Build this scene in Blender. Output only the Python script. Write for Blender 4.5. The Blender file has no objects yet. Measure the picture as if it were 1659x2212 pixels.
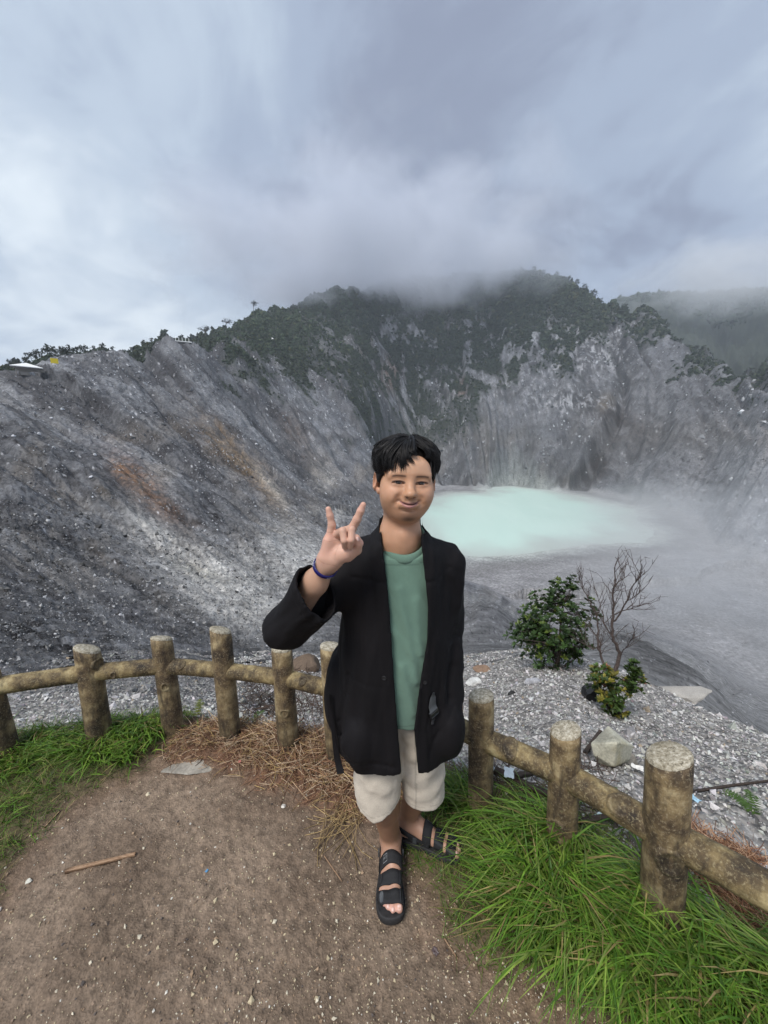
import bpy, bmesh, math, random, time
import numpy as np
from mathutils import Vector, Matrix
T0 = time.time()
random.seed(7)
RNG = np.random.default_rng(11)
SC = bpy.context.scene
COL = SC.collection
R = math.radians

# ------------------------------------------------------------------ camera
CAM_Z, PITCH = 1.68, R(10.0)
FPX, CX, CY = 832.0, 829.5, 1106.0          # focal length / centre on a 1659 x 2212 picture
cam = bpy.data.cameras.new('camera')
cam.sensor_fit = 'VERTICAL'; cam.sensor_height = 24.0
cam.lens = 24.0 * FPX / 2212.0
cam.clip_start = 0.05; cam.clip_end = 12000
cam_o = bpy.data.objects.new('camera', cam); COL.objects.link(cam_o)
cam_o.location = (0, 0, CAM_Z); cam_o.rotation_euler = (R(90) - PITCH, 0, 0)
SC.camera = cam_o

# ------------------------------------------------------------------ world: overcast daylight
SUN_EL, SUN_AZ = R(52), R(215)
world = bpy.data.worlds.new('World'); SC.world = world; world.use_nodes = True
def build_world():
    nt = world.node_tree; N = nt.nodes; L = nt.links
    N.clear()
    out = N.new('ShaderNodeOutputWorld'); bg = N.new('ShaderNodeBackground')
    bg.inputs['Strength'].default_value = 0.1
    L.new(bg.outputs[0], out.inputs[0])
    sky = N.new('ShaderNodeTexSky'); sky.sky_type = 'NISHITA'; sky.sun_disc = False
    sky.sun_elevation = SUN_EL; sky.sun_rotation = SUN_AZ
    tc = N.new('ShaderNodeTexCoord')
    # cloud deck: directions projected on a flattened dome so that clouds stretch towards the horizon
    sep = N.new('ShaderNodeSeparateXYZ'); L.new(tc.outputs['Generated'], sep.inputs[0])
    def math_(op, a, b=None, c=None):
        n = N.new('ShaderNodeMath'); n.operation = op
        for i, v in enumerate((a, b, c)):
            if v is None: continue
            if isinstance(v, (int, float)): n.inputs[i].default_value = v
            else: L.new(v, n.inputs[i])
        return n.outputs[0]
    zz = math_('ADD', math_('MAXIMUM', sep.outputs[2], 0.0), 0.22)
    cx = math_('DIVIDE', sep.outputs[0], zz); cy = math_('DIVIDE', sep.outputs[1], zz)
    comb = N.new('ShaderNodeCombineXYZ'); L.new(cx, comb.inputs[0]); L.new(cy, comb.inputs[1])
    def noise(scale, detail, rough, loc, dist=0.0):
        mp = N.new('ShaderNodeMapping'); mp.inputs['Location'].default_value = loc
        L.new(comb.outputs[0], mp.inputs[0])
        n = N.new('ShaderNodeTexNoise'); n.inputs['Scale'].default_value = scale
        n.inputs['Detail'].default_value = detail; n.inputs['Roughness'].default_value = rough
        n.inputs['Distortion'].default_value = dist
        L.new(mp.outputs[0], n.inputs[0]); return n.outputs[0]
    n1 = noise(0.6, 6, 0.55, (3.1, 1.7, 0), 0.6)
    n2 = noise(2.1, 8, 0.6, (0.4, 5.2, 0), 0.7)
    # the deck is thinner and whiter low on the left, heavy and dark over the mountain
    def around(d, k):
        n = N.new('ShaderNodeVectorMath'); n.operation = 'DOT_PRODUCT'; L.new(tc.outputs['Generated'], n.inputs[0])
        l = math.sqrt(sum(c * c for c in d)); n.inputs[1].default_value = [c / l for c in d]
        return math_('POWER', math_('MAXIMUM', n.outputs['Value'], 0.0), k)
    v = math_('ADD', math_('MULTIPLY_ADD', n1, 1.0, -0.09), math_('MULTIPLY_ADD', n2, 0.62, -0.06))
    v = math_('ADD', v, math_('MULTIPLY', around((-0.80, 1.0, 0.34), 11), 0.25))
    v = math_('SUBTRACT', v, math_('MULTIPLY', around((0.16, 1.0, 0.52), 7), 0.30))
    v = math_('ADD', v, math_('MULTIPLY', around((1.0, 1.0, 0.38), 26), 0.14))
    rmp = N.new('ShaderNodeValToRGB'); L.new(v, rmp.inputs[0])
    cr = rmp.color_ramp; cr.interpolation = 'EASE'
    cr.elements[0].position = 0.42; cr.elements[0].color = (1.22, 1.40, 1.88, 1)
    cr.elements[1].position = 1.0; cr.elements[1].color = (4.0, 4.35, 4.6, 1)
    e = cr.elements.new(0.57); e.color = (1.74, 2.06, 2.64, 1)
    e = cr.elements.new(0.73); e.color = (2.40, 2.80, 3.32, 1)
    mix = N.new('ShaderNodeMix'); mix.data_type = 'RGBA'
    mix.inputs[0].default_value = 0.94
    L.new(sky.outputs[0], mix.inputs[6]); L.new(rmp.outputs[0], mix.inputs[7])
    L.new(mix.outputs[2], bg.inputs[0])
build_world()
sun = bpy.data.lights.new('sun', 'SUN'); sun.energy = 1.5; sun.angle = R(24); sun.color = (1.0, 0.965, 0.92)
sun_o = bpy.data.objects.new('sun', sun); COL.objects.link(sun_o)
# light comes from above and behind the photographer's left
sun_o.rotation_euler = (R(90) - SUN_EL, 0, R(-35))
SC.view_settings.view_transform = 'Standard'; SC.view_settings.look = 'None'
SC.view_settings.exposure = 1.22; SC.view_settings.gamma = 1.0
SC.view_settings.use_curve_mapping = False
SC.render.engine = 'CYCLES'
cy = SC.cycles
cy.use_denoising = True
try:
    cy.denoiser = 'OPENIMAGEDENOISE'; cy.denoising_input_passes = 'RGB_ALBEDO_NORMAL'
except Exception: pass
cy.max_bounces = 6; cy.diffuse_bounces = 3; cy.glossy_bounces = 2; cy.transmission_bounces = 3
cy.volume_bounces = 4; cy.transparent_max_bounces = 8
cy.volume_step_rate = 1.0; cy.volume_max_steps = 256
cy.use_adaptive_sampling = True; cy.adaptive_threshold = 0.02

# ------------------------------------------------------------------ helpers
def ray(x, y):
    """direction (camera depth 1) of a point of the 1659 x 2212 picture; arrays allowed"""
    u = (np.asarray(x, float) - CX) / FPX; v = (np.asarray(y, float) - CY) / FPX
    return u, math.cos(PITCH) - v * math.sin(PITCH), -math.sin(PITCH) - v * math.cos(PITCH)
def at_y(x, y, Y):
    u, a, b = ray(x, y); t = Y / a
    return np.array([float(u * t), float(Y), float(CAM_Z + b * t)])
def on_z(x, y, z=0.0):
    u, a, b = ray(x, y); t = (z - CAM_Z) / b
    return np.array([float(u * t), float(a * t), float(z)])

def _hash(ix, iy, iz):
    h = (ix.astype(np.int64) * 374761393 + iy.astype(np.int64) * 668265263 + iz.astype(np.int64) * 2147483647) & 0xffffffff
    h = ((h ^ (h >> 13)) * 1274126177) & 0xffffffff
    h = (h ^ (h >> 16)) & 0xffff
    return h.astype(np.float32) / 32767.5 - 1.0
def vnoise(x, y, z=None):
    x = np.asarray(x, np.float64); y = np.asarray(y, np.float64)
    z = np.zeros_like(x) if z is None else np.asarray(z, np.float64)
    ix, iy, iz = np.floor(x), np.floor(y), np.floor(z)
    fx, fy, fz = x - ix, y - iy, z - iz
    fx = fx * fx * fx * (fx * (fx * 6 - 15) + 10); fy = fy * fy * fy * (fy * (fy * 6 - 15) + 10); fz = fz * fz * fz * (fz * (fz * 6 - 15) + 10)
    ix = ix.astype(np.int64); iy = iy.astype(np.int64); iz = iz.astype(np.int64)
    flat = not np.any(fz)
    def lay(k):
        a = _hash(ix, iy, iz + k); b = _hash(ix + 1, iy, iz + k); c = _hash(ix, iy + 1, iz + k); d = _hash(ix + 1, iy + 1, iz + k)
        return (a * (1 - fx) + b * fx) * (1 - fy) + (c * (1 - fx) + d * fx) * fy
    if flat: return lay(0)
    return lay(0) * (1 - fz) + lay(1) * fz
def fbm(x, y, z=None, oct=4, rough=0.5, lac=2.03):
    s = 0; a = 1.0; n = 0
    for k in range(oct):
        f = lac ** k
        s = s + a * vnoise(x * f + 17.3 * k, y * f - 9.1 * k, None if z is None else z * f + 4.7 * k); n += a; a *= rough
    return s / n
def ridged(x, y, oct=4, rough=0.5):
    s = 0; a = 1.0; n = 0
    for k in range(oct):
        f = 2.03 ** k
        s = s + a * (1 - np.abs(vnoise(x * f + 31.7 * k, y * f + 11.9 * k)) * 2); n += a; a *= rough
    return s / n
def smooth(a, b, x):
    t = np.clip((x - a) / (b - a), 0, 1); return t * t * (3 - 2 * t)

def tag(o, label=None, cat=None, group=None, kind=None):
    if label: o['label'] = label
    if cat: o['category'] = cat
    if group: o['group'] = group
    if kind: o['kind'] = kind
    return o
def empty(name, loc=(0, 0, 0), label=None, cat=None, group=None):
    o = bpy.data.objects.new(name, None); COL.objects.link(o); o.location = loc
    o.empty_display_size = 0.1
    return tag(o, label, cat, group)
def mesh_np(name, V, F, mats=None, parent=None, smooth_=True, cols=None, midx=None, attrs=None, link=True):
    """V (n,3); F (m,3|4) array or list of arrays; cols = per-vertex colour attribute"""
    Fs = F if isinstance(F, list) else [F]
    Fs = [np.asarray(f, np.int32) for f in Fs if len(f)]
    me = bpy.data.meshes.new(name)
    V = np.ascontiguousarray(V, np.float32)
    me.vertices.add(len(V)); me.vertices.foreach_set('co', V.ravel())
    loops = np.concatenate([f.ravel() for f in Fs]); sizes = np.concatenate([np.full(len(f), f.shape[1], np.int32) for f in Fs])
    me.loops.add(len(loops)); me.loops.foreach_set('vertex_index', loops)
    me.polygons.add(len(sizes)); st = np.concatenate([[0], np.cumsum(sizes)[:-1]]).astype(np.int32)
    me.polygons.foreach_set('loop_start', st)
    try: me.polygons.foreach_set('loop_total', sizes)
    except Exception: pass
    me.polygons.foreach_set('use_smooth', np.full(len(sizes), bool(smooth_)))
    if midx is not None: me.polygons.foreach_set('material_index', np.asarray(midx, np.int32))
    me.update(calc_edges=True)
    if cols is not None:
        c = np.ones((len(V), 4), np.float32); c[:, :3] = cols
        at = me.color_attributes.new('tint', 'FLOAT_COLOR', 'POINT'); at.data.foreach_set('color', c.ravel())
    for k, a in (attrs or {}).items():
        at = me.attributes.new(k, 'FLOAT', 'POINT'); at.data.foreach_set('value', np.ascontiguousarray(a, np.float32))
    for m in (mats if isinstance(mats, (list, tuple)) else [mats]):
        if m: me.materials.append(m)
    o = bpy.data.objects.new(name, me)
    if link: COL.objects.link(o)
    if parent: o.parent = parent
    return o
def grid_faces(nr, nc, wrap=False):
    i = np.arange(nr - 1)[:, None]; j = np.arange(nc if wrap else nc - 1)[None, :]
    j2 = (j + 1) % nc
    return np.stack([(i * nc + j), (i * nc + j2), ((i + 1) * nc + j2), ((i + 1) * nc + j)], -1).reshape(-1, 4)

class Mat:
    """small node-graph writer"""
    def __init__(s, name):
        s.m = bpy.data.materials.new(name); s.m.use_nodes = True
        s.nt = s.m.node_tree; s.N = s.nt.nodes; s.L = s.nt.links
        s.b = s.N['Principled BSDF']; s.out = s.N['Material Output']
        s._tc = None
    def put(s, sock, v):
        if v is None: return
        if hasattr(v, 'is_linked') or isinstance(v, bpy.types.NodeSocket): s.L.new(v, sock)
        elif isinstance(v, (tuple, list)) and len(v) == 3 and sock.type == 'RGBA': sock.default_value = (*v, 1)
        else: sock.default_value = v
    def tc(s, which='Object'):
        if s._tc is None: s._tc = s.N.new('ShaderNodeTexCoord')
        return s._tc.outputs[which]
    def geo(s, which='Position'):
        n = s.N.new('ShaderNodeNewGeometry'); return n.outputs[which]
    def attr(s, name, fac=False):
        n = s.N.new('ShaderNodeAttribute'); n.attribute_name = name; return n.outputs['Fac' if fac else 'Color']
    def mapping(s, vec, scale=(1, 1, 1), rot=(0, 0, 0), loc=(0, 0, 0)):
        n = s.N.new('ShaderNodeMapping'); s.L.new(vec, n.inputs[0])
        n.inputs['Scale'].default_value = scale; n.inputs['Rotation'].default_value = rot; n.inputs['Location'].default_value = loc
        return n.outputs[0]
    def noise(s, scale, detail=4, rough=0.5, vec=None, dist=0.0, color=False):
        n = s.N.new('ShaderNodeTexNoise'); s.L.new(vec if vec is not None else s.tc(), n.inputs['Vector'])
        n.inputs['Scale'].default_value = scale; n.inputs['Detail'].default_value = detail
        n.inputs['Roughness'].default_value = rough; n.inputs['Distortion'].default_value = dist
        return n.outputs['Color' if color else 0]
    def voronoi(s, scale, vec=None, feature='F1', out='Distance', rand=1.0):
        n = s.N.new('ShaderNodeTexVoronoi'); n.feature = feature
        s.L.new(vec if vec is not None else s.tc(), n.inputs['Vector']); n.inputs['Scale'].default_value = scale
        n.inputs['Randomness'].default_value = rand
        return n.outputs[out]
    def ramp(s, fac, stops, interp='LINEAR'):
        n = s.N.new('ShaderNodeValToRGB'); s.L.new(fac, n.inputs[0]); cr = n.color_ramp; cr.interpolation = interp
        while len(cr.elements) < len(stops): cr.elements.new(0.5)
        for e, (p, c) in zip(cr.elements, stops):
            e.position = p; e.color = (*c, 1) if isinstance(c, (tuple, list)) else (c, c, c, 1)
        return n.outputs[0]
    def math(s, op, a, b=None, c=None, clamp=False):
        n = s.N.new('ShaderNodeMath'); n.operation = op; n.use_clamp = clamp
        for i, v in enumerate((a, b, c)):
            if v is not None: s.put(n.inputs[i], v)
        return n.outputs[0]
    def mix(s, fac, a, b, blend='MIX'):
        n = s.N.new('ShaderNodeMix'); n.data_type = 'RGBA'; n.blend_type = blend
        s.put(n.inputs[0], fac); s.put(n.inputs[6], a); s.put(n.inputs[7], b); return n.outputs[2]
    def maprange(s, v, a, b, c=0.0, d=1.0, smooth=False):
        n = s.N.new('ShaderNodeMapRange'); s.put(n.inputs[0], v)
        if smooth: n.interpolation_type = 'SMOOTHSTEP'
        for i, q in enumerate((a, b, c, d)): n.inputs[i + 1].default_value = q
        return n.outputs[0]
    def bump(s, h, strength=0.5, dist=0.01, normal=None):
        n = s.N.new('ShaderNodeBump'); s.put(n.inputs['Height'], h)
        n.inputs['Strength'].default_value = strength; n.inputs['Distance'].default_value = dist
        if normal is not None: s.L.new(normal, n.inputs['Normal'])
        return n.outputs[0]
    def sep(s, vec):
        n = s.N.new('ShaderNodeSeparateXYZ'); s.L.new(vec, n.inputs[0]); return n.outputs
    def rand(s):
        n = s.N.new('ShaderNodeObjectInfo'); return n.outputs['Random']
    def done(s, color=None, rough=0.7, normal=None, spec=0.35, **kw):
        s.put(s.b.inputs['Base Color'], color); s.put(s.b.inputs['Roughness'], rough)
        s.put(s.b.inputs['Normal'], normal); s.put(s.b.inputs['Specular IOR Level'], spec)
        for k, v in kw.items(): s.put(s.b.inputs[k.replace('_', ' ')], v)
        return s.m
# ------------------------------------------------------------------ the crater as one height field z(azimuth, distance)
LAKE_Z = -60.0
def FL(*ys): return [('z', y) for y in ys]
COLS = {   # column of the picture: how high the land stands there (y) at which distance (m)
 -700: [(1750,1.6),(1600,4),(1400,12),(1200,40),(1000,80),(860,140),(790,200),(800,300),(830,500),(860,1500)],
 -300: [(1690,1.9),(1540,5),(1370,15),(1200,40),(1010,90),(880,150),(800,220),(800,300),(825,500),(860,1500)],
 0:    [(1640,2.3),(1500,6),(1330,20),(1165,50),(1010,100),(905,160),(835,220),(800,255),(796,330),(830,500),(870,1500)],
 200:  [(1590,2.5),(1470,6),(1330,22),(1170,60),(1010,125),(905,200),(825,270),(774,310),(785,330),(772,420),(800,600),(880,1500)],
 400:  [(1580,2.6),(1450,6.5),(1345,20),(1215,52),(1110,95),(1010,160),(905,250),(805,340),(748,380),(742,400),(734,520),(770,800),(880,1500)],
 500:  [(1585,2.6),(1455,6.5),(1350,20),(1235,48),(1130,95),(1030,175),(925,285),(825,385),(770,440),(745,480),(708,600),(760,900),(880,1500)],
 600:  [(1590,2.5),(1460,6),(1360,18),(1260,45),(1160,95),(1060,190),(960,320),(860,430),(755,530),(668,680),(720,1000),(860,1500)],
 750:  [(1600,2.4),(1470,6),(1370,16),(1290,40),(1210,80),(1135,160),(1065,300),(985,400),(885,480),(785,580),(700,680),(622,800),(700,1100),(840,1500)],
 900:  [(1620,2.3),(1490,6),(1420,12),(1345,40),(1255,130)] + FL(1190,1130,1090,1060) + [(1050,565),(1000,600),(900,660),(800,720),(700,790),(598,900),(700,1300),(800,1600)],
 1050: [(1680,2.0),(1540,4.2),(1425,8.5),(1405,11),(1390,16),(1302,30),(1297,34),(1312,60)] + FL(1260,1190,1130,1090,1060) + [(1047,570),(1000,600),(900,655),(800,720),(700,790),(590,900),(700,1300),(800,1600)],
 1200: [(1730,1.85),(1620,2.7),(1520,4.3),(1445,6.8),(1408,8.8),(1412,12)] + FL(1350,1250,1190,1130,1090,1062) + [(1050,572),(1000,605),(900,655),(800,720),(700,790),(645,830),(598,900),(700,1300),(760,1700)],
 1350: [(1790,1.65),(1680,2.4),(1580,3.9),(1510,5.6),(1456,7.8),(1462,10),(1405,20),(1366,30),(1376,60)] + FL(1345,1250,1190,1130,1090,1065) + [(1040,565),(950,620),(850,690),(750,760),(684,840),(740,1050),(700,1450),(640,1750),(720,2200)],
 1500: [(1870,1.45),(1770,2.05),(1670,3.1),(1590,4.9),(1525,7.8),(1535,9.5),(1470,18),(1446,24),(1475,40)] + FL(1400,1300,1200,1130,1095) + [(1040,470),(985,505),(930,540),(880,585),(830,650),(790,720),(746,810),(770,1050),(700,1450),(630,1750),(720,2200)],
 1659: [(1960,1.3),(1860,1.75),(1760,2.5),(1670,4.0),(1590,7.0),(1602,9),(1580,25)] + FL(1500,1350,1230,1160) + [(1060,335),(985,380),(920,430),(865,500),(820,590),(796,700),(805,900),(730,1450),(625,1800),(720,2300)],
 1950: [(2050,1.2),(1880,1.8),(1740,3.2),(1630,7.0),(1600,30)] + FL(1520,1380,1280) + [(1100,260),(1000,310),(920,380),(850,480),(815,620),(840,900),(720,1450),(640,1800),(730,2300)],
 2600: [(2200,1.2),(1950,2),(1750,6.0),(1650,30)] + FL(1600,1450) + [(1150,220),(1000,280),(900,360),(830,480),(860,900),(760,1500),(700,2300)],
}
def col_points(x, lst):
    P = []
    for e in lst:
        if e[0] == 'z':
            u, a, b = ray(x, e[1]); h = math.hypot(u, a); t = (LAKE_Z - CAM_Z) / b; r = h * t
        else:
            u, a, b = ray(x, e[0]); h = math.hypot(u, a); r = e[1]
        P.append((math.log(r), math.atan2(u, a), float(b / h)))
    P = [p for i, p in enumerate(P) if not (lst[i][0] == 'z' and any(q[0] <= p[0] for q in P[i + 1:]))]
    P = np.array(P); assert np.all(np.diff(P[:, 0]) > 0), (x, np.exp(P[:, 0]))
    return P
CP = [col_points(x, l) for x, l in sorted(COLS.items())]
def pchip(xk, yk, x):
    """monotone cubic through the knots"""
    h = np.diff(xk); d = np.diff(yk) / h; m = np.zeros(len(xk)); m[0], m[-1] = d[0], d[-1]
    for i in range(1, len(xk) - 1):
        if d[i - 1] * d[i] > 0:
            w1, w2 = 2 * h[i] + h[i - 1], h[i] + 2 * h[i - 1]; m[i] = (w1 + w2) / (w1 / d[i - 1] + w2 / d[i])
    x = np.clip(x, xk[0], xk[-1]); k = np.clip(np.searchsorted(xk, x) - 1, 0, len(h) - 1)
    t = (x - xk[k]) / h[k]; t2, t3 = t * t, t * t * t
    return (2*t3-3*t2+1)*yk[k] + (t3-2*t2+t)*h[k]*m[k] + (-2*t3+3*t2)*yk[k+1] + (t3-t2)*h[k]*m[k+1]
def base_slope(lnr, az):
    """tan(elevation) on the grid lnr (rows) x az (columns)"""
    A = np.array([pchip(c[:, 0], c[:, 1], lnr) for c in CP])      # (ncol, nr)
    E = np.array([pchip(c[:, 0], c[:, 2], lnr) for c in CP])
    out = np.empty((len(lnr), len(az)))
    for i in range(len(lnr)):
        out[i] = pchip(A[:, i], E[:, i], az)
    return out
def blur(a, n, axis):
    for _ in range(n):
        b = np.copy(a); sl = [slice(None)] * 2
        s0, s1, s2 = list(sl), list(sl), list(sl)
        s0[axis] = slice(0, -2); s1[axis] = slice(1, -1); s2[axis] = slice(2, None)
        b[tuple(s1)] = 0.25 * a[tuple(s0)] + 0.5 * a[tuple(s1)] + 0.25 * a[tuple(s2)]; a = b
    return a
def pix(az, tanE):
    """picture position of a direction (inverse of ray), used to read colours' places off the photograph"""
    X, Y, Z = np.sin(az), np.cos(az), tanE
    d = Y * math.cos(PITCH) - Z * math.sin(PITCH); vv = -(Z * math.cos(PITCH) + Y * math.sin(PITCH))
    return CX + FPX * X / d, CY + FPX * vv / d

def lnr_rows(spec):
    out = []
    for a, b, n in spec: out.append(np.linspace(math.log(a), math.log(b), n, endpoint=False))
    return np.concatenate(out + [[math.log(spec[-1][1])]])
LNR = lnr_rows([(8, 22, 46), (22, 90, 90), (90, 420, 250), (420, 960, 250), (960, 2300, 34)])
AZ = np.linspace(R(-54), R(54), 690)
TE = blur(blur(base_slope(LNR, AZ), 4, 0), 10, 1)
RR = np.exp(LNR)[:, None] * np.ones_like(AZ)[None, :]
AA = np.ones_like(LNR)[:, None] * AZ[None, :]
WX, WY = RR * np.sin(AA), RR * np.cos(AA)
ZB = CAM_Z + RR * TE                        # smooth base
# gullies and scree chutes: noise dragged along the fall lines of the walls
LN, AZK = np.log(RR), AA
PXB, PYB = pix(AA, TE)
FALL = [(-200,900,30),(0,1350,24),(0,1150,28),(0,900,34),(200,1000,36),(300,1300,30),(300,800,44),(450,1100,38),(500,900,47),(600,800,54),(620,1050,44),(650,1200,34),(720,1130,22),(780,950,52),(800,700,66),(880,860,60),(940,1000,50),(1010,900,72),(1080,800,82),(1100,980,82),(1190,900,98),(1240,1000,112),(1300,900,108),(1200,700,80),(1300,690,58),(1360,780,62),(1400,900,84),(1450,1000,112),(1480,820,48),(1560,900,44),(1640,880,34),(1560,1040,120),(1680,1040,118),(1500,1200,150),(1640,1300,150),(1300,1250,160)]
wx_ = np.zeros(RR.shape); wy_ = np.zeros(RR.shape)
for fx_, fy_, fa in FALL:
    q = 1.0 / (((PXB - fx_) / 90) ** 2 + ((PYB - fy_) / 75) ** 2 + .15) ** 1.6; wx_ += q * math.cos(R(fa)); wy_ += q * math.sin(R(fa))
wob = .35 * fbm(AA * 20, LN * 20, oct=2); c_, s_ = np.cos(wob), np.sin(wob); wx_, wy_ = wx_ * c_ - wy_ * s_, wx_ * s_ + wy_ * c_
PXj = np.gradient(PXB, axis=1); PYj = np.gradient(PYB, axis=1); PYi = np.gradient(PYB, axis=0); PYi = np.where(np.abs(PYi) < .12, -.12, PYi)
vj = wx_ / PXj; vi = (wy_ - PYj * vj) / PYi; q = np.maximum(np.abs(vi), np.abs(vj)) + 1e-9; vi, vj = vi / q, vj / q
def flow_streaks(seeds, steps):
    nr, nc = RR.shape; outs = [np.zeros(RR.shape) for _ in seeds]
    for sgn in (1, -1):
        I, J = np.meshgrid(np.arange(nr, dtype=np.float64), np.arange(nc, dtype=np.float64), indexing='ij')
        for k in range(steps):
            ii = np.clip((I + .5).astype(np.int32), 0, nr - 1); jj = np.clip((J + .5).astype(np.int32), 0, nc - 1)
            for o, s in zip(outs, seeds): o += s[ii, jj]
            I = np.clip(I + sgn * vi[ii, jj] * 1.6, 0, nr - 1); J = np.clip(J + sgn * vj[ii, jj] * 1.6, 0, nc - 1)
    outs = [o / (2 * steps) for o in outs]
    return [(o - o.mean()) / o.std() for o in outs]
def scr_noise(f, seed, oct=2): return fbm(PXB * f + seed, PYB * f * 1.0 + seed * 1.7, oct=oct)
S_BIG, S_HUGE = flow_streaks([scr_noise(1 / 46., 3), scr_noise(1 / 105., 21)], 60)
S_MID, S_FIN = flow_streaks([scr_noise(1 / 17., 8), scr_noise(1 / 6.5, 12)], 34)
S_SHORT, = flow_streaks([scr_noise(1 / 9., 30)], 12)
floorness = smooth(7.0, 1.0, ZB - LAKE_Z) * smooth(25, 60, RR)
slope = np.clip(np.hypot(np.gradient(ZB, axis=0) / np.gradient(RR, axis=0), np.gradient(ZB, axis=1) / (np.gradient(AA, axis=1) * RR)), 0, 1.5)
wall = smooth(0.10, 0.40, slope) * (1 - floorness) * smooth(8, 40, RR)
left = smooth(760, 560, PXB)
wall = np.maximum(wall, left * smooth(14, 60, RR) * (1 - floorness) * .85)
peaky = smooth(800, 880, PYB) * smooth(640, 760, PXB) * smooth(1330, 1230, PXB)   # the pinnacled foot of the far wall
msk = smooth(-.35, .35, fbm(PXB / 95 + 2, PYB / 80, oct=3)); S_MID = S_MID * (.35 + .65 * msk); S_FIN = S_FIN * (.25 + .75 * smooth(-.3, .4, fbm(PXB / 60 + 12, PYB / 50, oct=3)))
ridge_b = 1 - 2 * np.abs(np.clip(S_BIG / 1.6, -1, 1)); ridge_m = 1 - 2 * np.abs(np.clip(S_MID / 1.6, -1, 1))
# modest on the slope that faces the camera edge-on, strong on the far wall
amp = 1.0 + .45 * left
disp = wall * RR * amp * (0.0190 * (.55 * S_BIG + .60 * ridge_b) + 0.0100 * (.45 * S_MID + .55 * ridge_m) + 0.0030 * S_FIN + 0.0020 * S_SHORT)
disp += wall * RR * .020 * (1 - 1.6 * np.abs(np.clip(S_HUGE / 1.6, -1, 1))) * smooth(60, 120, RR)
disp += wall * RR * 0.024 * peaky * (ridge_b * .8 + ridge_m * .4 - .2)
disp += (1 - floorness) * smooth(8, 30, RR) * RR * (0.0030 * fbm(AA * 60, LN * 60, oct=4, rough=0.6) + 0.0026 * ridged(AA * 130, LN * 130, oct=3))
rub = smooth(1230, 1330, PYB) * smooth(760, 640, PXB)
disp = disp * (1 - .7 * rub) + rub * RR * (.010 * fbm(AA * 26, LN * 26, oct=5, rough=.62) + .006 * ridged(AA * 60, LN * 60, oct=3))
disp *= 1 - .85 * smooth(860, 950, PXB) * smooth(260, 170, RR)
disp *= 1 - .8 * np.exp(-((TE - np.max(TE, axis=0)[None]) / .02) ** 2) * (RR > 200)            # keep the skyline where it is
# rock ledges low on the left wall
led = fbm((PXB * .85 + PYB * .5) / 110, (PYB * .85 - PXB * .5) / 22, oct=3)
disp += wall * left * RR * 0.0095 * np.round(led * 4) / 4
led2 = fbm((PXB + .3 * PYB) / 62 + 40, (PYB - .12 * PXB) / 15, oct=3)
disp += wall * (1 - left) * RR * 0.0050 * np.round(led2 * 3.5) / 3.5 * smooth(200, 320, RR)
disp += floorness * RR * 0.0006 * fbm(AA * 30, LN * 40, oct=3)
ZT = ZB + disp
ZT = np.where(floorness > 0.5, np.maximum(ZT, LAKE_Z - 2.5), ZT)
# lake bed: sink the ground under the lake outline (picture outline thrown on the lake's level)
LAKE_PX = [(868,1118),(890,1092),(930,1074),(985,1063),(1040,1066),(1062,1053),(1110,1048),(1150,1056),(1190,1058),(1235,1069),(1290,1082),(1345,1094),(1385,1122),(1412,1150),(1385,1166),(1320,1174),(1250,1182),(1180,1190),(1100,1198),(1030,1203),(960,1204),(900,1190),(875,1160)]
LAKE = np.array([on_z(x, y, LAKE_Z)[:2] for x, y in LAKE_PX])
def smooth_loop(P, n):
    for _ in range(n):
        Q = np.roll(P, -1, 0); P = np.stack([0.75 * P + 0.25 * Q, 0.25 * P + 0.75 * Q], 1).reshape(-1, 2)
    return P
LAKE = smooth_loop(LAKE, 2)
def poly_dist(P, X, Y):
    """signed distance to a closed polygon (negative inside)"""
    sh = X.shape; X, Y = X.ravel(), Y.ravel(); d = np.full(X.shape, 1e18); ins = np.zeros(X.shape, bool)
    for (x0, y0), (x1, y1) in zip(P, np.roll(P, -1, 0)):
        ex, ey = x1 - x0, y1 - y0; t = np.clip(((X - x0) * ex + (Y - y0) * ey) / (ex * ex + ey * ey + 1e-12), 0, 1)
        d = np.minimum(d, (X - x0 - t * ex) ** 2 + (Y - y0 - t * ey) ** 2)
        c = ((y0 > Y) != (y1 > Y)) & (X < (x1 - x0) * (Y - y0) / (y1 - y0 + 1e-30) + x0); ins ^= c
    d = np.sqrt(d); d[ins] *= -1
    return d.reshape(sh)
near_l = (RR > 120) & (RR < 700) & (AA > R(-20)) & (AA < R(50))
LD = np.full(RR.shape, 1e4); LD[near_l] = poly_dist(LAKE, WX[near_l], WY[near_l])
LDn = LD + 9 * fbm(WX * 0.03, WY * 0.03, oct=3)
shore = LAKE_Z + np.clip(LDn * 0.05, -2.0, 40)
ZT = np.where((LDn < 0) | ((LDn < 60) & (ZT < shore)), np.minimum(np.maximum(ZT, shore), np.where(LDn < 0, shore, 1e9)), ZT)
ZT = np.where((LDn < 14) & (LDn >= 0), ZT * smooth(0, 14, LDn) + np.minimum(ZT, LAKE_Z + LDn * 0.25 + 0.1) * (1 - smooth(0, 14, LDn)), ZT)
ZT = np.where(LDn < -3, np.minimum(ZT, LAKE_Z - .6), ZT)
TE2 = (ZT - CAM_Z) / RR
PX, PY = pix(AA, TE2)

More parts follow.
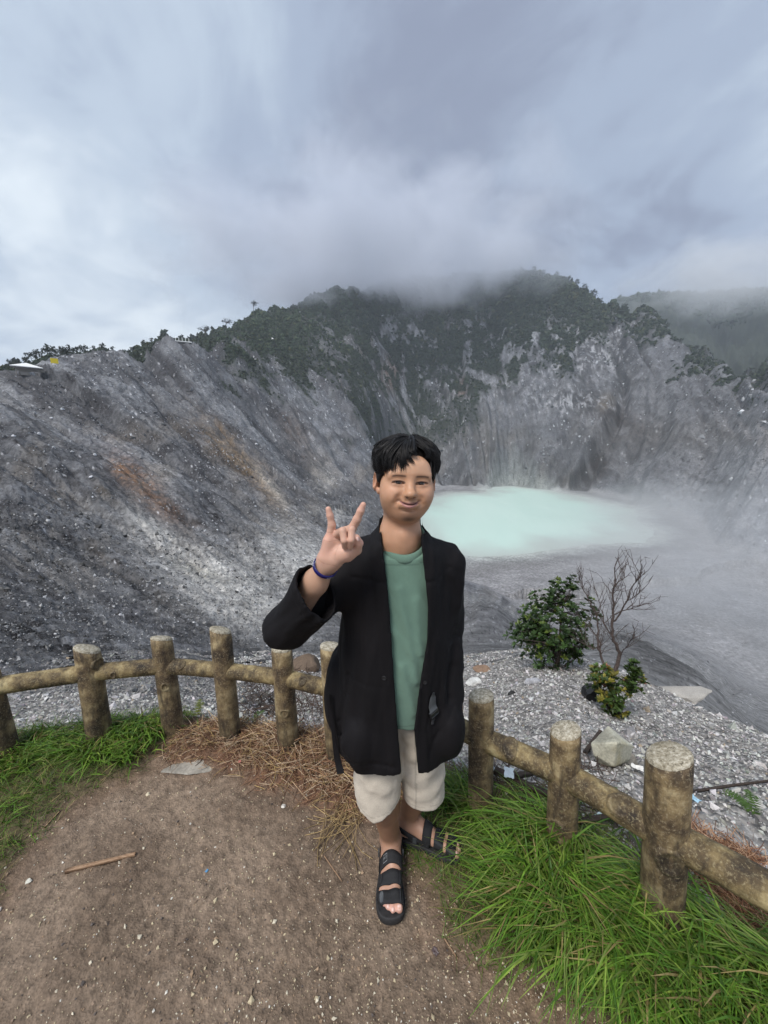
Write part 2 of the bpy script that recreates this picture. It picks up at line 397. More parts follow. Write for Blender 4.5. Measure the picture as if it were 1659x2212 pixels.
# ------------------------------------------------------------------ what grows / lies where (albedo, with gully shade painted into it)
n1 = fbm(AA * 14, LN * 14, oct=4, rough=0.55); n2 = fbm(AA * 45 + 9, LN * 45, oct=4, rough=0.6); n3 = fbm(AA * 150, LN * 150, oct=3, rough=0.7)
vline_x = [400, 480, 560, 640, 720, 800, 880, 960, 1040, 1120, 1200, 1290, 1350, 1420, 1500, 1580, 1659, 1900]
vline_y = [738, 758, 785, 815, 850, 880, 868, 842, 815, 800, 780, 735, 715, 735, 760, 780, 805, 840]
vl = np.interp(PX, vline_x, vline_y)
hollow = smooth(0.3, -1.0, S_BIG)
VEG = smooth(32, -32, PY - vl + 85 * n1 + 75 * n2 - 30 * hollow) * smooth(395, 470, PX) * smooth(150, 300, RR)
# green runs down the gullies of the far wall
VEG = np.maximum(VEG, smooth(150, 60, PY - vl) * smooth(0.25, 0.8, hollow + 0.5 * n2) * smooth(560, 640, PX) * smooth(1350, 1250, PX) * 0.9 * smooth(300, 420, RR))
VEG = np.maximum(VEG, smooth(120, 60, PY - vl) * smooth(0.35, 0.8, hollow + 0.6 * n2) * smooth(1300, 1380, PX) * 0.8)
VEG *= 1 - 0.95 * smooth(0.02, 0.30, n2 + 0.35 * n3 + .12 * S_MID) * smooth(600, 760, PX) * smooth(640, 720, PY)      # bare rock showing through
rim_r = np.interp(PX, [-300, 0, 200, 400, 500], [225, 258, 316, 388, 450]); VEG = np.where((PX < 470) & (RR < rim_r), VEG * .0, VEG); VEG = np.where((PX < 500) & (RR > rim_r + 4), 1.0, VEG); VEG = np.where(RR > 960, 1.0, VEG)
VEG = np.clip(VEG, 0, 1)
def blob(x, y, sx, sy, ang, pw=1.0):
    c, s = math.cos(R(ang)), math.sin(R(ang)); dx, dy = PX - x, PY - y
    q = ((dx * c + dy * s) / sx) ** 2 + ((-dx * s + dy * c) / sy) ** 2
    return np.exp(-q * pw)
def lerp(C, c, w): return C + (np.asarray(c) - C) * w[..., None]
g = 0.5 + 0.5 * n1
C = np.empty(RR.shape + (3,)); C[:] = (0.165, 0.168, 0.178)
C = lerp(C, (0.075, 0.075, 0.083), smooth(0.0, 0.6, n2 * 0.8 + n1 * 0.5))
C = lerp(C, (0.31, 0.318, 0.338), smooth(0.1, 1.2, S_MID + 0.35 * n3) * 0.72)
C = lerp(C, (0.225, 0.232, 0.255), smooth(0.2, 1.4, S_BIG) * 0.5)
C = lerp(C, (0.050, 0.047, 0.050), smooth(-0.3, -1.5, S_BIG) * 0.55); C = lerp(C, (0.26, 0.262, 0.27), smooth(.2, 1.5, S_HUGE) * .5); C = lerp(C, (0.075, 0.07, 0.07), smooth(-.3, -1.5, S_HUGE) * .5)  # moist rock in the gullies, darkened further as painted crevice shade
C = lerp(C, (0.036, 0.034, 0.037), left * (smooth(.22, .02, np.abs(S_BIG + .25)) * .75 * smooth(-.4, .2, n1 + n2) + smooth(.25, .02, np.abs(S_MID - .3)) * .5)); C = lerp(C, (0.33, 0.335, 0.345), left * smooth(.15, .55, S_BIG) * smooth(1.5, .8, S_BIG) * .4)  # crease lines on the left wall: crevice shade painted as dark colour
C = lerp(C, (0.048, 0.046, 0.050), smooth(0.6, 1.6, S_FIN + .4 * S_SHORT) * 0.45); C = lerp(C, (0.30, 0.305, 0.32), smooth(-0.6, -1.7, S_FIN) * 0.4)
C = lerp(C, (0.036, 0.034, 0.037), smooth(0.0, -1.1, S_MID + 0.4 * n2) * 0.78)  # same for the smaller gullies: dark rock plus painted shade
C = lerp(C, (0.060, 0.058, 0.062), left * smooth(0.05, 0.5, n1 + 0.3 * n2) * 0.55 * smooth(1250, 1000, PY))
# paler ash low in the crater and on the right flank
C = lerp(C, (0.235, 0.235, 0.245), smooth(1120, 1000, PY) * 0 + smooth(1280, 1420, PX) * smooth(720, 900, PY) * 0.75)
C = lerp(C, (0.25, 0.255, 0.275), smooth(640, 760, PX) * smooth(1330, 1200, PX) * smooth(830, 930, PY) * 0.38 * (0.6 + 0.4 * n2))
C = lerp(C, (0.17, 0.155, 0.14), smooth(1250, 1330, PX) * smooth(1010, 930, PY) * smooth(880, 940, PY) * 0.5)
# brown and dark slide below the far shoulder
C = lerp(C, (0.055, 0.042, 0.036), blob(1330, 905, 70, 26, 25) * 0.8)
C = lerp(C, (0.05, 0.04, 0.034), np.clip(blob(1305, 960, 95, 24, -65) + blob(1270, 1025, 75, 22, -20), 0, 1) * 0.9)
C = lerp(C, (0.25, 0.19, 0.11), blob(1310, 868, 18, 14, -60) * 0.6)
# rusty and ochre scars on the left wall, white crust under them
scar = 0.55 + 0.6 * n3 + 0.5 * n2
C = lerp(C, (.085, .08, .08), smooth(.15, .45, led2) * wall * (1 - left) * .45); C = lerp(C, (.30, .30, .31), smooth(-.15, -.45, led2) * wall * (1 - left) * .4)
tan = smooth(.0, .7, fbm(PXB / 70 + 3, PYB / 50, oct=3) + .35 * S_MID) * smooth(1350, 1200, PX) * smooth(860, 960, PY)
C = lerp(C, (0.25, 0.215, 0.175), tan * wall * .34)
C = lerp(C, (0.25, 0.135, 0.070), np.clip((blob(322, 1062, 100, 27, 48) + blob(262, 1020, 30, 14, 50)) * scar * 1.15, 0, 1) * 0.82)
C = lerp(C, (0.25, 0.170, 0.095), np.clip((blob(500, 972, 100, 28, 44) + blob(575, 1050, 64, 15, 52)) * scar * 1.15, 0, 1) * 0.78)
C = lerp(C, (0.20, 0.14, 0.10), np.clip(blob(640, 935, 60, 26, 60) * scar, 0, 1) * 0.5)
C = lerp(C, (0.50, 0.48, 0.44), np.clip((blob(585, 1050, 62, 11, 50) + blob(700, 1040, 30, 30, 40) * 0.6 + blob(735, 1105, 50, 16, 0) * 0.9) * scar, 0, 1) * 0.8)
C = lerp(C, (0.56, 0.545, 0.52), np.clip((blob(430, 1215, 190, 40, 27) + blob(520, 1320, 150, 45, 25) + blob(330, 1140, 60, 16, 35) * 0.6 + blob(650, 1215, 120, 70, 20) * 1.0) * (0.85 + 0.5 * n2 + 0.4 * n3 + .25 * S_MID), 0, 1) * 0.95)
C = lerp(C, (0.40, 0.37, 0.27), np.clip(blob(430, 1235, 60, 14, 20) * scar, 0, 1) * 0.5)
C = lerp(C, (0.36, 0.19, 0.10), np.clip(blob(845, 800, 20, 34, 10) + blob(995, 838, 10, 18, 0), 0, 1) * 0.55)
C = lerp(C, (0.5, 0.4, 0.28), np.clip(blob(790, 745, 12, 26, 20), 0, 1) * 0.5)
# crater floor: pale mud with drainage marks
mud = fbm(WX * 0.035 + 0.4 * n1, WY * 0.012, oct=4, rough=0.6); mud2 = ridged(WX * 0.05 + WY * 0.02 + 1.5 * n1, WY * 0.02 - WX * 0.006, oct=4)
fl = smooth(0.2, 0.8, floorness)
C = lerp(C, (0.30, 0.295, 0.30), fl)
C = lerp(C, (0.21, 0.20, 0.195), fl * smooth(0.0, 0.7, mud) * 0.6)
C = lerp(C, (0.52, 0.52, 0.52), fl * smooth(0.72, 0.95, mud2) * 0.5)
C = lerp(C, (0.40, 0.42, 0.40), fl * smooth(30, 2, LDn) * 0.6)
# two dark mounds below the gravel lip
nm = smooth(900, 980, PX) * smooth(150, 90, RR)
C = lerp(C, (0.30, 0.298, 0.295), nm * .9)
C = lerp(C, (0.075, 0.073, 0.073), np.clip(blob(1435, 1405, 125, 46, 18) * 1.3, 0, 1) * (.7 + .4 * n2) * smooth(70, 35, RR))
C = lerp(C, (0.19, 0.19, 0.20), blob(1080, 1340, 90, 60, 0) * 0.8 * smooth(60, 30, RR))
C = lerp(C, (0.47, 0.50, 0.47), smooth(16, 0, LDn) * (LDn > -2) * (RR > 150) * .7)
C = lerp(C, (0.16, 0.155, 0.15), np.exp(-((LDn - 22) / 9) ** 2) * (RR > 150) * .45)
# loose pale stones and dark pits, one grid cell each
rnd = RNG.random(RR.shape); patch = smooth(-0.1, 0.5, n1 + 0.5 * n2)
C = lerp(C, (0.62, 0.62, 0.64), (rnd > 0.994 - 0.012 * patch) * (1 - fl) * (0.35 + 0.65 * RNG.random(RR.shape)))
C = lerp(C, (0.03, 0.03, 0.033), (rnd < 0.05) * (1 - fl) * 0.6)
# bright outcrops on the far shoulder
outc = np.clip(blob(1290, 760, 60, 20, 35) + blob(1230, 790, 40, 16, 0) + blob(1215, 865, 70, 22, 5) + blob(1150, 730, 60, 14, 0) + blob(1330, 700, 40, 16, 30), 0, 1)
C = lerp(C, (0.6, 0.6, 0.62), outc * (smooth(0.15, 0.45, n3 + 0.4 * n2)) * 0.85)
C = lerp(C, (0.42, 0.42, 0.44), smooth(.15, .5, n3 + .5 * n2) * smooth(720, 860, PX) * smooth(1420, 1330, PX) * smooth(930, 860, PY) * smooth(640, 700, PY) * .5)
C = lerp(C, (0.035, 0.045, 0.03), VEG * 0.9)
C *= (1 + 0.30 * n3 * (1 - 0.6 * fl))[..., None]
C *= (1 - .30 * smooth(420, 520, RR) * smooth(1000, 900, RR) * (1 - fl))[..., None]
C = np.clip(C, 0.012, 0.8)

m = Mat('crater_rock')
tint = m.attr('tint'); pos = m.tc('Object')
nA = m.noise(0.9, 13, 0.72, pos); nB = m.noise(0.11, 9, 0.65, pos)
c = m.mix(1.0, tint, m.ramp(nA, [(0.34, 0.45), (0.47, 0.86), (0.58, 1.18), (0.70, 1.9)]), 'MULTIPLY')
c = m.mix(1.0, c, m.ramp(nB, [(0.3, 0.75), (0.7, 1.25)]), 'MULTIPLY')
h = m.math('ADD', m.math('MULTIPLY', nA, 1.0), m.math('MULTIPLY', nB, 2.0))
M_ROCK = m.done(c, 0.92, m.bump(h, 0.8, 1.2), 0.2)
nr, nc = RR.shape
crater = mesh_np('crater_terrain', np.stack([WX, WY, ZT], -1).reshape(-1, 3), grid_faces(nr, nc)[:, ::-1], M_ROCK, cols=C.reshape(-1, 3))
tag(crater, kind='structure')
crater['label'] = 'grey rock walls and muddy floor of the crater below the forested mountain'

# the lake: milky turquoise, flat, slightly larger than its bed so that the shore cuts it
m = Mat('lake_water'); pos = m.tc('Object'); tint = m.attr('tint')
w1 = m.noise(0.012, 6, 0.6, m.mapping(pos, (1, 0.35, 1)), 0.6); w2 = m.noise(0.25, 4, 0.6, m.mapping(pos, (1, 0.3, 1)))
c = m.ramp(w1, [(0.3, (0.50, 0.66, 0.585)), (0.55, (0.55, 0.70, 0.625)), (0.75, (0.61, 0.745, 0.675))])
c = m.mix(m.maprange(w2, 0.55, 0.8, 0, 0.25), c, (0.66, 0.78, 0.73)); w3 = m.noise(0.02, 8, 0.65, m.mapping(pos, (1, 0.25, 1), (0, 0, .3)), 1.0); c = m.mix(m.maprange(w3, 0.56, 0.70, 0, 0.45), c, (0.68, 0.78, 0.72)); c = m.mix(m.sep(tint)[0], c, (0.42, 0.45, 0.42))
M_LAKE = m.done(c, 0.45, m.bump(w2, 0.08, 0.3), 0.25)
lo, hi = LAKE.min(0) - 25, LAKE.max(0) + 25; gx, gy = np.meshgrid(np.linspace(lo[0], hi[0], 150), np.linspace(lo[1], hi[1], 150))
ld = poly_dist(LAKE, gx, gy) + 9 * fbm(gx * .03, gy * .03, oct=3); sil = np.clip(smooth(-42, 0, ld + 14 * fbm(gx * .05, gy * .02, oct=4)) * .85, 0, 1)
lf_ = grid_faces(150, 150); lf_ = lf_[ld.ravel()[lf_].min(1) < 14]
lake = mesh_np('lake', np.column_stack([gx.ravel(), gy.ravel(), np.full(gx.size, LAKE_Z)]), lf_, M_LAKE, cols=np.repeat(sil.reshape(-1, 1), 3, 1))
tag(lake, kind='structure'); lake['label'] = 'milky turquoise crater lake below the rock walls'
# ------------------------------------------------------------------ near ground: trodden path, turf soil and the gravel slope beyond the fence
POST_PX = [((14, 1640), (-38, 1440), .064), ((217, 1602), (188, 1402), .062), ((376, 1582), (349, 1379), .056), ((499, 1594), (476, 1361), .057),
           ((624, 1614), (608, 1400), .057), ((728, 1640), (713, 1396), .055)]
POSTS = []
for b, t, r in POST_PX:
    B = on_z(*b); T = at_y(*t, B[1]); POSTS.append((B, T, r))
POSTS.append((np.array([.135, 1.705, 0]), np.array([.12, 1.70, .60]), .058))
for b, t, r in [((1038, 1758), (1040, 1503), .056), ((1212, 1845), (1222, 1577), .058), ((1428, 2010), (1445, 1632), .065)]:
    B = on_z(*b); T = at_y(*t, B[1]); POSTS.append((B, T, r))
POSTS.append((np.array([1.235, .78, 0]), np.array([1.23, .78, .6]), .07))
FENCE = np.array([p[0][:2] for p in POSTS])
FL_EXT = np.concatenate([[FENCE[0] + (FENCE[0] - FENCE[1]) * 20], FENCE, [FENCE[-1] + np.array([.3, -.55]) * 12]])
def fence_dist(X, Y):
    """signed distance to the fence line, positive on the crater side"""
    sh = X.shape; X, Y = X.ravel(), Y.ravel(); best = np.full(X.shape, 1e9); sg = np.ones(X.shape)
    for (x0, y0), (x1, y1) in zip(FL_EXT[:-1], FL_EXT[1:]):
        ex, ey = x1 - x0, y1 - y0; t = np.clip(((X - x0) * ex + (Y - y0) * ey) / (ex * ex + ey * ey), 0, 1)
        d = np.hypot(X - x0 - t * ex, Y - y0 - t * ey); c = ex * (Y - y0) - ey * (X - x0)
        u = d < best; best = np.where(u, d, best); sg = np.where(u, np.sign(c), sg)
    return (best * sg).reshape(sh)
def poly_px(P): return np.array([on_z(x, y)[:2] for x, y in P])
GR_L = poly_px([(-500,2300),(-260,2060),(-60,1985),(0,1915),(40,1860),(95,1790),(150,1735),(250,1690),(320,1650),(365,1610),(395,1570),(470,1545),(560,1540),(560,1500),(300,1480),(0,1530),(-400,1600),(-900,1800)])
GR_R = poly_px([(855,1800),(872,1880),(925,1915),(965,1950),(958,2010),(1005,2050),(1105,2105),(1215,2165),(1330,2260),(1500,2420),(2100,2500),(2300,2000),(1800,1900),(1659,1830),(1430,1790),(1240,1690),(1100,1660),(985,1640),(900,1700),(860,1740)])
NEEDLE = poly_px([(340,1640),(380,1570),(470,1545),(600,1550),(720,1560),(860,1600),(880,1720),(850,1770),(740,1760),(660,1720),(560,1690),(480,1650)])
LNN = np.linspace(math.log(0.28), math.log(10.5), 400); AZN = np.linspace(R(-80), R(80), 620)
TEN = blur(base_slope(LNN, AZN), 6, 1)
RN = np.exp(LNN)[:, None] * np.ones_like(AZN)[None]; AN = np.ones_like(LNN)[:, None] * AZN[None]
XN, YN = RN * np.sin(AN), RN * np.cos(AN)
FD = fence_dist(XN, YN)
DL, DR, DN = poly_dist(GR_L, XN, YN), poly_dist(GR_R, XN, YN), poly_dist(NEEDLE, XN, YN)
n_s = fbm(XN * 3, YN * 3, oct=4); n_f = fbm(XN * 16, YN * 16, oct=4, rough=0.6); n_ff = fbm(XN * 70, YN * 70, oct=3, rough=0.7)
w_out = smooth(0.02, 0.45, FD)
z_in = 0.016 * n_s + 0.010 * n_f + 0.0032 * n_ff
z_in += 0.035 * smooth(0.02, -0.12, DL + 0.05 * n_f) + 0.03 * smooth(0.02, -0.14, DR + 0.05 * n_f) - 0.008
z_in += 0.025 * smooth(0.05, -0.1, DN + 0.06 * n_f) * (1 + n_f)
z_out = CAM_Z + RN * TEN + (0.05 * n_s + 0.03 * n_f + 0.012 * n_ff) * smooth(0.05, 0.6, FD)
z_out = np.minimum(z_out, 0.02 - 0.12 * np.maximum(FD, 0) + 0.04 * n_s)
ZN = z_in * (1 - w_out) + z_out * w_out
# eroded dark hollow under roots behind the fence, left of the man
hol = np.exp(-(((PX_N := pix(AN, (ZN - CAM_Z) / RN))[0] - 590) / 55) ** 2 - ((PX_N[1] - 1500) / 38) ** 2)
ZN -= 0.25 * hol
from_px = PX_N
def near_z(x, y):
    """height of the near ground at points"""
    x = np.atleast_1d(np.asarray(x, float)); y = np.atleast_1d(np.asarray(y, float))
    r = np.hypot(x, y); a = np.arctan2(x, y)
    fi = np.clip((np.log(np.maximum(r, .29)) - LNN[0]) / (LNN[1] - LNN[0]), 0, len(LNN) - 1.001); fj = np.clip((a - AZN[0]) / (AZN[1] - AZN[0]), 0, len(AZN) - 1.001)
    i, j = fi.astype(int), fj.astype(int); u, v = fi - i, fj - j
    return (ZN[i, j] * (1 - v) + ZN[i, j + 1] * v) * (1 - u) + (ZN[i + 1, j] * (1 - v) + ZN[i + 1, j + 1] * v) * u
def hit_near(x, y):
    """point of the near ground seen at a place of the photograph"""
    u, a, b = ray(x, y); t = np.geomspace(0.9, 14, 900)
    z = CAM_Z + b * t; g = near_z(u * t, a * t); k = np.argmax(z < g); k = max(k, 1)
    d0, d1 = (z - g)[k - 1], (z - g)[k]; tt = t[k - 1] + (t[k] - t[k - 1]) * d0 / (d0 - d1 + 1e-9)
    return np.array([float(u * tt), float(a * tt), float(near_z(u * tt, a * tt)[0])])
# albedo
CN = np.empty(RN.shape + (3,)); CN[:] = (0.215, 0.160, 0.116)
CN = lerp(CN, (0.115, 0.080, 0.056), smooth(-0.1, 0.5, n_s + 0.4 * n_f) * 0.55)
CN = lerp(CN, (0.26, 0.20, 0.148), smooth(0.1, 0.7, n_f) * 0.4)
n_b = fbm(XN * 1.3 + 7, YN * 1.3, oct=3)
CN = lerp(CN, (0.095, 0.066, 0.045), smooth(.05, .5, n_b) * .45); CN = lerp(CN, (0.24, 0.195, 0.16), smooth(-.05, -.5, n_b) * .5)
CN = lerp(CN, (0.20, 0.142, 0.082), smooth(.15, .75, XN - .6 * (YN - .95)) * smooth(1.2, .9, YN) * .6)
CN = lerp(CN, (0.14, 0.092, 0.062), smooth(0.16, -0.02, np.minimum(np.minimum(DL, DR), DN) + 0.08 * n_f) * 0.75)
CN = lerp(CN, (0.085, 0.075, 0.035), smooth(0.03, -0.08, np.minimum(DL, DR) + 0.06 * n_f) * 0.75)
CN = lerp(CN, (0.15, 0.075, 0.045), smooth(0.03, -0.06, DN + 0.08 * n_f) * 0.8)
grit = RNG.random(RN.shape)
CN = lerp(CN, (0.08, 0.055, 0.04), (grit < 0.02) * 0.4)
gv = np.empty_like(CN); gv[:] = (0.30, 0.285, 0.268)
gv = lerp(gv, (0.10, 0.094, 0.09), smooth(-0.1, 0.5, n_f + 0.4 * n_ff) * 0.75)
gv = lerp(gv, (0.50, 0.485, 0.46), smooth(0.1, 0.6, n_ff) * 0.5)
PXN, PYN = from_px
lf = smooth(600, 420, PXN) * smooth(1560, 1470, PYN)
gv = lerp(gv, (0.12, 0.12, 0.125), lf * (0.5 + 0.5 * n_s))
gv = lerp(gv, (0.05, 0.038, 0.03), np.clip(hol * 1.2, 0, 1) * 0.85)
gv = lerp(gv, (0.14, 0.085, 0.06), smooth(0.55, 0.15, FD + 0.2 * n_s) * 0.75)
gv = lerp(gv, (0.5, 0.47, 0.43), smooth(0.3, 0.8, np.exp(-((PXN - 500) / 160) ** 2 - ((PYN - 1390) / 40) ** 2) + .3 * n_f) * 0.6)
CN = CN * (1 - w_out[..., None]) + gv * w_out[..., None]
CN = np.clip(CN * (1 + 0.25 * n_ff)[..., None], 0.01, 0.8)
m = Mat('earth'); tint = m.attr('tint'); pos = m.tc('Object')
nA = m.noise(38, 10, 0.68, pos); nB = m.voronoi(120, pos)
c = m.mix(1.0, tint, m.ramp(nA, [(0.3, 0.55), (0.5, 1.0), (0.7, 1.5)]), 'MULTIPLY')
M_EARTH = m.done(c, 0.9, m.bump(m.math('ADD', nA, m.math('MULTIPLY', nB, 0.35)), 0.55, 0.02), 0.25)
m = Mat('gravel'); tint = m.attr('tint'); pos = m.tc('Object')
nA = m.noise(14, 12, 0.7, pos); vc = m.voronoi(26, pos, out='Color'); vd = m.voronoi(26, pos)
c = m.mix(1.0, tint, m.ramp(nA, [(0.3, 0.5), (0.5, 1.0), (0.7, 1.45)]), 'MULTIPLY')
c = m.mix(1.0, c, m.ramp(m.sep(vc)[0], [(0.0, 0.6), (1.0, 1.3)]), 'MULTIPLY')
M_GRAVEL = m.done(c, 0.92, m.bump(m.math('SUBTRACT', m.math('MULTIPLY', nA, 0.7), m.math('MULTIPLY', vd, 0.8)), 0.8, 0.04), 0.2)
FC = grid_faces(*RN.shape)[:, ::-1]
fdc = FD.ravel()[FC].mean(1)
Vn = np.stack([XN, YN, ZN], -1).reshape(-1, 3)
def sub_mesh(name, F, mat_):
    used = np.unique(F); mp = np.full(len(Vn), -1); mp[used] = np.arange(len(used))
    return mesh_np(name, Vn[used], mp[F], mat_, cols=CN.reshape(-1, 3)[used])
path = tag(sub_mesh('path', FC[fdc < 0.16], M_EARTH), kind='structure'); path['label'] = 'trodden brown dirt path inside the log fence'
gslope = tag(sub_mesh('gravel_slope', FC[fdc >= 0.16], M_GRAVEL), kind='structure'); gslope['label'] = 'pale gravel slope falling away beyond the log fence'
# the path goes on behind the photographer
gx = np.linspace(-6, 6, 60); gy = np.linspace(-8, 0.12, 50)
GX, GY = np.meshgrid(gx, gy); zz_ = -0.012 + 0.02 * fbm(GX * 2, GY * 2, oct=3) * smooth(0.1, -1, GY)
back = mesh_np('path', np.stack([GX, GY, zz_ - 0.01], -1).reshape(-1, 3), grid_faces(50, 60), M_EARTH, cols=np.tile((0.2, 0.155, 0.12), (3000, 1)))
tag(back, kind='structure')

# ------------------------------------------------------------------ scatter helpers
ICO = None
def ico():
    global ICO
    if ICO is None:
        bm = bmesh.new(); bmesh.ops.create_icosphere(bm, subdivisions=1, radius=1.0)
        bm.verts.ensure_lookup_table(); ICO = (np.array([v.co[:] for v in bm.verts]), np.array([[v.index for v in f.verts] for f in bm.faces])); bm.free()
    return ICO
OCT = (np.array([(1,0,0),(-1,0,0),(0,1,0),(0,-1,0),(0,0,1),(0,0,-1)], float), np.array([(0,2,4),(2,1,4),(1,3,4),(3,0,4),(2,0,5),(1,2,5),(3,1,5),(0,3,5)]))
def rand_rot(n):
    q = RNG.normal(size=(n, 4)); q /= np.linalg.norm(q, axis=1)[:, None]; w, x, y, z = q.T
    return np.stack([1-2*(y*y+z*z), 2*(x*y-w*z), 2*(x*z+w*y), 2*(x*y+w*z), 1-2*(x*x+z*z), 2*(y*z-w*x), 2*(x*z-w*y), 2*(y*z+w*x), 1-2*(x*x+y*y)], -1).reshape(-1, 3, 3)
def scatter(name, P, S, base, cols, mat_, jit=0.3, flat=(1, 1, 1), smooth_=False, rot=True):
    """many small jittered stones / clumps joined into one mesh"""
    bv, bf = base; n = len(P); k = len(bv)
    v = bv[None] * (1 + jit * RNG.uniform(-1, 1, (n, k, 1))) * np.asarray(flat) * (1 + 0.35 * RNG.uniform(-1, 1, (n, 1, 3)))
    if rot: v = np.einsum('nij,nkj->nki', rand_rot(n), v)
    v = v * np.asarray(S)[:, None, None] + np.asarray(P)[:, None, :]
    f = (bf[None] + (np.arange(n) * k)[:, None, None]).reshape(-1, 3)
    return mesh_np(name, v.reshape(-1, 3), f, mat_, smooth_=smooth_, cols=np.repeat(cols, k, 0))
m = Mat('stone'); tint = m.attr('tint'); nA = m.noise(60, 6, 0.65)
M_STONE = m.done(m.mix(1.0, tint, m.ramp(nA, [(0.3, 0.7), (0.7, 1.25)]), 'MULTIPLY'), 0.9, m.bump(nA, 0.4, 0.01), 0.25)
# gravel lying on the slope beyond the fence
n = 40000
la = RNG.uniform(math.log(1.6), math.log(10.2), n); aa = RNG.uniform(R(-56), R(56), n)
x, y = np.exp(la) * np.sin(aa), np.exp(la) * np.cos(aa); fd = fence_dist(x, y)
k = (fd > 0.12); x, y, fd, la = x[k], y[k], fd[k], la[k]
z = near_z(x, y); rr = np.exp(la); s = RNG.lognormal(-0.2, 0.5, len(x)) * 0.0038 * rr ** 0.72; s = np.minimum(s, 0.06)
px_, py_ = pix(np.arctan2(x, y), (z - CAM_Z) / rr)
gcol = np.array([(0.45, 0.44, 0.425)]) * RNG.uniform(0.45, 1.4, (len(x), 1)) * np.array([1, 1, 1]) + RNG.normal(0, 0.012, (len(x), 3))
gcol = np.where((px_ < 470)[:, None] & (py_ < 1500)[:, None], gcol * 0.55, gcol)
gcol = np.where(RNG.random((len(x), 1)) < 0.02, (0.33, 0.27, 0.20), gcol)
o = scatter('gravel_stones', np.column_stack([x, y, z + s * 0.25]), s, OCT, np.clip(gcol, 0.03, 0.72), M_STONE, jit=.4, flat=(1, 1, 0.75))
tag(o, kind='stuff'); o['label'] = 'loose pale stones on the slope beyond the fence'
# grit on the path
n = 40000
la = RNG.uniform(math.log(0.75), math.log(2.6), n); aa = RNG.uniform(R(-55), R(45), n)
x, y = np.exp(la) * np.sin(aa), np.exp(la) * np.cos(aa)
keep = (fence_dist(x, y) < -0.05) & (poly_dist(GR_L, x, y) > -0.04) & (poly_dist(GR_R, x, y) > -0.04)
keep &= RNG.random(n) < (0.35 + 0.65 * smooth(0.1, 0.8, x - 0.5 * (y - 0.9) + 0.2 * fbm(x * 3, y * 3)))
x, y = x[keep], y[keep]; s = RNG.lognormal(0, 0.5, len(x)) * 0.0022
pal = np.array([(0.50, 0.42, 0.28), (0.60, 0.54, 0.42), (0.34, 0.24, 0.16), (0.26, 0.19, 0.14), (0.20, 0.15, 0.11), (0.66, 0.63, 0.56), (0.12, 0.10, 0.09)])
pc = pal[RNG.choice(7, len(x), p=[.30, .10, .18, .16, .15, .04, .07])]
o = scatter('path_grit', np.column_stack([x, y, near_z(x, y) + s * 0.3]), s, OCT, pc, M_STONE, flat=(1, 1, 0.75))
tag(o, kind='stuff'); o['label'] = 'yellowish grit scattered over the dirt path'

# ------------------------------------------------------------------ log fence
m = Mat('log_bark'); pos = m.tc('Object'); tint = m.attr('tint')
gz = m.mapping(pos, (26, 26, 6)); nA = m.noise(1.0, 8, 0.7, gz); nB = m.noise(9, 6, 0.62, pos); nC = m.noise(120, 4, 0.7, pos)
c = m.ramp(nB, [(0.34, (0.022, 0.015, 0.010)), (0.45, (0.085, 0.060, 0.033)), (0.55, (0.19, 0.142, 0.072)), (0.68, (0.38, 0.315, 0.18))])
c = m.mix(m.maprange(nC, 0.52, 0.72, 0, 0.7), c, (0.36, 0.31, 0.20))
c = m.mix(m.maprange(nA, 0.5, 0.34, 0, 0.75), c, (0.025, 0.019, 0.015))
c = m.mix(1.0, c, tint, 'MULTIPLY')
M_LOG = m.done(c, 0.72, m.bump(m.math('ADD', nA, m.math('MULTIPLY', nC, 0.35)), 0.6, 0.012), 0.4)
m = Mat('sawn_concrete'); pos = m.tc('Object'); nA = m.noise(90, 6, 0.75, pos); nB = m.noise(14, 5, 0.6, pos)
c = m.ramp(nA, [(0.34, (0.10, 0.085, 0.06)), (0.5, (0.36, 0.32, 0.24)), (0.66, (0.60, 0.56, 0.47))])
c = m.mix(m.maprange(nB, 0.5, 0.7, 0, 0.6), c, (0.20, 0.165, 0.10))
M_SAWN = m.done(c, 0.9, m.bump(nA, 0.5, 0.006), 0.25)
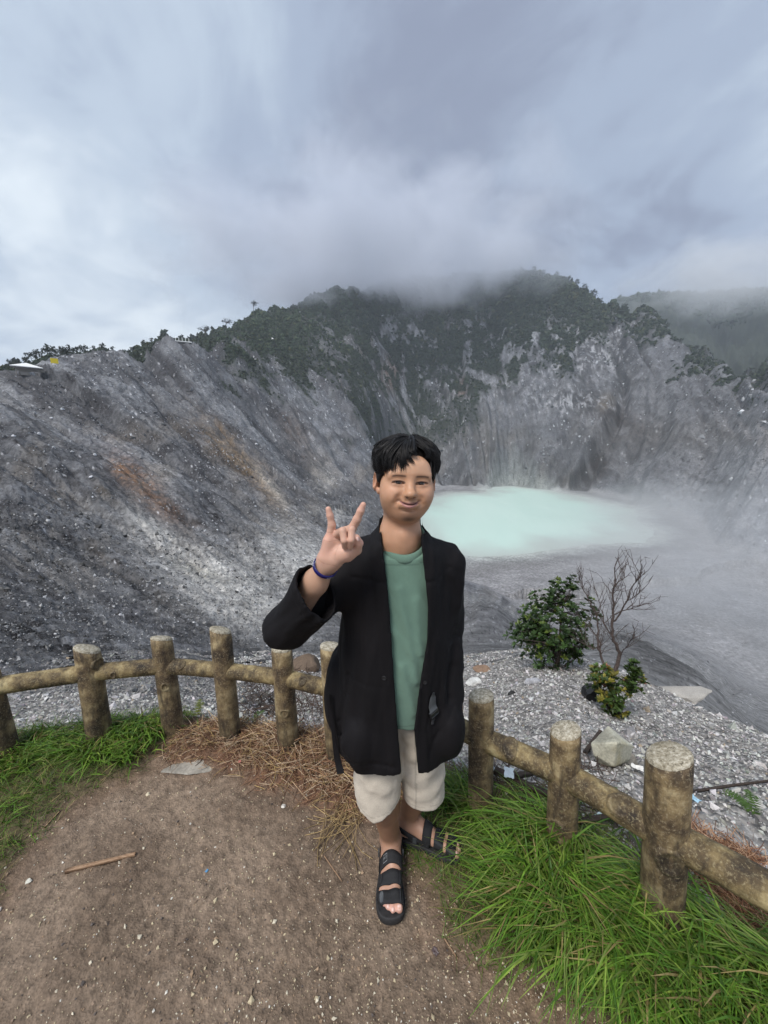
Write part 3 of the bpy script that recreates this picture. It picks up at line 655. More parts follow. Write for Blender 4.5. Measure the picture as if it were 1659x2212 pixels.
def log_mesh(name, A, B, rad, mat_, parent, seed, segs=20, rows=22, tilt=(0, 0), taper=0.0, ends=True, tintf=None, waist=None):
    """round log from A to B with an uneven outline; B end may be sawn at a slant"""
    A, B = np.asarray(A, float), np.asarray(B, float); ax = B - A; Ln = np.linalg.norm(ax); ax /= Ln
    u = np.cross(ax, (0, 1, 0.01) if abs(ax[1]) < 0.8 else (1, 0, 0)); u /= np.linalg.norm(u); w = np.cross(ax, u)
    V, T = [], []
    th = np.linspace(0, 2 * math.pi, segs, endpoint=False)
    for i in range(rows):
        f = i / (rows - 1); r = rad * (1 + taper * (0.5 - f)) * (1 + 0.05 * fbm(np.cos(th) * 1.3 + seed * 7.7, np.sin(th) * 1.3 + f * 3.1, np.full(segs, f * 2.2 + seed), oct=3))
        if ends and i == rows - 1: r = r * 0.965
        sl = (tilt[0] * np.cos(th) + tilt[1] * np.sin(th)) * r * f ** 6
        p = A + ax * (f * Ln) + (u[None] * (np.cos(th) * r)[:, None] + w[None] * (np.sin(th) * r)[:, None]) + ax[None] * sl[:, None]
        V.append(p); T.append(np.full(segs, f))
    V = np.concatenate(V); T = np.concatenate(T); F = grid_faces(rows, segs, True)
    nb = len(V); V = np.concatenate([V, [A, B]])
    j = np.arange(segs); lo = np.stack([np.full(segs, nb), (j + 1) % segs, j], -1); base = (rows - 1) * segs
    hi = np.stack([np.full(segs, nb + 1), base + j, base + (j + 1) % segs], -1)
    T = np.concatenate([T, [0, 1]])
    cols = np.ones((len(V), 3)) if tintf is None else tintf(T, V)
    o = mesh_np(name, V, [F, lo, hi], mat_, parent, cols=cols)
    return o, V[base:base + segs], ax
def disc_knot(parent, c, nrm, rad, depth, seed, mat_=None):
    """a sawn-off branch stub standing proud of a log"""
    n_ = np.asarray(nrm, float); n_ /= np.linalg.norm(n_); u = np.cross(n_, (0.1, 0.2, 1)); u /= np.linalg.norm(u); w = np.cross(n_, u)
    th = np.linspace(0, 2 * math.pi, 14, endpoint=False); V = []
    prof = [(1.25, -0.6), (1.12, 0.25), (1.0, 0.6), (0.80, 0.55), (0.68, 0.2), (0.35, 0.12)]
    for fr, d in prof:
        rr_ = rad * fr * (1 + 0.1 * np.sin(2 * th + seed) + 0.07 * np.sin(3 * th + 2 * seed))
        V.append(c + u[None] * (np.cos(th) * rr_)[:, None] + w[None] * (np.sin(th) * rr_ * 1.15)[:, None] + n_ * depth * d)
    V = np.concatenate(V + [[c + n_ * depth * 0.12]]); k = len(V) - 1; j = np.arange(14); b = 5 * 14
    cols = np.ones((len(V), 3)); cols[42:] = 0.75
    return mesh_np('knot', V, [grid_faces(6, 14, True), np.stack([b + j, b + (j + 1) % 14, np.full(14, k)], -1)], mat_ or M_LOG, parent, cols=cols)
fence = empty('log_fence', (0, 0, 0), 'weathered brown log fence of short round posts and one rail curving along the crater rim', 'fence')
post_tilt = [(0, .2), (.35, .3), (.15, .35), (.3, .25), (.1, .1), (.1, .1), (0, .1), (-.1, .1), (-.25, .1), (-.3, .15), (0, 0)]
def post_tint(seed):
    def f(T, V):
        c = np.ones((len(T), 3)); c *= (0.72 + 0.45 * smooth(0.25, 0.9, T))[:, None]       # darker towards the foot, lighter towards the top
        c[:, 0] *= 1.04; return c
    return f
post_objs = []
for i, (B, T, r) in enumerate(POSTS):
    foot = B + (B - T) * 0.18 - np.array([0, 0, .04])
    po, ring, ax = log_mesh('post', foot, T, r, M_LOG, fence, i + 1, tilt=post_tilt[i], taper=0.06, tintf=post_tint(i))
    post_objs.append(po)
    cen = ring.mean(0); V = np.concatenate([cen + (ring - cen) * f + ax * h for f, h in ((1.012, -.004), (0.99, .003), (0.93, .0075), (0.5, .009))] + [[cen + ax * .0095]])
    s_ = len(ring); j = np.arange(s_)
    mesh_np('sawn_top', V, [grid_faces(4, s_, True), np.stack([3 * s_ + j, 3 * s_ + (j + 1) % s_, np.full(s_, 4 * s_)], -1)], M_SAWN, po)
RAIL_Z = [.43, .435, .43, .43, .43, .42, .41, .395, .385, .40, .42]
rail_objs = []
for i in range(len(POSTS) - 1):
    (B0, T0_, r0), (B1, T1_, r1) = POSTS[i], POSTS[i + 1]
    a = B0 + (T0_ - B0) * (RAIL_Z[i] / T0_[2]); b = B1 + (T1_ - B1) * (RAIL_Z[i + 1] / T1_[2])
    rad = [.047, .046, .043, .043, .043, .044, .046, .048, .051, .054][i]
    ro, _, _ = log_mesh('rail', a, b, rad, M_LOG, fence, 40 + i, segs=18, rows=14, ends=False, tintf=lambda T, V: np.tile((1.12, 1.1, 1.0), (len(T), 1)))
    rail_objs.append((ro, a, b, rad))
def to_cam(p): d = np.array([0, 0, CAM_Z]) - p; return d / np.linalg.norm(d)
def rail_knot(i, f, rad, up=0.3, side=0.0):
    ro, a, b, r = rail_objs[i]; p = a + (b - a) * f; ax = (b - a) / np.linalg.norm(b - a)
    d = to_cam(p) + np.array([0, 0, up]); d -= ax * np.dot(d, ax); d /= np.linalg.norm(d)
    disc_knot(ro, p + d * r * 0.97, d + ax * side, rad, .010, i + f * 9)
def post_knot(i, f, rad, side=0.0):
    B, T, r = POSTS[i]; p = B + (T - B) * f; ax = (T - B) / np.linalg.norm(T - B)
    d = to_cam(p); d -= ax * np.dot(d, ax); d /= np.linalg.norm(d); s_ = np.cross(d, ax); d = d + s_ * side; d /= np.linalg.norm(d)
    disc_knot(post_objs[i], p + d * r * 0.96, d, rad, .010, i * 3 + f * 5)
rail_knot(2, .35, .018); rail_knot(4, .45, .019, .1); rail_knot(7, .38, .030, .5); rail_knot(8, .62, .03, .2, .3); rail_knot(1, .35, .015, -.5)
post_knot(2, .55, .021, .25); post_knot(4, .42, .022, .2); post_knot(1, .86, .028, -.75); post_knot(9, .52, .038, -.25); post_knot(8, .30, .03, .5); post_knot(9, .16, .034, -.1)
# ------------------------------------------------------------------ the man: surfaces grown from smooth distance fields
class Field:
    def __init__(s, lo, hi, h):
        s.lo = np.array(lo, float); s.h = h; s.n = np.ceil((np.array(hi) - s.lo) / h).astype(int) + 1
        s.ax = [(s.lo[i] + h * np.arange(s.n[i])).astype(np.float32) for i in range(3)]
        s.d = np.full(s.n, 10.0, np.float32)
    def box(s, lo, hi, pad):
        a = np.clip(np.floor((np.asarray(lo) - pad - s.lo) / s.h).astype(int), 0, s.n); b = np.clip(np.ceil((np.asarray(hi) + pad - s.lo) / s.h).astype(int) + 1, 0, s.n)
        sl = tuple(slice(p, q) for p, q in zip(a, b))
        return sl, s.ax[0][sl[0]][:, None, None], s.ax[1][sl[1]][None, :, None], s.ax[2][sl[2]][None, None, :]
    def comb(s, sl, e, k, op):
        d = s.d[sl]
        if op == 'add':
            if k > 0: h = np.clip(0.5 + 0.5 * (d - e) / k, 0, 1); r = d + (e - d) * h - k * h * (1 - h)
            else: r = np.minimum(d, e)
        else:
            if k > 0: h = np.clip(0.5 - 0.5 * (d + e) / k, 0, 1); r = d + (-e - d) * h + k * h * (1 - h)
            else: r = np.maximum(d, -e)
        s.d[sl] = r
    def cone(s, a, b, ra, rb, k=0.01, op='add'):
        a, b = np.asarray(a, float), np.asarray(b, float); rm = max(ra, rb)
        sl, X, Y, Z = s.box(np.minimum(a, b) - rm, np.maximum(a, b) + rm, k + 3 * s.h)
        if 0 in s.d[sl].shape: return s
        ab = b - a; t = np.clip(((X - a[0]) * ab[0] + (Y - a[1]) * ab[1] + (Z - a[2]) * ab[2]) / max(ab @ ab, 1e-12), 0, 1)
        e = np.sqrt((X - a[0] - t * ab[0]) ** 2 + (Y - a[1] - t * ab[1]) ** 2 + (Z - a[2] - t * ab[2]) ** 2) - (ra + t * (rb - ra))
        s.comb(sl, e, k, op); return s
    def ell(s, c, r, k=0.01, op='add', rot=None):
        c, r = np.asarray(c, float), np.asarray(r, float); R_ = np.eye(3) if rot is None else np.asarray(rot)
        ext = np.sqrt(((R_ * r[None, :]) ** 2).sum(1))
        sl, X, Y, Z = s.box(c - ext, c + ext, k + 3 * s.h)
        if 0 in s.d[sl].shape: return s
        x, y, z = X - c[0], Y - c[1], Z - c[2]
        q = [R_[0, i] * x + R_[1, i] * y + R_[2, i] * z for i in range(3)]
        k0 = np.sqrt(sum((q[i] / r[i]) ** 2 for i in range(3))); k1 = np.sqrt(sum((q[i] / r[i] ** 2) ** 2 for i in range(3))) + 1e-9
        s.comb(sl, k0 * (k0 - 1) / k1, k, op); return s
    def chain(s, P, rad, k=0.008, op='add'):
        for i in range(len(P) - 1): s.cone(P[i], P[i + 1], rad[i], rad[i + 1], k, op)
        return s
    def grids(s): return s.ax[0][:, None, None], s.ax[1][None, :, None], s.ax[2][None, None, :]
    def mesh(s):
        d = s.d; sg = d < 0; nx, ny, nz = d.shape
        cs = np.zeros((nx - 1, ny - 1, nz - 1), np.int8)
        for i in (0, 1):
            for j in (0, 1):
                for k in (0, 1): cs += sg[i:nx - 1 + i, j:ny - 1 + j, k:nz - 1 + k]
        act = (cs > 0) & (cs < 8); ids = np.full(act.shape, -1, np.int64); I = np.argwhere(act); ids[act] = np.arange(len(I))
        acc = np.zeros((len(I), 3)); cnt = np.zeros(len(I)); cr = {}
        for i in (0, 1):
            for j in (0, 1):
                for k in (0, 1): cr[i, j, k] = d[I[:, 0] + i, I[:, 1] + j, I[:, 2] + k].astype(float)
        for (p, q) in [((0,0,0),(1,0,0)),((0,1,0),(1,1,0)),((0,0,1),(1,0,1)),((0,1,1),(1,1,1)),((0,0,0),(0,1,0)),((1,0,0),(1,1,0)),((0,0,1),(0,1,1)),((1,0,1),(1,1,1)),((0,0,0),(0,0,1)),((1,0,0),(1,0,1)),((0,1,0),(0,1,1)),((1,1,0),(1,1,1))]:
            a, b = cr[p], cr[q]; m_ = (a < 0) != (b < 0); t = np.where(m_, a / np.where(m_, a - b, 1), 0)
            pt = np.asarray(p)[None] + t[:, None] * (np.asarray(q) - np.asarray(p))[None]; acc[m_] += pt[m_]; cnt[m_] += 1
        V = s.lo + (I + acc / cnt[:, None]) * s.h
        Q = []
        for axis in range(3):
            a = sg; b = np.roll(sg, -1, axis); e = a != b
            sl = [slice(1, -1)] * 3; sl[axis] = slice(0, -1)
            w = np.argwhere(e[tuple(sl)]); 
            if not len(w): continue
            off = np.ones(3, int); off[axis] = 0; w = w + off
            o1, o2 = [(1, 2), (2, 0), (0, 1)][axis]
            def cell(d1, d2):
                c = w.copy(); c[:, o1] -= d1; c[:, o2] -= d2; return ids[c[:, 0], c[:, 1], c[:, 2]]
            q = np.stack([cell(1, 1), cell(0, 1), cell(0, 0), cell(1, 0)], -1)
            inside = sg[w[:, 0], w[:, 1], w[:, 2]]; q[~inside] = q[~inside][:, ::-1]; Q.append(q)
        return V, np.concatenate(Q)
def relax(V, F, n=2, lam=0.5):
    """a little Laplacian smoothing of a quad mesh"""
    e = np.concatenate([F[:, [0, 1]], F[:, [1, 2]], F[:, [2, 3]], F[:, [3, 0]]]); e = np.concatenate([e, e[:, ::-1]])
    cnt = np.bincount(e[:, 0], minlength=len(V))[:, None]
    for _ in range(n):
        s_ = np.stack([np.bincount(e[:, 0], V[e[:, 1], i], len(V)) for i in range(3)], -1); V = V * (1 - lam) + lam * s_ / np.maximum(cnt, 1)
    return V
def rotm(ax, deg): return np.array(Matrix.Rotation(R(deg), 3, ax))

# ---- materials
m = Mat('skin'); tint = m.attr('tint'); nA = m.noise(160, 4, 0.6); nB = m.noise(22, 3, 0.5)
c = m.mix(1.0, tint, m.ramp(nB, [(0.35, 0.93), (0.65, 1.06)]), 'MULTIPLY')
M_SKIN = m.done(c, 0.48, m.bump(nA, 0.12, 0.002), 0.42)
m.b.inputs['Subsurface Weight'].default_value = 0.12; m.b.inputs['Subsurface Radius'].default_value = (0.008, 0.004, 0.002); m.b.inputs['Subsurface Scale'].default_value = 0.6
def cloth(name, col, wv=900, rough=0.9, var=0.12, sheen=0.2, bump=0.25):
    m = Mat(name); nA = m.noise(wv, 2, 0.6); nB = m.noise(7, 4, 0.55); tint = m.attr('tint')
    c = m.mix(1.0, col, m.ramp(nB, [(0.3, 1 - var), (0.7, 1 + var)]), 'MULTIPLY'); c = m.mix(1.0, c, m.ramp(nA, [(0.3, 0.85), (0.7, 1.15)]), 'MULTIPLY')
    c = m.mix(1.0, c, tint, 'MULTIPLY')
    m_ = m.done(c, rough, m.bump(m.math('ADD', nA, m.math('MULTIPLY', nB, 2.0)), bump, 0.003), 0.2)
    m.b.inputs['Sheen Weight'].default_value = sheen; m.b.inputs['Sheen Roughness'].default_value = 0.5
    return m_
M_JACKET = cloth('black_jersey', (0.0058, 0.0050, 0.0060), 700, 0.8, 0.15, 0.0)
M_TEE = cloth('sage_cotton', (0.135, 0.222, 0.170), 800, 0.95, 0.1, 0.15)
M_SHORTS = cloth('beige_linen', (0.52, 0.46, 0.38), 500, 0.95, 0.06, 0.1, 0.3)
m = Mat('hair_black'); nA = m.noise(40, 3, 0.6); M_HAIR = m.done(m.ramp(nA, [(0.3, (0.0035, 0.003, 0.003)), (0.7, (0.010, 0.008, 0.0075))]), 0.46, None, 0.32)
m = Mat('rubber_sole'); nA = m.noise(90, 4, 0.6); M_SOLE = m.done(m.ramp(nA, [(0.3, (0.018, 0.018, 0.019)), (0.7, (0.036, 0.035, 0.036))]), 0.75, m.bump(nA, 0.25, 0.003), 0.35)
m = Mat('webbing'); nA = m.noise(600, 2, 0.6); M_STRAP = m.done(m.ramp(nA, [(0.3, (0.012, 0.012, 0.013)), (0.7, (0.024, 0.024, 0.026))]), 0.8, m.bump(nA, 0.3, 0.002), 0.3)
m = Mat('grey_plastic'); M_PLASTIC = m.done((0.055, 0.06, 0.065), 0.45, None, 0.5)
m = Mat('black_plastic'); M_BUCKLE = m.done((0.012, 0.012, 0.013), 0.35, None, 0.5)
m = Mat('navy_silicone'); M_BAND = m.done((0.008, 0.007, 0.11), 0.4, None, 0.5)
m = Mat('white_print'); M_WHITE = m.done((0.75, 0.75, 0.78), 0.7)
m = Mat('grey_print'); M_GREYP = m.done((0.22, 0.225, 0.23), 0.8)
m = Mat('eye_white'); M_EYE = m.done(m.attr('tint'), 0.15, None, 0.5)
m = Mat('nail'); M_NAIL = m.done((0.62, 0.40, 0.34), 0.35, None, 0.5)

man = empty('person', (0.03, 1.26, 0), 'smiling man in black jacket, green T-shirt and beige shorts, raising a horns hand sign', 'person')
MI = Matrix.Translation((-0.03, -1.26, 0))
def own(o, parent=None):
    """hang a world-space mesh under the man (or a part of his) without moving it"""
    o.parent = parent or man; o.matrix_parent_inverse = Matrix.Identity(4)
    if parent is None: o.location = (-0.03, -1.26, 0)
    return o

# ---- head -------------------------------------------------------------
HC = np.array([0.0655, 1.187, 1.570])
Rh = rotm('Z', 6.0) @ rotm('Y', 3.0) @ rotm('X', 0.0)          # columns: local x (picture right), y (away from the camera), z
def hw(p): return HC + (np.atleast_2d(p) * np.array([1, -1, 1])) @ Rh.T      # local (right, forward, up) -> world
H = Field((-.115, -.13, -.285), (.115, .15, .125), 0.0024)
H.ell((0, -.020, .030), (.077, .098, .082), 0)
H.ell((0, .026, -.022), (.0745, .070, .088), .03)
for s in (-1, 1):
    H.ell((s * .043, .050, -.034), (.0335, .041, .038), .03)           # cheeks
    H.ell((s * .039, .012, -.072), (.028, .050, .034), .03)           # jaw
H.ell((0, .052, -.085), (.038, .036, .028), .025)                      # chin
H.ell((0, .022, -.098), (.044, .052, .028), .025)                       # soft under the chin
H.ell((0, .068, .040), (.058, .030, .034), .03)                        # forehead
for s in (-1, 1):
    H.ell((s * .030, .0805, .019), (.024, .0085, .0070), .025)         # brow ridge
    H.ell((s * .0335, .1058, .002), (.0205, .0120, .0100), .024, 'sub') # eye hollow
    H.ell((s * .0335, .0775, -.001), (.0180, .0157, .0108), .010)      # lids over the eyeball
H.cone((0, .088, .006), (0, .1045, -.026), .0085, .0120, .014)         # nose bridge
H.ell((0, .1100, -.0295), (.0138, .0130, .0112), .008)                 # tip
for s in (-1, 1):
    H.ell((s * .0165, .0985, -.0325), (.0090, .0115, .0085), .006)     # wings
    H.cone((s * .0075, .111, -.0410), (s * .0095, .104, -.0385), .0032, .0042, .003, 'sub')
H.ell((0, .090, -.055), (.034, .012, .020), .016)                      # mouth mound
for xs in np.linspace(-1, 1, 9):                                        # lips: fuller in the middle, corners drawn up in a smile
    zc = -.0610 + .0070 * xs * xs; f = 1 - .62 * xs * xs; yc = .0985 - .0135 * xs * xs
    H.ell((xs * .0258, yc, zc + .0040 * f), (.0052, .0066 * f + .0012, .0046 * f + .0008), .004)
    H.ell((xs * .0240, yc - .0005, zc - .0052 * f), (.0056, .0072 * f + .001, .0055 * f + .0008), .004)
for xs in np.linspace(-1, 1, 15):
    H.ell((xs * .0295, .1050 - .0155 * xs * xs, -.0610 + .0088 * xs * xs), (.0032, .0070 * (1 - .35 * xs * xs), .0011), .0026, 'sub')
for s in (-1, 1):                                                       # soft fold of the smiling cheek
    H.chain([(s * .0235, .1015, -.032), (s * .0325, .0975, -.045), (s * .0385, .0905, -.060)], [.0020, .0026, .0018], .016, 'sub')
H.ell((0, .090, -.0775), (.020, .006, .0045), .008, 'sub')             # dip below the lower lip
for s in (-1, 1):                                                       # eye slits, narrowed by the smile
    for xs in np.linspace(-1, 1, 7):
        H.ell((s * .0335 + xs * .0152, .0945, -.0012 + .0016 * (1 - xs * xs) - (.0008 if xs * s < 0 else 0)), (.0036, .0125, .0052 * (1 - .55 * xs * xs)), .0012, 'sub')
    H.ell((s * .0885, -.016, -.008), (.0095, .0200, .0320), .006, rot=rotm('Z', s * -34) @ rotm('X', -6))
    H.ell((s * .0965, -.006, -.004), (.0060, .0115, .0195), .005, 'sub', rot=rotm('Z', s * -34))
    H.ell((s * .0800, -.004, -.036), (.0075, .0085, .0110), .006)      # lobe
H.cone((0, -.022, -.085), (-.004, -.016, -.19), .0550, .0630, .025)    # neck
H.cone((-.004, -.016, -.19), (-.004, -.030, -.275), .064, .066, .03)
H.ell((.0, .036, -.165), (.010, .014, .014), .02)
Vh, Fh = H.mesh(); Vh = relax(Vh, Fh, 1, 0.35)
Lh = Vh.copy(); Lh_r, Lh_f, Lh_u = Lh[:, 0], Lh[:, 1], Lh[:, 2]
skin = np.array((0.49, 0.268, 0.160))
ch = np.tile(skin, (len(Vh), 1))
def wash(c, col, w): return c + (np.asarray(col) - c) * np.clip(w, 0, 1)[:, None]
def g3(x, y, z, sx, sy, sz): return np.exp(-((Lh_r - x) / sx) ** 2 - ((Lh_f - y) / sy) ** 2 - ((Lh_u - z) / sz) ** 2)
front = smooth(.055, .08, Lh_f)
ch = wash(ch, (0.58, 0.345, 0.225), front * smooth(.0, .05, Lh_u) * .7)                     # forehead lighter: light from above painted into the skin
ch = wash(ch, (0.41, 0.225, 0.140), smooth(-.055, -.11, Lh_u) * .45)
for s in (-1, 1):
    ch = wash(ch, (0.57, 0.32, 0.22), g3(s * .047, .075, -.028, .022, .03, .02) * .6)
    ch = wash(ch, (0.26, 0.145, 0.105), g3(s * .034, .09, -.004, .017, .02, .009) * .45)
    q = np.abs(Lh_r * s - .034); ar = .0205 - 5.5 * np.maximum(q - .004, 0) ** 2 - .10 * np.maximum(Lh_r * s - .040, 0)
    ch = wash(ch, (0.055, 0.032, 0.026), front * np.exp(-((Lh_u - ar) / .0030) ** 2) * smooth(.023, .016, q) * .92)      # thin brows
    ch = wash(ch, (0.035, 0.02, 0.018), front * np.clip(np.exp(-((Lh_u - .0024 - .0028 * (1 - (q / .016) ** 2)) / .0026) ** 2) * smooth(.0212, .0165, q) * 1.0 + np.exp(-((Lh_u + .0042 + .0010 * (1 - (q / .015) ** 2)) / .0012) ** 2) * smooth(.016, .011, q) * .35, 0, 1))
    ch = wash(ch, (0.16, 0.095, 0.07), g3(s * .0330, .088, -.0520, .0060, .02, .0040) * .5)    # moustache wisp and soft corner shadow, painted together
    ch = wash(ch, (0.44, 0.23, 0.17), np.clip(np.exp(-((Lh_r * s - .088) / .012) ** 2 - ((Lh_f + .012) / .03) ** 2), 0, 1) * .4)
lipz = -.0610 + .0070 * (Lh_r / .0255) ** 2
lw = smooth(.032, .026, np.abs(Lh_r)) * front
f_ = np.clip(1 - .62 * (Lh_r / .024) ** 2, .1, 1)
ch = wash(ch, (0.245, 0.115, 0.098), lw * smooth(.0088, .0062, (Lh_u - lipz) / f_) * smooth(-.001, .0008, Lh_u - lipz))
ch = wash(ch, (0.40, 0.195, 0.175), lw * smooth(-.0118, -.0085, (Lh_u - lipz) / f_) * smooth(.0008, -.001, Lh_u - lipz))
ch = wash(ch, (0.05, 0.022, 0.02), lw * np.exp(-((Lh_u - lipz) / .0011) ** 2) * .85)
ch = wash(ch, (0.20, 0.115, 0.082), front * np.exp(-((Lh_u + .0465) / .0055) ** 2) * smooth(.034, .02, np.abs(Lh_r)) * .38)  # shaved upper lip
ch = wash(ch, (0.045, 0.03, 0.026), g3(.004, .075, -.106, .020, .03, .0085) * .85)               # goatee under the chin
ch = wash(ch, (0.14, 0.085, 0.062), g3(0, .075, -.095, .034, .04, .015) * .45)
ch = wash(ch, (0.13, 0.07, 0.05), (g3(-.0085, .108, -.0405, .004, .01, .003) + g3(.0085, .108, -.0405, .004, .01, .003)) * .9)
Wh = hw(Vh)
parts_V, parts_F, parts_C = [Wh], [Fh], [ch]

# ---- raised right forearm and hand ------------------------------------
def cp(cx, cy, Y): return at_y((1200 + cx / 5.529) * .5486, (1950 + cy / 5.529) * .5486, Y)
HY = 1.025
A = Field((-.36, .93, 1.09), (-.02, 1.19, 1.56), 0.0025)
elb = np.array([-.305, 1.135, 1.125]); wr = cp(515, 1470, HY + .012)
A.cone(elb, wr + (elb - wr) * .30, .043, .0355, 0); A.cone(wr + (elb - wr) * .30, wr, .0355, .0255, .02)
A.cone(cp(430, 1400, HY + .012), cp(600, 1480, HY + .010), .020, .021, .02)
mcp5, mcp4, mcp3, mcp2 = cp(555, 900, HY), cp(700, 850, HY - .004), cp(860, 800, HY - .002), cp(1010, 760, HY + .004)
for p, w, r0, r1 in ((mcp5, (450, 1330), .0165, .0125), (mcp4, (520, 1330), .0170, .0125), (mcp3, (600, 1350), .0170, .0130), (mcp2, (680, 1380), .0165, .0125)):
    A.cone(cp(w[0], w[1], HY + .010), p + np.array([0, .006, 0]), r0, r1, .016)
A.cone(cp(480, 1330, HY - .001), cp(500, 1000, HY - .004), .0150, .0125, .016)        # heel of the hand below the little finger
A.cone(cp(690, 1380, HY - .002), cp(1010, 1190, HY - .012), .0200, .0175, .018)       # ball of the thumb
A.ell(cp(850, 1270, HY - .008), (.026, .017, .019), .014)
A.chain([mcp5, cp(590, 640, HY - .006), cp(550, 445, HY - .010), cp(512, 300, HY - .012)], [.0128, .0100, .0088, .0074], .006)     # little finger
A.chain([mcp2, cp(1135, 530, HY - .004), cp(1215, 345, HY - .007), cp(1275, 205, HY - .009)], [.0128, .0108, .0095, .0078], .006)  # index
A.chain([mcp4, cp(825, 775, HY - .042), cp(862, 985, HY - .050), cp(868, 1120, HY - .030)], [.0115, .0102, .0093, .0080], .0025)   # ring, folded
A.chain([mcp3, cp(1022, 745, HY - .044), cp(1012, 970, HY - .054), cp(992, 1125, HY - .036)], [.0118, .0100, .0093, .0082], .0015) # middle, folded
A.chain([cp(940, 1330, HY - .004), cp(1130, 1190, HY - .012), cp(1178, 1045, HY - .030), cp(1128, 925, HY - .044)], [.0160, .0135, .0112, .0092], .005)  # thumb
Va, Fa = A.mesh(); Va = relax(Va, Fa, 1, 0.22)
ca = np.tile((0.47, 0.28, 0.19), (len(Va), 1))
px_a, py_a = CX + FPX * Va[:, 0] / (Va[:, 1] * math.cos(PITCH) - (Va[:, 2] - CAM_Z) * math.sin(PITCH)), Va[:, 2]
palm = smooth(1.325, 1.36, Va[:, 2])
ca = wash(ca, (0.56, 0.335, 0.245), palm)
for q in (cp(512, 310, HY), cp(1275, 230, HY), cp(1130, 960, HY - .04), cp(540, 900, HY), cp(980, 1250, HY), cp(480, 1200, HY)):
    ca = wash(ca, (0.66, 0.34, 0.27), np.exp(-((Va - q) ** 2).sum(1) / .022 ** 2) * .6)
ca = wash(ca, (0.40, 0.225, 0.145), smooth(1.31, 1.24, Va[:, 2]) * .6)
def crease(c, pts, w, k):
    for a, b in zip(pts[:-1], pts[1:]):
        ab = (b - a)[[0, 2]]; t = np.clip(((Va[:, [0, 2]] - a[[0, 2]]) @ ab) / (ab @ ab), 0, 1); dd = np.hypot(*(Va[:, [0, 2]] - a[[0, 2]] - t[:, None] * ab).T)
        c = wash(c, (0.30, 0.13, 0.09), np.exp(-(dd / w) ** 2) * k)
    return c
for pts in ([(430, 955), (560, 975), (690, 955), (770, 930)], [(610, 1175), (720, 1090), (800, 985)], [(680, 1380), (680, 1250), (720, 1130), (780, 1040)], [(300, 1370), (430, 1440), (640, 1470), (720, 1510)], [(1010, 1290), (1010, 1180)],
            [(520, 605), (650, 590)], [(495, 452), (600, 430)], [(1080, 500), (1210, 555)], [(1155, 340), (1270, 365)], [(480, 788), (655, 775)], [(760, 800), (770, 960)]):
    ca = crease(ca, [cp(x_, y_, HY) for x_, y_ in pts], .0011, .38)
parts_V.append(Va); parts_F.append(Fa); parts_C.append(ca)

# ---- trunk, legs, feet, left forearm ----------------------------------
B = Field((-.20, 1.02, -.005), (.36, 1.52, 1.42), 0.0048)
B.cone((.05, 1.24, 1.18), (.04, 1.27, .80), .105, .115, 0); B.cone((-.07, 1.235, 1.305), (.17, 1.24, 1.305), .055, .055, .05)
B.cone((.06, 1.215, 1.30), (.062, 1.21, 1.37), .040, .040, .03)
B.cone((.205, 1.25, 1.28), (.220, 1.27, 1.06), .036, .034, .02); B.cone((.220, 1.27, 1.06), (.248, 1.225, .82), .032, .028, .02)
B.cone((.248, 1.225, .82), (.243, 1.205, .76), .029, .033, .02)
# right leg (the standing one) and left leg crossing behind, each knee and ankle at its place
RK, RA = np.array([-.010, 1.215, .43]), np.array([.027, 1.318, .095])
LK, LA = np.array([.160, 1.285, .43]), np.array([.100, 1.408, .095])
B.cone((-.020, 1.25, .80), RK, .085, .062, .03); B.cone((.120, 1.26, .80), LK, .085, .062, .03)
for K, An, cal in ((RK, RA, .0545), (LK, LA, .0555)):
    mid = K + (An - K) * .36 + np.array([0, .012, 0])
    B.cone(K, mid, .058, cal, .02); B.cone(mid, An, cal, .0375, .02)
def foot(An, heel, toe, s):
    """bare foot pointing from heel to toe; s = +1 when the big toe is on the picture's right"""
    d = toe - heel; L_ = np.linalg.norm(d); d = d / L_; n_ = np.array([-d[1], d[0], 0]) * 1.0
    side = np.array([d[1], -d[0], 0]) * -s
    Z0 = .034
    P = lambda f, w, z: heel + d * f * L_ + side * w + np.array([0, 0, z])
    B.cone(P(.12, 0, Z0 + .026), An, .031, .034, .025)
    B.cone(P(.10, 0, Z0 + .020), P(.30, 0, Z0 + .022), .030, .030, .02)
    B.cone(An, P(.46, .004, Z0 + .040), .036, .030, .025)
    B.cone(P(.40, .010, Z0 + .034), P(.74, .018, Z0 + .014), .030, .020, .02); B.cone(P(.35, -.016, Z0 + .020), P(.70, -.022, Z0 + .010), .024, .017, .02)
    toes = []
    for k, (w, f1, r) in enumerate(((.031, .905, .0135), (.008, .925, .0098), (-.009, .895, .0094), (-.0245, .855, .0090), (-.038, .805, .0086))):
        a, b = P(.70, w * .85, Z0 + .012), P(f1, w, Z0 + .008); B.cone(a, b, .0115, r, .005); toes.append((b, d, side, r))
    return P, toes, d, side
rf_heel, rf_toe = np.array([.030, 1.372, 0]), np.array([.023, 1.085, 0])
lf_heel, lf_toe = np.array([.062, 1.408, 0]), np.array([.330, 1.315, 0])
PR, toesR, dR, sR = foot(RA, rf_heel, rf_toe, 1)
PL_, toesL, dL, sL = foot(LA, lf_heel, lf_toe, -1)
Vb, Fb = B.mesh(); Vb = relax(Vb, Fb, 2, 0.4)
cb = np.tile((0.265, 0.143, 0.086), (len(Vb), 1))
cb = wash(cb, (0.42, 0.24, 0.165), smooth(.17, .07, Vb[:, 2])); cb = wash(cb, (0.36, 0.20, 0.125), smooth(.3, .5, Vb[:, 2]))
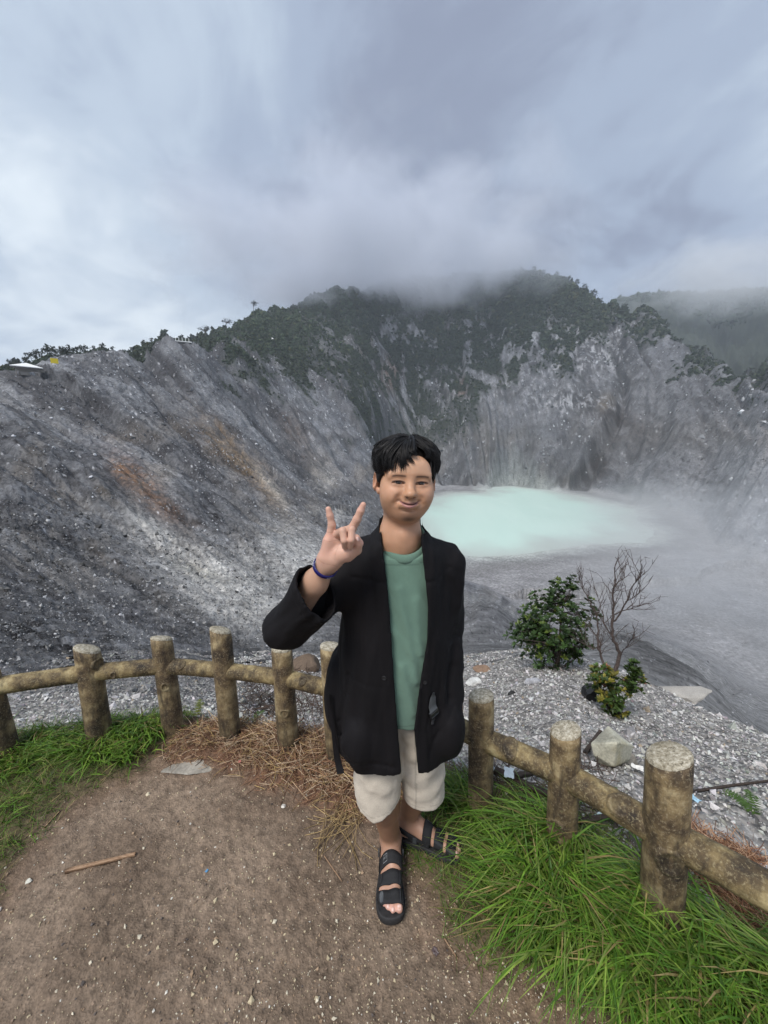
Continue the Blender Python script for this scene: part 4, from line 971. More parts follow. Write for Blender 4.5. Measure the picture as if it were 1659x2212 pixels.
shin_n = fbm(Vb[:, 0] * 30, Vb[:, 1] * 30, Vb[:, 2] * 14, oct=3); cb *= (1 + .16 * shin_n * smooth(.08, .14, Vb[:, 2]))[:, None]
for tl in (toesR, toesL):
    for b, d, sd, r in tl: cb = wash(cb, (0.60, 0.33, 0.26), np.exp(-((Vb - b) ** 2).sum(1) / .018 ** 2) * .8)
parts_V.append(Vb); parts_F.append(Fb); parts_C.append(cb)
off = 0; FF = []
for v, f in zip(parts_V, parts_F): FF.append(f + off); off += len(v)
body = own(mesh_np('body', np.concatenate(parts_V), np.concatenate(FF), M_SKIN, cols=np.concatenate(parts_C)))

# ---- eyes, nails ------------------------------------------------------
def uv_ball(c, r, fwd, name, parent):
    bm = bmesh.new(); bmesh.ops.create_uvsphere(bm, u_segments=24, v_segments=16, radius=1.0); bm.verts.ensure_lookup_table()
    v = np.array([q.co[:] for q in bm.verts]); fs = [[q.index for q in f.verts] for f in bm.faces]; bm.free()
    t = [f for f in fs if len(f) == 3]; q = [f for f in fs if len(f) == 4]
    dd = v @ np.asarray(fwd); col = np.tile((0.36, 0.30, 0.28), (len(v), 1)); col[dd > .76] = (0.022, 0.012, 0.008); col[dd > .975] = (0.004, 0.004, 0.004)
    return mesh_np(name, v * r + c, [np.array(q), np.array(t)], M_EYE, cols=col)
for s in (-1, 1):
    fw = Rh @ np.array([-.10, -1, .02]); fw /= np.linalg.norm(fw)
    own(uv_ball(hw((s * .0335, .0775, -.001))[0], .0125, fw, 'eye', None), body).location = (0, 0, 0)
def nail(c, nrm, along, w, l):
    n_ = np.array(nrm, float); n_ /= np.linalg.norm(n_); a = np.array(along, float); a -= n_ * (a @ n_); a /= np.linalg.norm(a); s_ = np.cross(n_, a)
    th = np.linspace(0, 2 * math.pi, 12, endpoint=False); sup = lambda v: np.sign(v) * np.abs(v) ** .7
    V = []
    for f, h in ((1, -.0012), (.9, .0006), (.5, .0010)):
        x, y = sup(np.cos(th)) * w * f, sup(np.sin(th)) * l * f
        V.append(c + s_[None] * x[:, None] + a[None] * y[:, None] + n_[None] * (h - 18 * x * x)[:, None])
    V = np.concatenate(V + [[c + n_ * .0011]]); j = np.arange(12)
    return own(mesh_np('nail', V, [grid_faces(3, 12, True), np.stack([24 + j, 24 + (j + 1) % 12, np.full(12, 36)], -1)], M_NAIL), body)
for o in [nail(b + np.array([0, 0, r * .80]) + d * r * .25, np.array([0, 0, 1]) + d * .55, d, r * .62, r * .66) for b, d, sd, r in toesR + toesL[:3]]: o.location = (0, 0, 0)
for c_, nr_ in ((cp(872, 1120, HY - .0385), (.15, -1, -.15)), (cp(985, 1120, HY - .0385), (.2, -1, -.1)), (cp(1165, 950, HY - .054), (.9, -.55, .35))):
    nail(c_, nr_, (0, 0, 1), .0052, .0062).location = (0, 0, 0)

# ---- hair: a close cap under combed, wavy locks -----------------------
K = Field((-.12, -.145, -.115), (.12, .14, .145), 0.003)
K.ell((0, -.022, .044), (.0885, .104, .0760), 0); K.ell((0, -.045, .0), (.087, .085, .070), .02)
for s in (-1, 1): K.ell((s * .080, .010, .020), (.011, .024, .030), .012)
K.ell((.006, .108, .022), (.060, .056, .040), .010, 'sub')                       # open forehead
X_, Y_, Z_ = K.grids(); o3 = 0 * X_ + 0 * Y_ + 0 * Z_
K.d = np.where((np.abs(X_) > .06) & (Y_ > -.038) & (Z_ < -.014), np.maximum(K.d, .003), K.d)      # clear of the ears
K.d += (.0035 * fbm(X_ * 60 + o3, Y_ * 60 + o3, Z_ * 60 + o3, oct=2)).astype(np.float32)
Vk, Fk = K.mesh()
HV, HF, hoff = [hw(Vk)], [Fk], len(Vk)
NS = 9
def lock(P, r0, sec=5, wave=0.0):
    """one combed lock: a tube swept through P, thick in the middle, pointed at the end, with a slight wave"""
    global hoff
    P = np.asarray(P, float); t = np.linspace(0, len(P) - 1, NS); i = np.clip(t.astype(int), 0, len(P) - 2); f = (t - i)[:, None]
    p0, p1, p2, p3 = P[np.clip(i - 1, 0, None)], P[i], P[i + 1], P[np.clip(i + 2, None, len(P) - 1)]
    Q = .5 * ((2 * p1) + (p2 - p0) * f + (2 * p0 - 5 * p1 + 4 * p2 - p3) * f * f + (3 * p1 - 3 * p2 + p3 - p0) * f ** 3)
    T_ = np.gradient(Q, axis=0); T_ /= np.linalg.norm(T_, axis=1)[:, None] + 1e-9
    nrm = Q - np.array([0, -.015, .02]); nrm -= T_ * (nrm * T_).sum(1)[:, None]; nrm /= np.linalg.norm(nrm, axis=1)[:, None] + 1e-9; bi = np.cross(T_, nrm)
    u = np.linspace(0, 1, NS); rad = r0 * np.clip(np.sin(np.pi * (.14 + .86 * u) ** .8), .04, 1)
    ph = random.uniform(0, 6.3); Q = Q + (bi * np.sin(u * 8 + ph)[:, None] + nrm * .6 * np.sin(u * 7 + ph * 2)[:, None]) * wave * u[:, None]
    th = np.linspace(0, 2 * math.pi, sec, endpoint=False)
    V = Q[:, None] + (nrm[:, None] * np.cos(th)[None, :, None] * .6 + bi[:, None] * np.sin(th)[None, :, None]) * rad[:, None, None]
    HV.append(hw(V.reshape(-1, 3))); HF.append(grid_faces(NS, sec, True) + hoff); hoff += NS * sec
def on_head(az, el, out=0.0):
    """point of the hair shell; az 0 = face, + = picture right"""
    a, e = R(az), R(el); d = np.array([math.sin(a) * math.cos(e), math.cos(a) * math.cos(e), math.sin(e)])
    return np.array([0, -.018, .036]) + d * (np.array([.0945, .108, .0835]) + out)
U = random.uniform
for i in range(820):                                                              # sides and back, hanging straight
    sd = random.choice([-1, 1]); az = sd * U(46, 178); e0 = U(20, 78)
    low = -30 if abs(az) > 100 else (-36 if abs(az) < 70 else -17)
    e1 = max(e0 - U(25, 50), low + U(-3, 8)); sw = U(-8, 8); o_ = U(-.001, .006)
    lock([on_head(az, e0, -.003), on_head(az + sw * .3, e0 + (e1 - e0) * .35, o_), on_head(az + sw * .6, e0 + (e1 - e0) * .7, o_), on_head(az + sw, e1, U(-.008, .001))], U(.0016, .0036), wave=.003)
for i in range(260):                                                              # sideburns and the hair over the ears
    sd = random.choice([-1, 1]); az = sd * U(56, 96); e0 = U(2, 30); e1 = (U(-44, -26) if abs(az) < 78 else U(-20, -8))
    lock([on_head(az, e0, U(-.002, .003)), on_head(az - sd * 1, e0 * .5 + e1 * .5, U(-.004, .002)), on_head(az - sd * 3, e1, U(-.012, -.006))], U(.0012, .0026), wave=.0015)
PT = 14                                                                            # the parting lies right of the middle
def tuft(P, n, r0, spread=.0075, tip=.0028, wave=.004):
    """a clump: neighbouring locks that start side by side and run together towards the tip"""
    P = np.asarray(P, float); m_ = len(P); ph = U(0, 6.3)
    k = np.linspace(0, 1, m_)[:, None]; sway = np.column_stack([np.sin(k[:, 0] * 6 + ph), .4 * np.sin(k[:, 0] * 6 + ph + 1), .5 * np.cos(k[:, 0] * 5 + ph)]) * wave * k
    for _ in range(n):
        o_ = np.array([U(-1, 1), U(-1, 1), U(-.4, 1)]); lock(P + sway + o_ * (spread * (1 - k) + tip * k) + np.array([U(-1, 1), U(-1, 1), U(-1, 1)]) * .0012, U(.5, 1) * r0, 4, .0012)
def crown_pt(f):
    """along the parting from the forehead (0) to the whorl (1)"""
    yv = .066 - .125 * f; return np.array([math.sin(R(PT)) * (.030 - .02 * f), yv, .036 + .0835 * math.sqrt(max(.05, 1 - ((yv + .018) / .108) ** 2)) + .001])
for i in range(64):                                                               # crown, swept over from the parting to both sides
    sd = i % 8 < 5; f = U(.05, 1); tgt = PT + (-U(50, 128) if sd else U(38, 112)); e1 = U(4, 40); lift = U(.004, .016)
    tuft([crown_pt(f), crown_pt(f) * .5 + on_head(tgt, 68, .006 + lift) * .5 + np.array([0, 0, .008]), on_head(tgt, 52, .004 + lift), on_head(tgt, (e1 + 48) / 2, .005 + lift), on_head(tgt + U(-10, 10), e1, U(.0, .008))], 18, .0026, .0085, .0042, .005)
for i in range(30):                                                               # fringe: clumps from the parting across the forehead to the left temple
    f = (i + U(-.3, .3)) / 29; f = min(max(f, 0), 1); a1 = -80 + 84 * f; e1 = -12 + 11 * f + (36 * (f - .72) / .28 if f > .72 else 0) + U(-3, 3); q_ = U(0, .55); up = .007 + .010 * U(0, 1)
    b0 = crown_pt(q_); tp = .001 + .012 * math.cos(R(a1))
    tuft([b0, b0 * .5 + on_head(a1 * .45, 60, up + .004) * .5 + np.array([0, 0, .006]), on_head(a1 * .70, 42, up + .004), on_head(a1 * .93, 20 + e1 * .3, up + .003 * math.cos(R(a1))), on_head(a1 + U(-6, 10), e1, tp)], 22, .0022, .0090, .0046, .0062)
for i in range(18):                                                               # the shorter wing right of the parting
    f = (i + U(-.3, .3)) / 17; f = min(max(f, 0), 1); a1 = 27 + 50 * f; e1 = 27 - 40 * f + U(-3, 3); b0 = crown_pt(U(0, .5)); up = .006 + .008 * U(0, 1)
    tuft([b0, b0 * .5 + on_head(PT + (a1 - PT) * .6, 60, up + .004) * .5 + np.array([0, 0, .005]), on_head(a1 * .95, (e1 + 50) / 2, up + .003), on_head(a1 + U(-3, 8), e1, .001 + .008 * math.cos(R(a1)))], 20, .0022, .0085, .0042, .0055)
for i in range(50):                                                               # stray hairs
    a, e = U(-180, 180), U(25, 85)
    lock([on_head(a, e, .002), on_head(a + 8, e - 8, .013), on_head(a + 18, e - 20, .015), on_head(a + 26, e - 30, .006)], .0006, 3, .003)
for i in range(26):                                                               # thin ends lying on the forehead
    a = U(-38, 8); lock([on_head(a * .6, 44, .006), on_head(a * .85, 28, .001), on_head(a + 3, 17 + U(-6, 6), -.006)], .0008, 3, .002)
hair = own(mesh_np('hair', np.concatenate(HV), np.concatenate(HF), M_HAIR), body); hair.location = (0, 0, 0)

# ---- clothes ----------------------------------------------------------
def tabl(z, zs, vs): return np.interp(z, zs, vs).astype(np.float32)
ZS = [.56, .66, .75, .90, 1.00, 1.10, 1.20, 1.28, 1.34, 1.385, 1.42]
def trunk(F_, off, A_, Bq, CXs, CYs):
    X, Y, Z = F_.grids(); z = F_.ax[2]
    a, b, cx_, cy_ = (tabl(z, ZS, q)[None, None, :] for q in (A_, Bq, CXs, CYs)); a = a + off; b = b + off
    q = np.abs((X - cx_) / a) ** 2.3 + np.abs((Y - cy_) / b) ** 2.3
    return (q ** (1 / 2.3) - 1) * np.minimum(a, b)
TX = [.034, .034, .034, .032, .034, .040, .046, .050, .053, .056, .058]
TY = [1.262, 1.262, 1.262, 1.258, 1.255, 1.250, 1.245, 1.238, 1.230, 1.218, 1.208]
# T-shirt
S = Field((-.20, 1.06, .70), (.28, 1.42, 1.44), 0.0050)
S.d = trunk(S, 0, [.16, .165, .168, .170, .168, .165, .160, .150, .118, .074, .060], [.122, .124, .126, .132, .130, .126, .120, .112, .104, .094, .084], TX, TY)
S.cone((-.085, 1.235, 1.290), (.03, 1.22, 1.350), .050, .050, .03); S.cone((.19, 1.24, 1.290), (.08, 1.22, 1.350), .050, .050, .03)
X, Y, Z = S.grids(); o3 = 0 * X + 0 * Y + 0 * Z
fold = 0.0120 * fbm((X + .55 * Z) * 17 + o3, (Z - 0.9 * X) * 3.2 + o3 + 0 * Y, Y * 4 + o3, oct=3) + .0035 * np.abs(fbm((X * .8 + Z * .5) * 30 + o3, (Z - X) * 5 + o3, Y * 6 + o3, oct=2)) 
S.d += (fold * smooth(1.36, 1.22, Z + o3)).astype(np.float32)
# crease running from the chest down to the hip, as cloth pulls across the belly
for (x0, z0, x1, z1, w_) in ((.045, 1.24, .105, .92, .006), (.10, 1.20, .118, 1.02, .004), (.06, .98, .10, .80, .005)):
    ex, ez = x1 - x0, z1 - z0; t = np.clip(((X - x0) * ex + (Z - z0) * ez) / (ex * ex + ez * ez), 0, 1); dd = np.hypot(X - x0 - t * ex, Z - z0 - t * ez)
    S.d -= (w_ * np.exp(-(dd / .013) ** 2) * (Y < 1.24)).astype(np.float32)
S.d = np.maximum(S.d, (.738 + .004 * np.sin(X * 40) - Z + 0 * Y)).astype(np.float32)
nz_ = 1.382 + 0.62 * (Y - 1.205) + 0 * X                                            # neckline: lower at the throat
S.d = np.maximum(S.d, (Z - nz_)).astype(np.float32)
S.cone((.060, 1.200, 1.33), (.062, 1.200, 1.46), .070, .071, .004, 'sub')
Vs, Fs_ = S.mesh(); Vs = relax(Vs, Fs_, 2, 0.4)
ts = np.ones((len(Vs), 3)); rib = np.abs(Vs[:, 2] - (1.382 + .62 * (Vs[:, 1] - 1.205) - .018)) < .0024
ts[rib] *= .72; ts[np.abs(Vs[:, 2] - .757) < .0026] *= .75
tee = own(mesh_np('t_shirt', Vs, Fs_, M_TEE, cols=ts), body); tee.location = (0, 0, 0)
def neck_rib():
    th = np.linspace(0, 2 * math.pi, 60, endpoint=False); V = []
    for ph in np.linspace(0, 2 * math.pi, 10, endpoint=False):
        r = .0700 + .0062 * math.cos(ph); dz = .0135 * math.sin(ph) + .003
        x = .061 + r * np.cos(th) * 1.0; y = 1.200 + r * np.sin(th)
        V.append(np.column_stack([x, y, 1.382 + .62 * (y - 1.205) - .004 + dz]))
    V = np.concatenate(V); F_ = np.concatenate([grid_faces(10, 60, True), np.stack([np.arange(60) + 540, (np.arange(60) + 1) % 60 + 540, (np.arange(60) + 1) % 60, np.arange(60)], -1)])
    return mesh_np('collar', V, F_, M_TEE, cols=np.full((600, 3), .92))
own(neck_rib(), tee).location = (0, 0, 0)

# shorts
G = Field((-.17, 1.08, .29), (.30, 1.45, .86), 0.0050)
G.cone((-.02, 1.262, .78), (.11, 1.265, .78), .105, .105, 0)
rl0, rl1 = np.array([-.020, 1.250, .72]), np.array([-.024, 1.222, .34]); ll0, ll1 = np.array([.118, 1.262, .72]), np.array([.158, 1.292, .32])
G.cone(rl0, rl1, .098, .0810, .03); G.cone(ll0, ll1, .098, .0790, .012)
X, Y, Z = G.grids(); o3 = 0 * X + 0 * Y + 0 * Z
wr_ = .0065 * np.sin((Z * 62 + 26 * np.abs(X + .03) + 3 * fbm(X * 7 + o3, Y * 7 + o3, Z * 7 + o3, oct=2))) * fbm(X * 9 + o3 + 3, Y * 9 + o3, Z * 6 + o3, oct=2) * 1.5
wl_ = .0070 * np.sin((Z * 58 - 24 * (X - .15) + 3 * fbm(X * 7 + o3 + 9, Y * 7 + o3, Z * 7 + o3, oct=2)))
wl_ *= (.5 + fbm(X * 8 + o3, Y * 8 + o3, Z * 6 + o3, oct=2))
G.d += (np.where(X < .068, wr_, wl_) * (.35 + .65 * smooth(.37, .48, Z + o3)) + .003 * fbm(X * 40 + o3, Y * 40 + o3, Z * 40 + o3, oct=2)).astype(np.float32)
hol_d = np.full(G.d.shape, 10, np.float32); outer = G.d.copy()
hemr = .372 + 0.30 * np.abs(X + .040) - .10 * (1.22 - Y) + .004 * np.sin(X * 60) + 0 * Z; heml = .338 + .05 * (X - .16) + 0 * Z + 0 * Y
hem = np.where(X < .066, hemr, heml)
inner = np.maximum(outer + .0115, Z - .60)
G.d = np.maximum(np.maximum(outer, -inner), hem - Z).astype(np.float32)
Vg, Fg = G.mesh(); Vg = relax(Vg, Fg, 2, 0.35)
cg = np.ones((len(Vg), 3)); hv = np.where(Vg[:, 0] < .066, .372 + .30 * np.abs(Vg[:, 0] + .040) - .10 * (1.22 - Vg[:, 1]), .338 + .05 * (Vg[:, 0] - .16))
cg[np.abs(Vg[:, 2] - hv - .022) < .0022] *= .8
cg[(np.abs(Vg[:, 0] - (.108 + .03 * (.7 - Vg[:, 2]))) < .0028) & (Vg[:, 1] < 1.26)] *= .72                    # seam down the thigh
shorts = own(mesh_np('shorts', Vg, Fg, M_SHORTS, cols=cg), body); shorts.location = (0, 0, 0)

# jacket: one hollow shell with sleeves, cut open down the front
J = Field((-.42, 1.00, .545), (.34, 1.46, 1.47), 0.0054)
J.d = trunk(J, 0, [.206, .208, .206, .200, .194, .188, .184, .170, .132, .084, .070], [.158, .156, .154, .156, .152, .146, .140, .130, .120, .108, .098], TX, TY)
J.cone((-.082, 1.235, 1.292), (.035, 1.215, 1.365), .066, .056, .03); J.cone((.195, 1.240, 1.285), (.085, 1.215, 1.360), .066, .056, .03)
RS, RE = np.array([-.088, 1.228, 1.288]), np.array([-.300, 1.122, 1.120]); RC = at_y(686, 1278, 1.045); RC2 = RC + (RC - RE) * .25
J.cone(RS, RE, .078, .060, .03); J.ell(RE + np.array([-.004, 0, -.004]), (.066, .066, .062), .02); 
J.cone((.198, 1.245, 1.285), (.218, 1.270, 1.05), .072, .060, .02); J.cone((.218, 1.270, 1.05), (.232, 1.232, .815), .057, .050, .012)
J.ell((.222, 1.205, .705), (.060, .080, .105), .03); J.ell((-.085, 1.135, .69), (.070, .045, .085), .03)   # hand in one pocket, the other one bulging
J.ell((-.165, 1.29, .78), (.050, .09, .16), .04)
X, Y, Z = J.grids(); o3 = 0 * X + 0 * Y + 0 * Z
fold = .0105 * fbm(X * 19 + o3 + 1.5 * np.sin(Z * 3), Z * 2.0 + o3, Y * 14 + o3, oct=2) + .004 * fbm(X * 55 + o3, Z * 6 + o3, Y * 40 + o3, oct=2)
# pull lines in the bent sleeve
slv = smooth(-.13, -.19, X + o3) * smooth(.9, 1.0, Z + o3); q = (X + .30) * .7 + (Z - 1.12) * .7; q2 = (X + .30) * .7 - (Z - 1.12) * .7
fold = fold * (1 - .6 * slv) + slv * .0052 * np.sin(q2 * 70 + 4 * fbm(X * 10 + o3, Y * 10 + o3, Z * 10 + o3, oct=2)) * (.4 + fbm(q * 9 + o3, Y * 5 + o3, Z * 3 + o3, oct=2))
sl2 = smooth(.185, .225, X + o3) * smooth(.8, .86, Z + o3)
fold = fold + sl2 * .0055 * fbm(X * 12 + Z * 10 + o3, Y * 10 + o3, Z * 26 + 8 * X + o3, oct=2)
J.d += fold.astype(np.float32)
ZE = [.56, .61, .76, .90, 1.07, 1.18, 1.30, 1.36, 1.41, 1.46]
eL = tabl(J.ax[2], ZE, [.062, .058, .046, .036, .025, .018, .006, -.002, -.008, -.010])[None, None, :]; eR = tabl(J.ax[2], ZE, [.118, .112, .098, .112, .136, .136, .122, .115, .110, .112])[None, None, :]
edge = np.minimum(np.abs(X - eL), np.abs(X - eR)) + 0 * Y
band = (edge < .040) & (Y < 1.24)
J.d -= (.0030 * smooth(.047, .038, edge) * (Y < 1.24)).astype(np.float32); J.d += (.0032 * np.exp(-((edge - .043) / .0060) ** 2) * (Y < 1.24)).astype(np.float32)
seam = np.abs((Z - 1.322) - .55 * (Y - 1.2) + .10 * np.abs(X - .055)); J.d += (.0035 * np.exp(-(seam / .004) ** 2) * (np.abs(X - .055) < .16)).astype(np.float32)  # yoke seam
def groove(F_, pts, Yp, w, dep, ymax):
    P = [at_y(x_, y_, Yp) for x_, y_ in pts]
    for a, b in zip(P[:-1], P[1:]):
        ex, ez = b[0] - a[0], b[2] - a[2]; t = np.clip(((X - a[0]) * ex + (Z - a[2]) * ez) / (ex * ex + ez * ez), 0, 1)
        F_.d += (dep * np.exp(-((np.hypot(X - a[0] - t * ex, Z - a[2] - t * ez)) / w) ** 2) * (Y < ymax)).astype(np.float32)
groove(J, [(752, 1470), (745, 1520), (728, 1590), (735, 1622), (760, 1638), (852, 1648)], 1.125, .0065, .0040, 1.20)   # patch pocket
groove(J, [(742, 1478), (838, 1483)], 1.115, .004, .0022, 1.20)
groove(J, [(985, 1545), (940, 1600), (925, 1640)], 1.125, .0065, .0036, 1.20)
outer = J.d.copy(); inner = outer + .0135
hx = np.interp(J.ax[0], [-.22, -.17, -.10, .0, .06, .112, .16, .21, .27], [.640, .602, .585, .590, .600, .600, .590, .605, .640]).astype(np.float32)[:, None, None]
shell = np.maximum(outer, -inner)
torso_in = np.maximum(outer + .010, 0)
op = np.maximum(np.maximum(eL - X, X - eR) + 0 * Y + 0 * Z, (Y - 1.235) + o3)                 # front opening
nk = np.sqrt((X - .060) ** 2 + (Y - 1.200) ** 2) - .075 + o3; nk = np.maximum(nk, 1.33 - Z)
d = shell; d = np.maximum(d, -op); d = np.maximum(d, -nk); d = np.maximum(d, hx - Z + 0 * Y)
d = np.maximum(d, Z - (1.436 + .35 * (Y - 1.22)) + 0 * X)
J.d = d.astype(np.float32)
Vj, Fj = J.mesh(); Vj = relax(Vj, Fj, 3, 0.4)
# the lower half of the raised sleeve: a hollow cone with a wide turned mouth
W = Field((-.42, .90, 1.02), (-.02, 1.23, 1.45), 0.0050)
W.cone(RE, RC2, .062, .082, 0); W.ell(RE + np.array([-.006, 0, -.006]), (.062, .064, .060), .03)
ax_r = (RC - RE) / np.linalg.norm(RC - RE); nr_r = ax_r + np.array([.42, .0, -.10]); nr_r /= np.linalg.norm(nr_r)
X, Y, Z = W.grids(); o3 = 0 * X + 0 * Y + 0 * Z
q = (X + .30) * .7 + (Z - 1.12) * .7; q2 = (X + .30) * .7 - (Z - 1.12) * .7
W.d += (.012 * fbm(q2 * 24 + o3, q * 6 + Y * 6, Y * 12 + o3, oct=3)).astype(np.float32)
pl = (X - RC[0]) * nr_r[0] + (Y - RC[1]) * nr_r[1] + (Z - RC[2]) * nr_r[2]
W.d -= (.0022 * (np.abs(pl + .016) < .013)).astype(np.float32)
W.d = np.maximum(np.maximum(W.d, -np.maximum(W.d + .009, -.09 - pl)), pl).astype(np.float32)
Vw, Fw = W.mesh(); Vw = relax(Vw, Fw, 2, 0.35)
Fj = np.concatenate([Fj, Fw + len(Vj)]); Vj = np.concatenate([Vj, Vw])
jacket = own(mesh_np('jacket', Vj, Fj, M_JACKET, cols=np.ones((len(Vj), 3))), body); jacket.location = (0, 0, 0)
# ------------------------------------------------------------------ sandals, wristband, buckles
from mathutils.bvhtree import BVHTree
def text_mesh(txt, size, extr=0.0):
    cu = bpy.data.curves.new('lettering', 'FONT'); cu.body = txt; cu.size = size; cu.align_x = 'CENTER'; cu.align_y = 'CENTER'; cu.resolution_u = 2
    o = bpy.data.objects.new('lettering', cu); COL.objects.link(o); bpy.context.view_layer.update()
    me = bpy.data.meshes.new_from_object(o.evaluated_get(bpy.context.evaluated_depsgraph_get()))
    v = np.array([q.co[:] for q in me.vertices]); f = [list(p.vertices) for p in me.polygons]
    bpy.data.objects.remove(o); bpy.data.curves.remove(cu); bpy.data.meshes.remove(me)
    return v, f
def poly_mesh(name, V, F, mat_, parent):
    me = bpy.data.meshes.new(name); me.from_pydata([tuple(map(float, v)) for v in V], [], [list(map(int, f)) for f in F]); me.update()
    if mat_: me.materials.append(mat_)
    o = bpy.data.objects.new(name, me); COL.objects.link(o); o.parent = parent; return o
def ribbon(name, P, Wd, thick, mat_, parent, nrm):
    """flat strap along P with half-widths along Wd (vectors) and thickness along nrm"""
    P, Wd, nrm = np.asarray(P, float), np.asarray(Wd, float), np.asarray(nrm, float); n = len(P); V = []
    for i in range(n):
        for a, b in ((-1, -1), (-1, 1), (-.94, 1.25), (.94, 1.25), (1, 1), (1, -1)): V.append(P[i] + Wd[i] * a + nrm[i] * thick * .5 * b)
    V = np.array(V); F = grid_faces(n, 6, True)
    caps = [np.array([[0, 1, 2, 3], [0, 3, 4, 5]]), np.array([[0, 3, 2, 1], [0, 5, 4, 3]]) + 6 * (n - 1)]
    return mesh_np(name, V, np.concatenate([F] + caps), mat_, parent, cols=np.ones((len(V), 3)))
def field_top(x, y):
    i = int(round((x - B.lo[0]) / B.h)); j = int(round((y - B.lo[1]) / B.h))
    if not (0 <= i < B.n[0] and 0 <= j < B.n[1]): return 0.0
    col = B.d[i, j, :int(.16 / B.h)]; k = np.nonzero(col < 0)[0]
    if not len(k): return 0.0
    k = k[-1]; return float(B.ax[2][k] + B.h * col[k] / (col[k] - B.d[i, j, k + 1] + 1e-9))
OUTL = [(-.035,.0),(-.02,.022),(.05,.034),(.15,.039),(.30,.040),(.48,.041),(.64,.049),(.78,.0545),(.88,.052),(.95,.040),(.99,.020),(1.0,-.004),(.985,-.026),(.94,-.042),(.85,-.053),(.70,-.0555),(.5,-.048),(.3,-.041),(.15,-.038),(.05,-.033),(-.02,-.022)]
def sandal(P, L_, d, side, flip):
    fv, wv = np.array(OUTL).T; pts = smooth_loop(np.column_stack([fv * L_, wv]), 2)
    cen = pts.mean(0); rows = []
    for z, g_ in ((0.0, -.0035), (.006, 0), (.020, .0008), (.0295, .0), (.0335, -.0025), (.0315, -.007), (.0305, -.03)):
        dirv = pts - cen; ln = np.linalg.norm(dirv, axis=1)[:, None]; q = pts + dirv / ln * g_
        rows.append(np.array([P(a / L_, b, z) for a, b in q]))
    n = len(pts); V = np.concatenate(rows + [[P(cen[0] / L_, cen[1], .0305)], [P(cen[0] / L_, cen[1], 0)]]); k = len(rows) * n
    j = np.arange(n); top = np.stack([(len(rows) - 1) * n + j, (len(rows) - 1) * n + (j + 1) % n, np.full(n, k)], -1); bot = np.stack([(j + 1) % n, j, np.full(n, k + 1)], -1)
    F = grid_faces(len(rows), n, True)
    if flip: F, top, bot = F[:, ::-1], top[:, ::-1], bot[:, ::-1]
    root = mesh_np('sandal', V, [F, top, bot], M_SOLE, body, cols=np.ones((len(V), 3)))
    def fd(p):
        q = (p - B.lo) / B.h; i_ = np.clip(q.astype(int), 0, B.n - 2); t = q - i_; v = 0.0
        for a in (0, 1):
            for b in (0, 1):
                for c in (0, 1): v += B.d[i_[0] + a, i_[1] + b, i_[2] + c] * (t[0] if a else 1 - t[0]) * (t[1] if b else 1 - t[1]) * (t[2] if c else 1 - t[2])
        return v
    NP = 25; PH = np.linspace(-1.72, 1.72, NP)
    for f0, f1 in ((.405, .53), (.575, .705), (.75, .885)):
        fs = np.linspace(f0, f1, 4); Pt = np.zeros((4, NP, 3)); hc = np.interp((f0 + f1) / 2, [.4, .64, .82], [.058, .052, .046])
        for a, f in enumerate(fs):
            rr_ = []
            for ph in PH:
                dv = side * math.sin(ph) + np.array([0, 0, math.cos(ph)]); c0 = P(f, 0, hc); r_ = .085
                while r_ > .012 and fd(c0 + dv * r_) > .0042: r_ -= .0015
                rr_.append(r_)
            rr_ = np.array(rr_)
            for _ in range(2): rr_[1:-1] = np.maximum(rr_[1:-1], .25 * rr_[:-2] + .5 * rr_[1:-1] + .25 * rr_[2:])
            for b, ph in enumerate(PH): Pt[a, b] = P(f, 0, hc) + (side * math.sin(ph) + np.array([0, 0, math.cos(ph)])) * rr_[b]
        low = Pt.copy(); cen_ = np.array([P(f, 0, hc) for f in fs])[:, None]; nv = (Pt - cen_) / np.linalg.norm(Pt - cen_, axis=2)[..., None]; low = Pt - nv * .004
        Pt = Pt + nv * .0006
        V = np.concatenate([Pt.reshape(-1, 3), low.reshape(-1, 3)]); g0 = grid_faces(4, NP); q_ = 4 * NP
        e = np.concatenate([np.arange(NP), np.arange(1, 4) * NP + NP - 1, 3 * NP + np.arange(NP - 2, -1, -1), np.arange(2, 0, -1) * NP]); e2 = np.roll(e, -1)
        F = np.concatenate([g0, g0[:, ::-1] + q_, np.stack([e, e + q_, e2 + q_, e2], -1)])
        if flip: F = F[:, ::-1]
        st = mesh_np('strap', V, F, M_STRAP, root, cols=np.ones((2 * q_, 3)))
        def onstrap(f, w, up, Pt=Pt, nv=nv, fs=fs):
            row = np.array([[np.interp(f, fs, Pt[:, b, c]) for c in range(3)] for b in range(NP)]); arc = np.concatenate([[0], np.cumsum(np.linalg.norm(np.diff(row, axis=0), axis=1))]); arc -= arc[NP // 2]
            n_ = nv.mean(0); nn = np.array([np.interp(w, arc, n_[:, c]) for c in range(3)])
            return np.array([np.interp(w, arc, row[:, c]) for c in range(3)]) + nn * up
        fm = (f0 + f1) / 2; hf = (f1 - f0) / 2
        if f0 < .5:                                                    # woven label with lettering
            lw, lh, w0 = .0105, .30 * hf * 2, -.026
            for (a0, b0, a1, b1) in ((-1, -1, 1, -.86), (-1, .86, 1, 1), (.93, -1, 1, 1), (-1, -1, -.93, 1)):
                q = [onstrap(fm - y * lh, w0 + x * lw, .0016) for x, y in ((a0, b0), (a1, b0), (a1, b1), (a0, b1))]
                poly_mesh('label_border', q, [[0, 1, 2, 3]], M_GREYP, st)
            v, f = text_mesh('SAUT', .0098)
            poly_mesh('lettering', [onstrap(fm - y / L_, w0 + x * .78, .0016) for x, y, _ in v], f, M_GREYP, st)
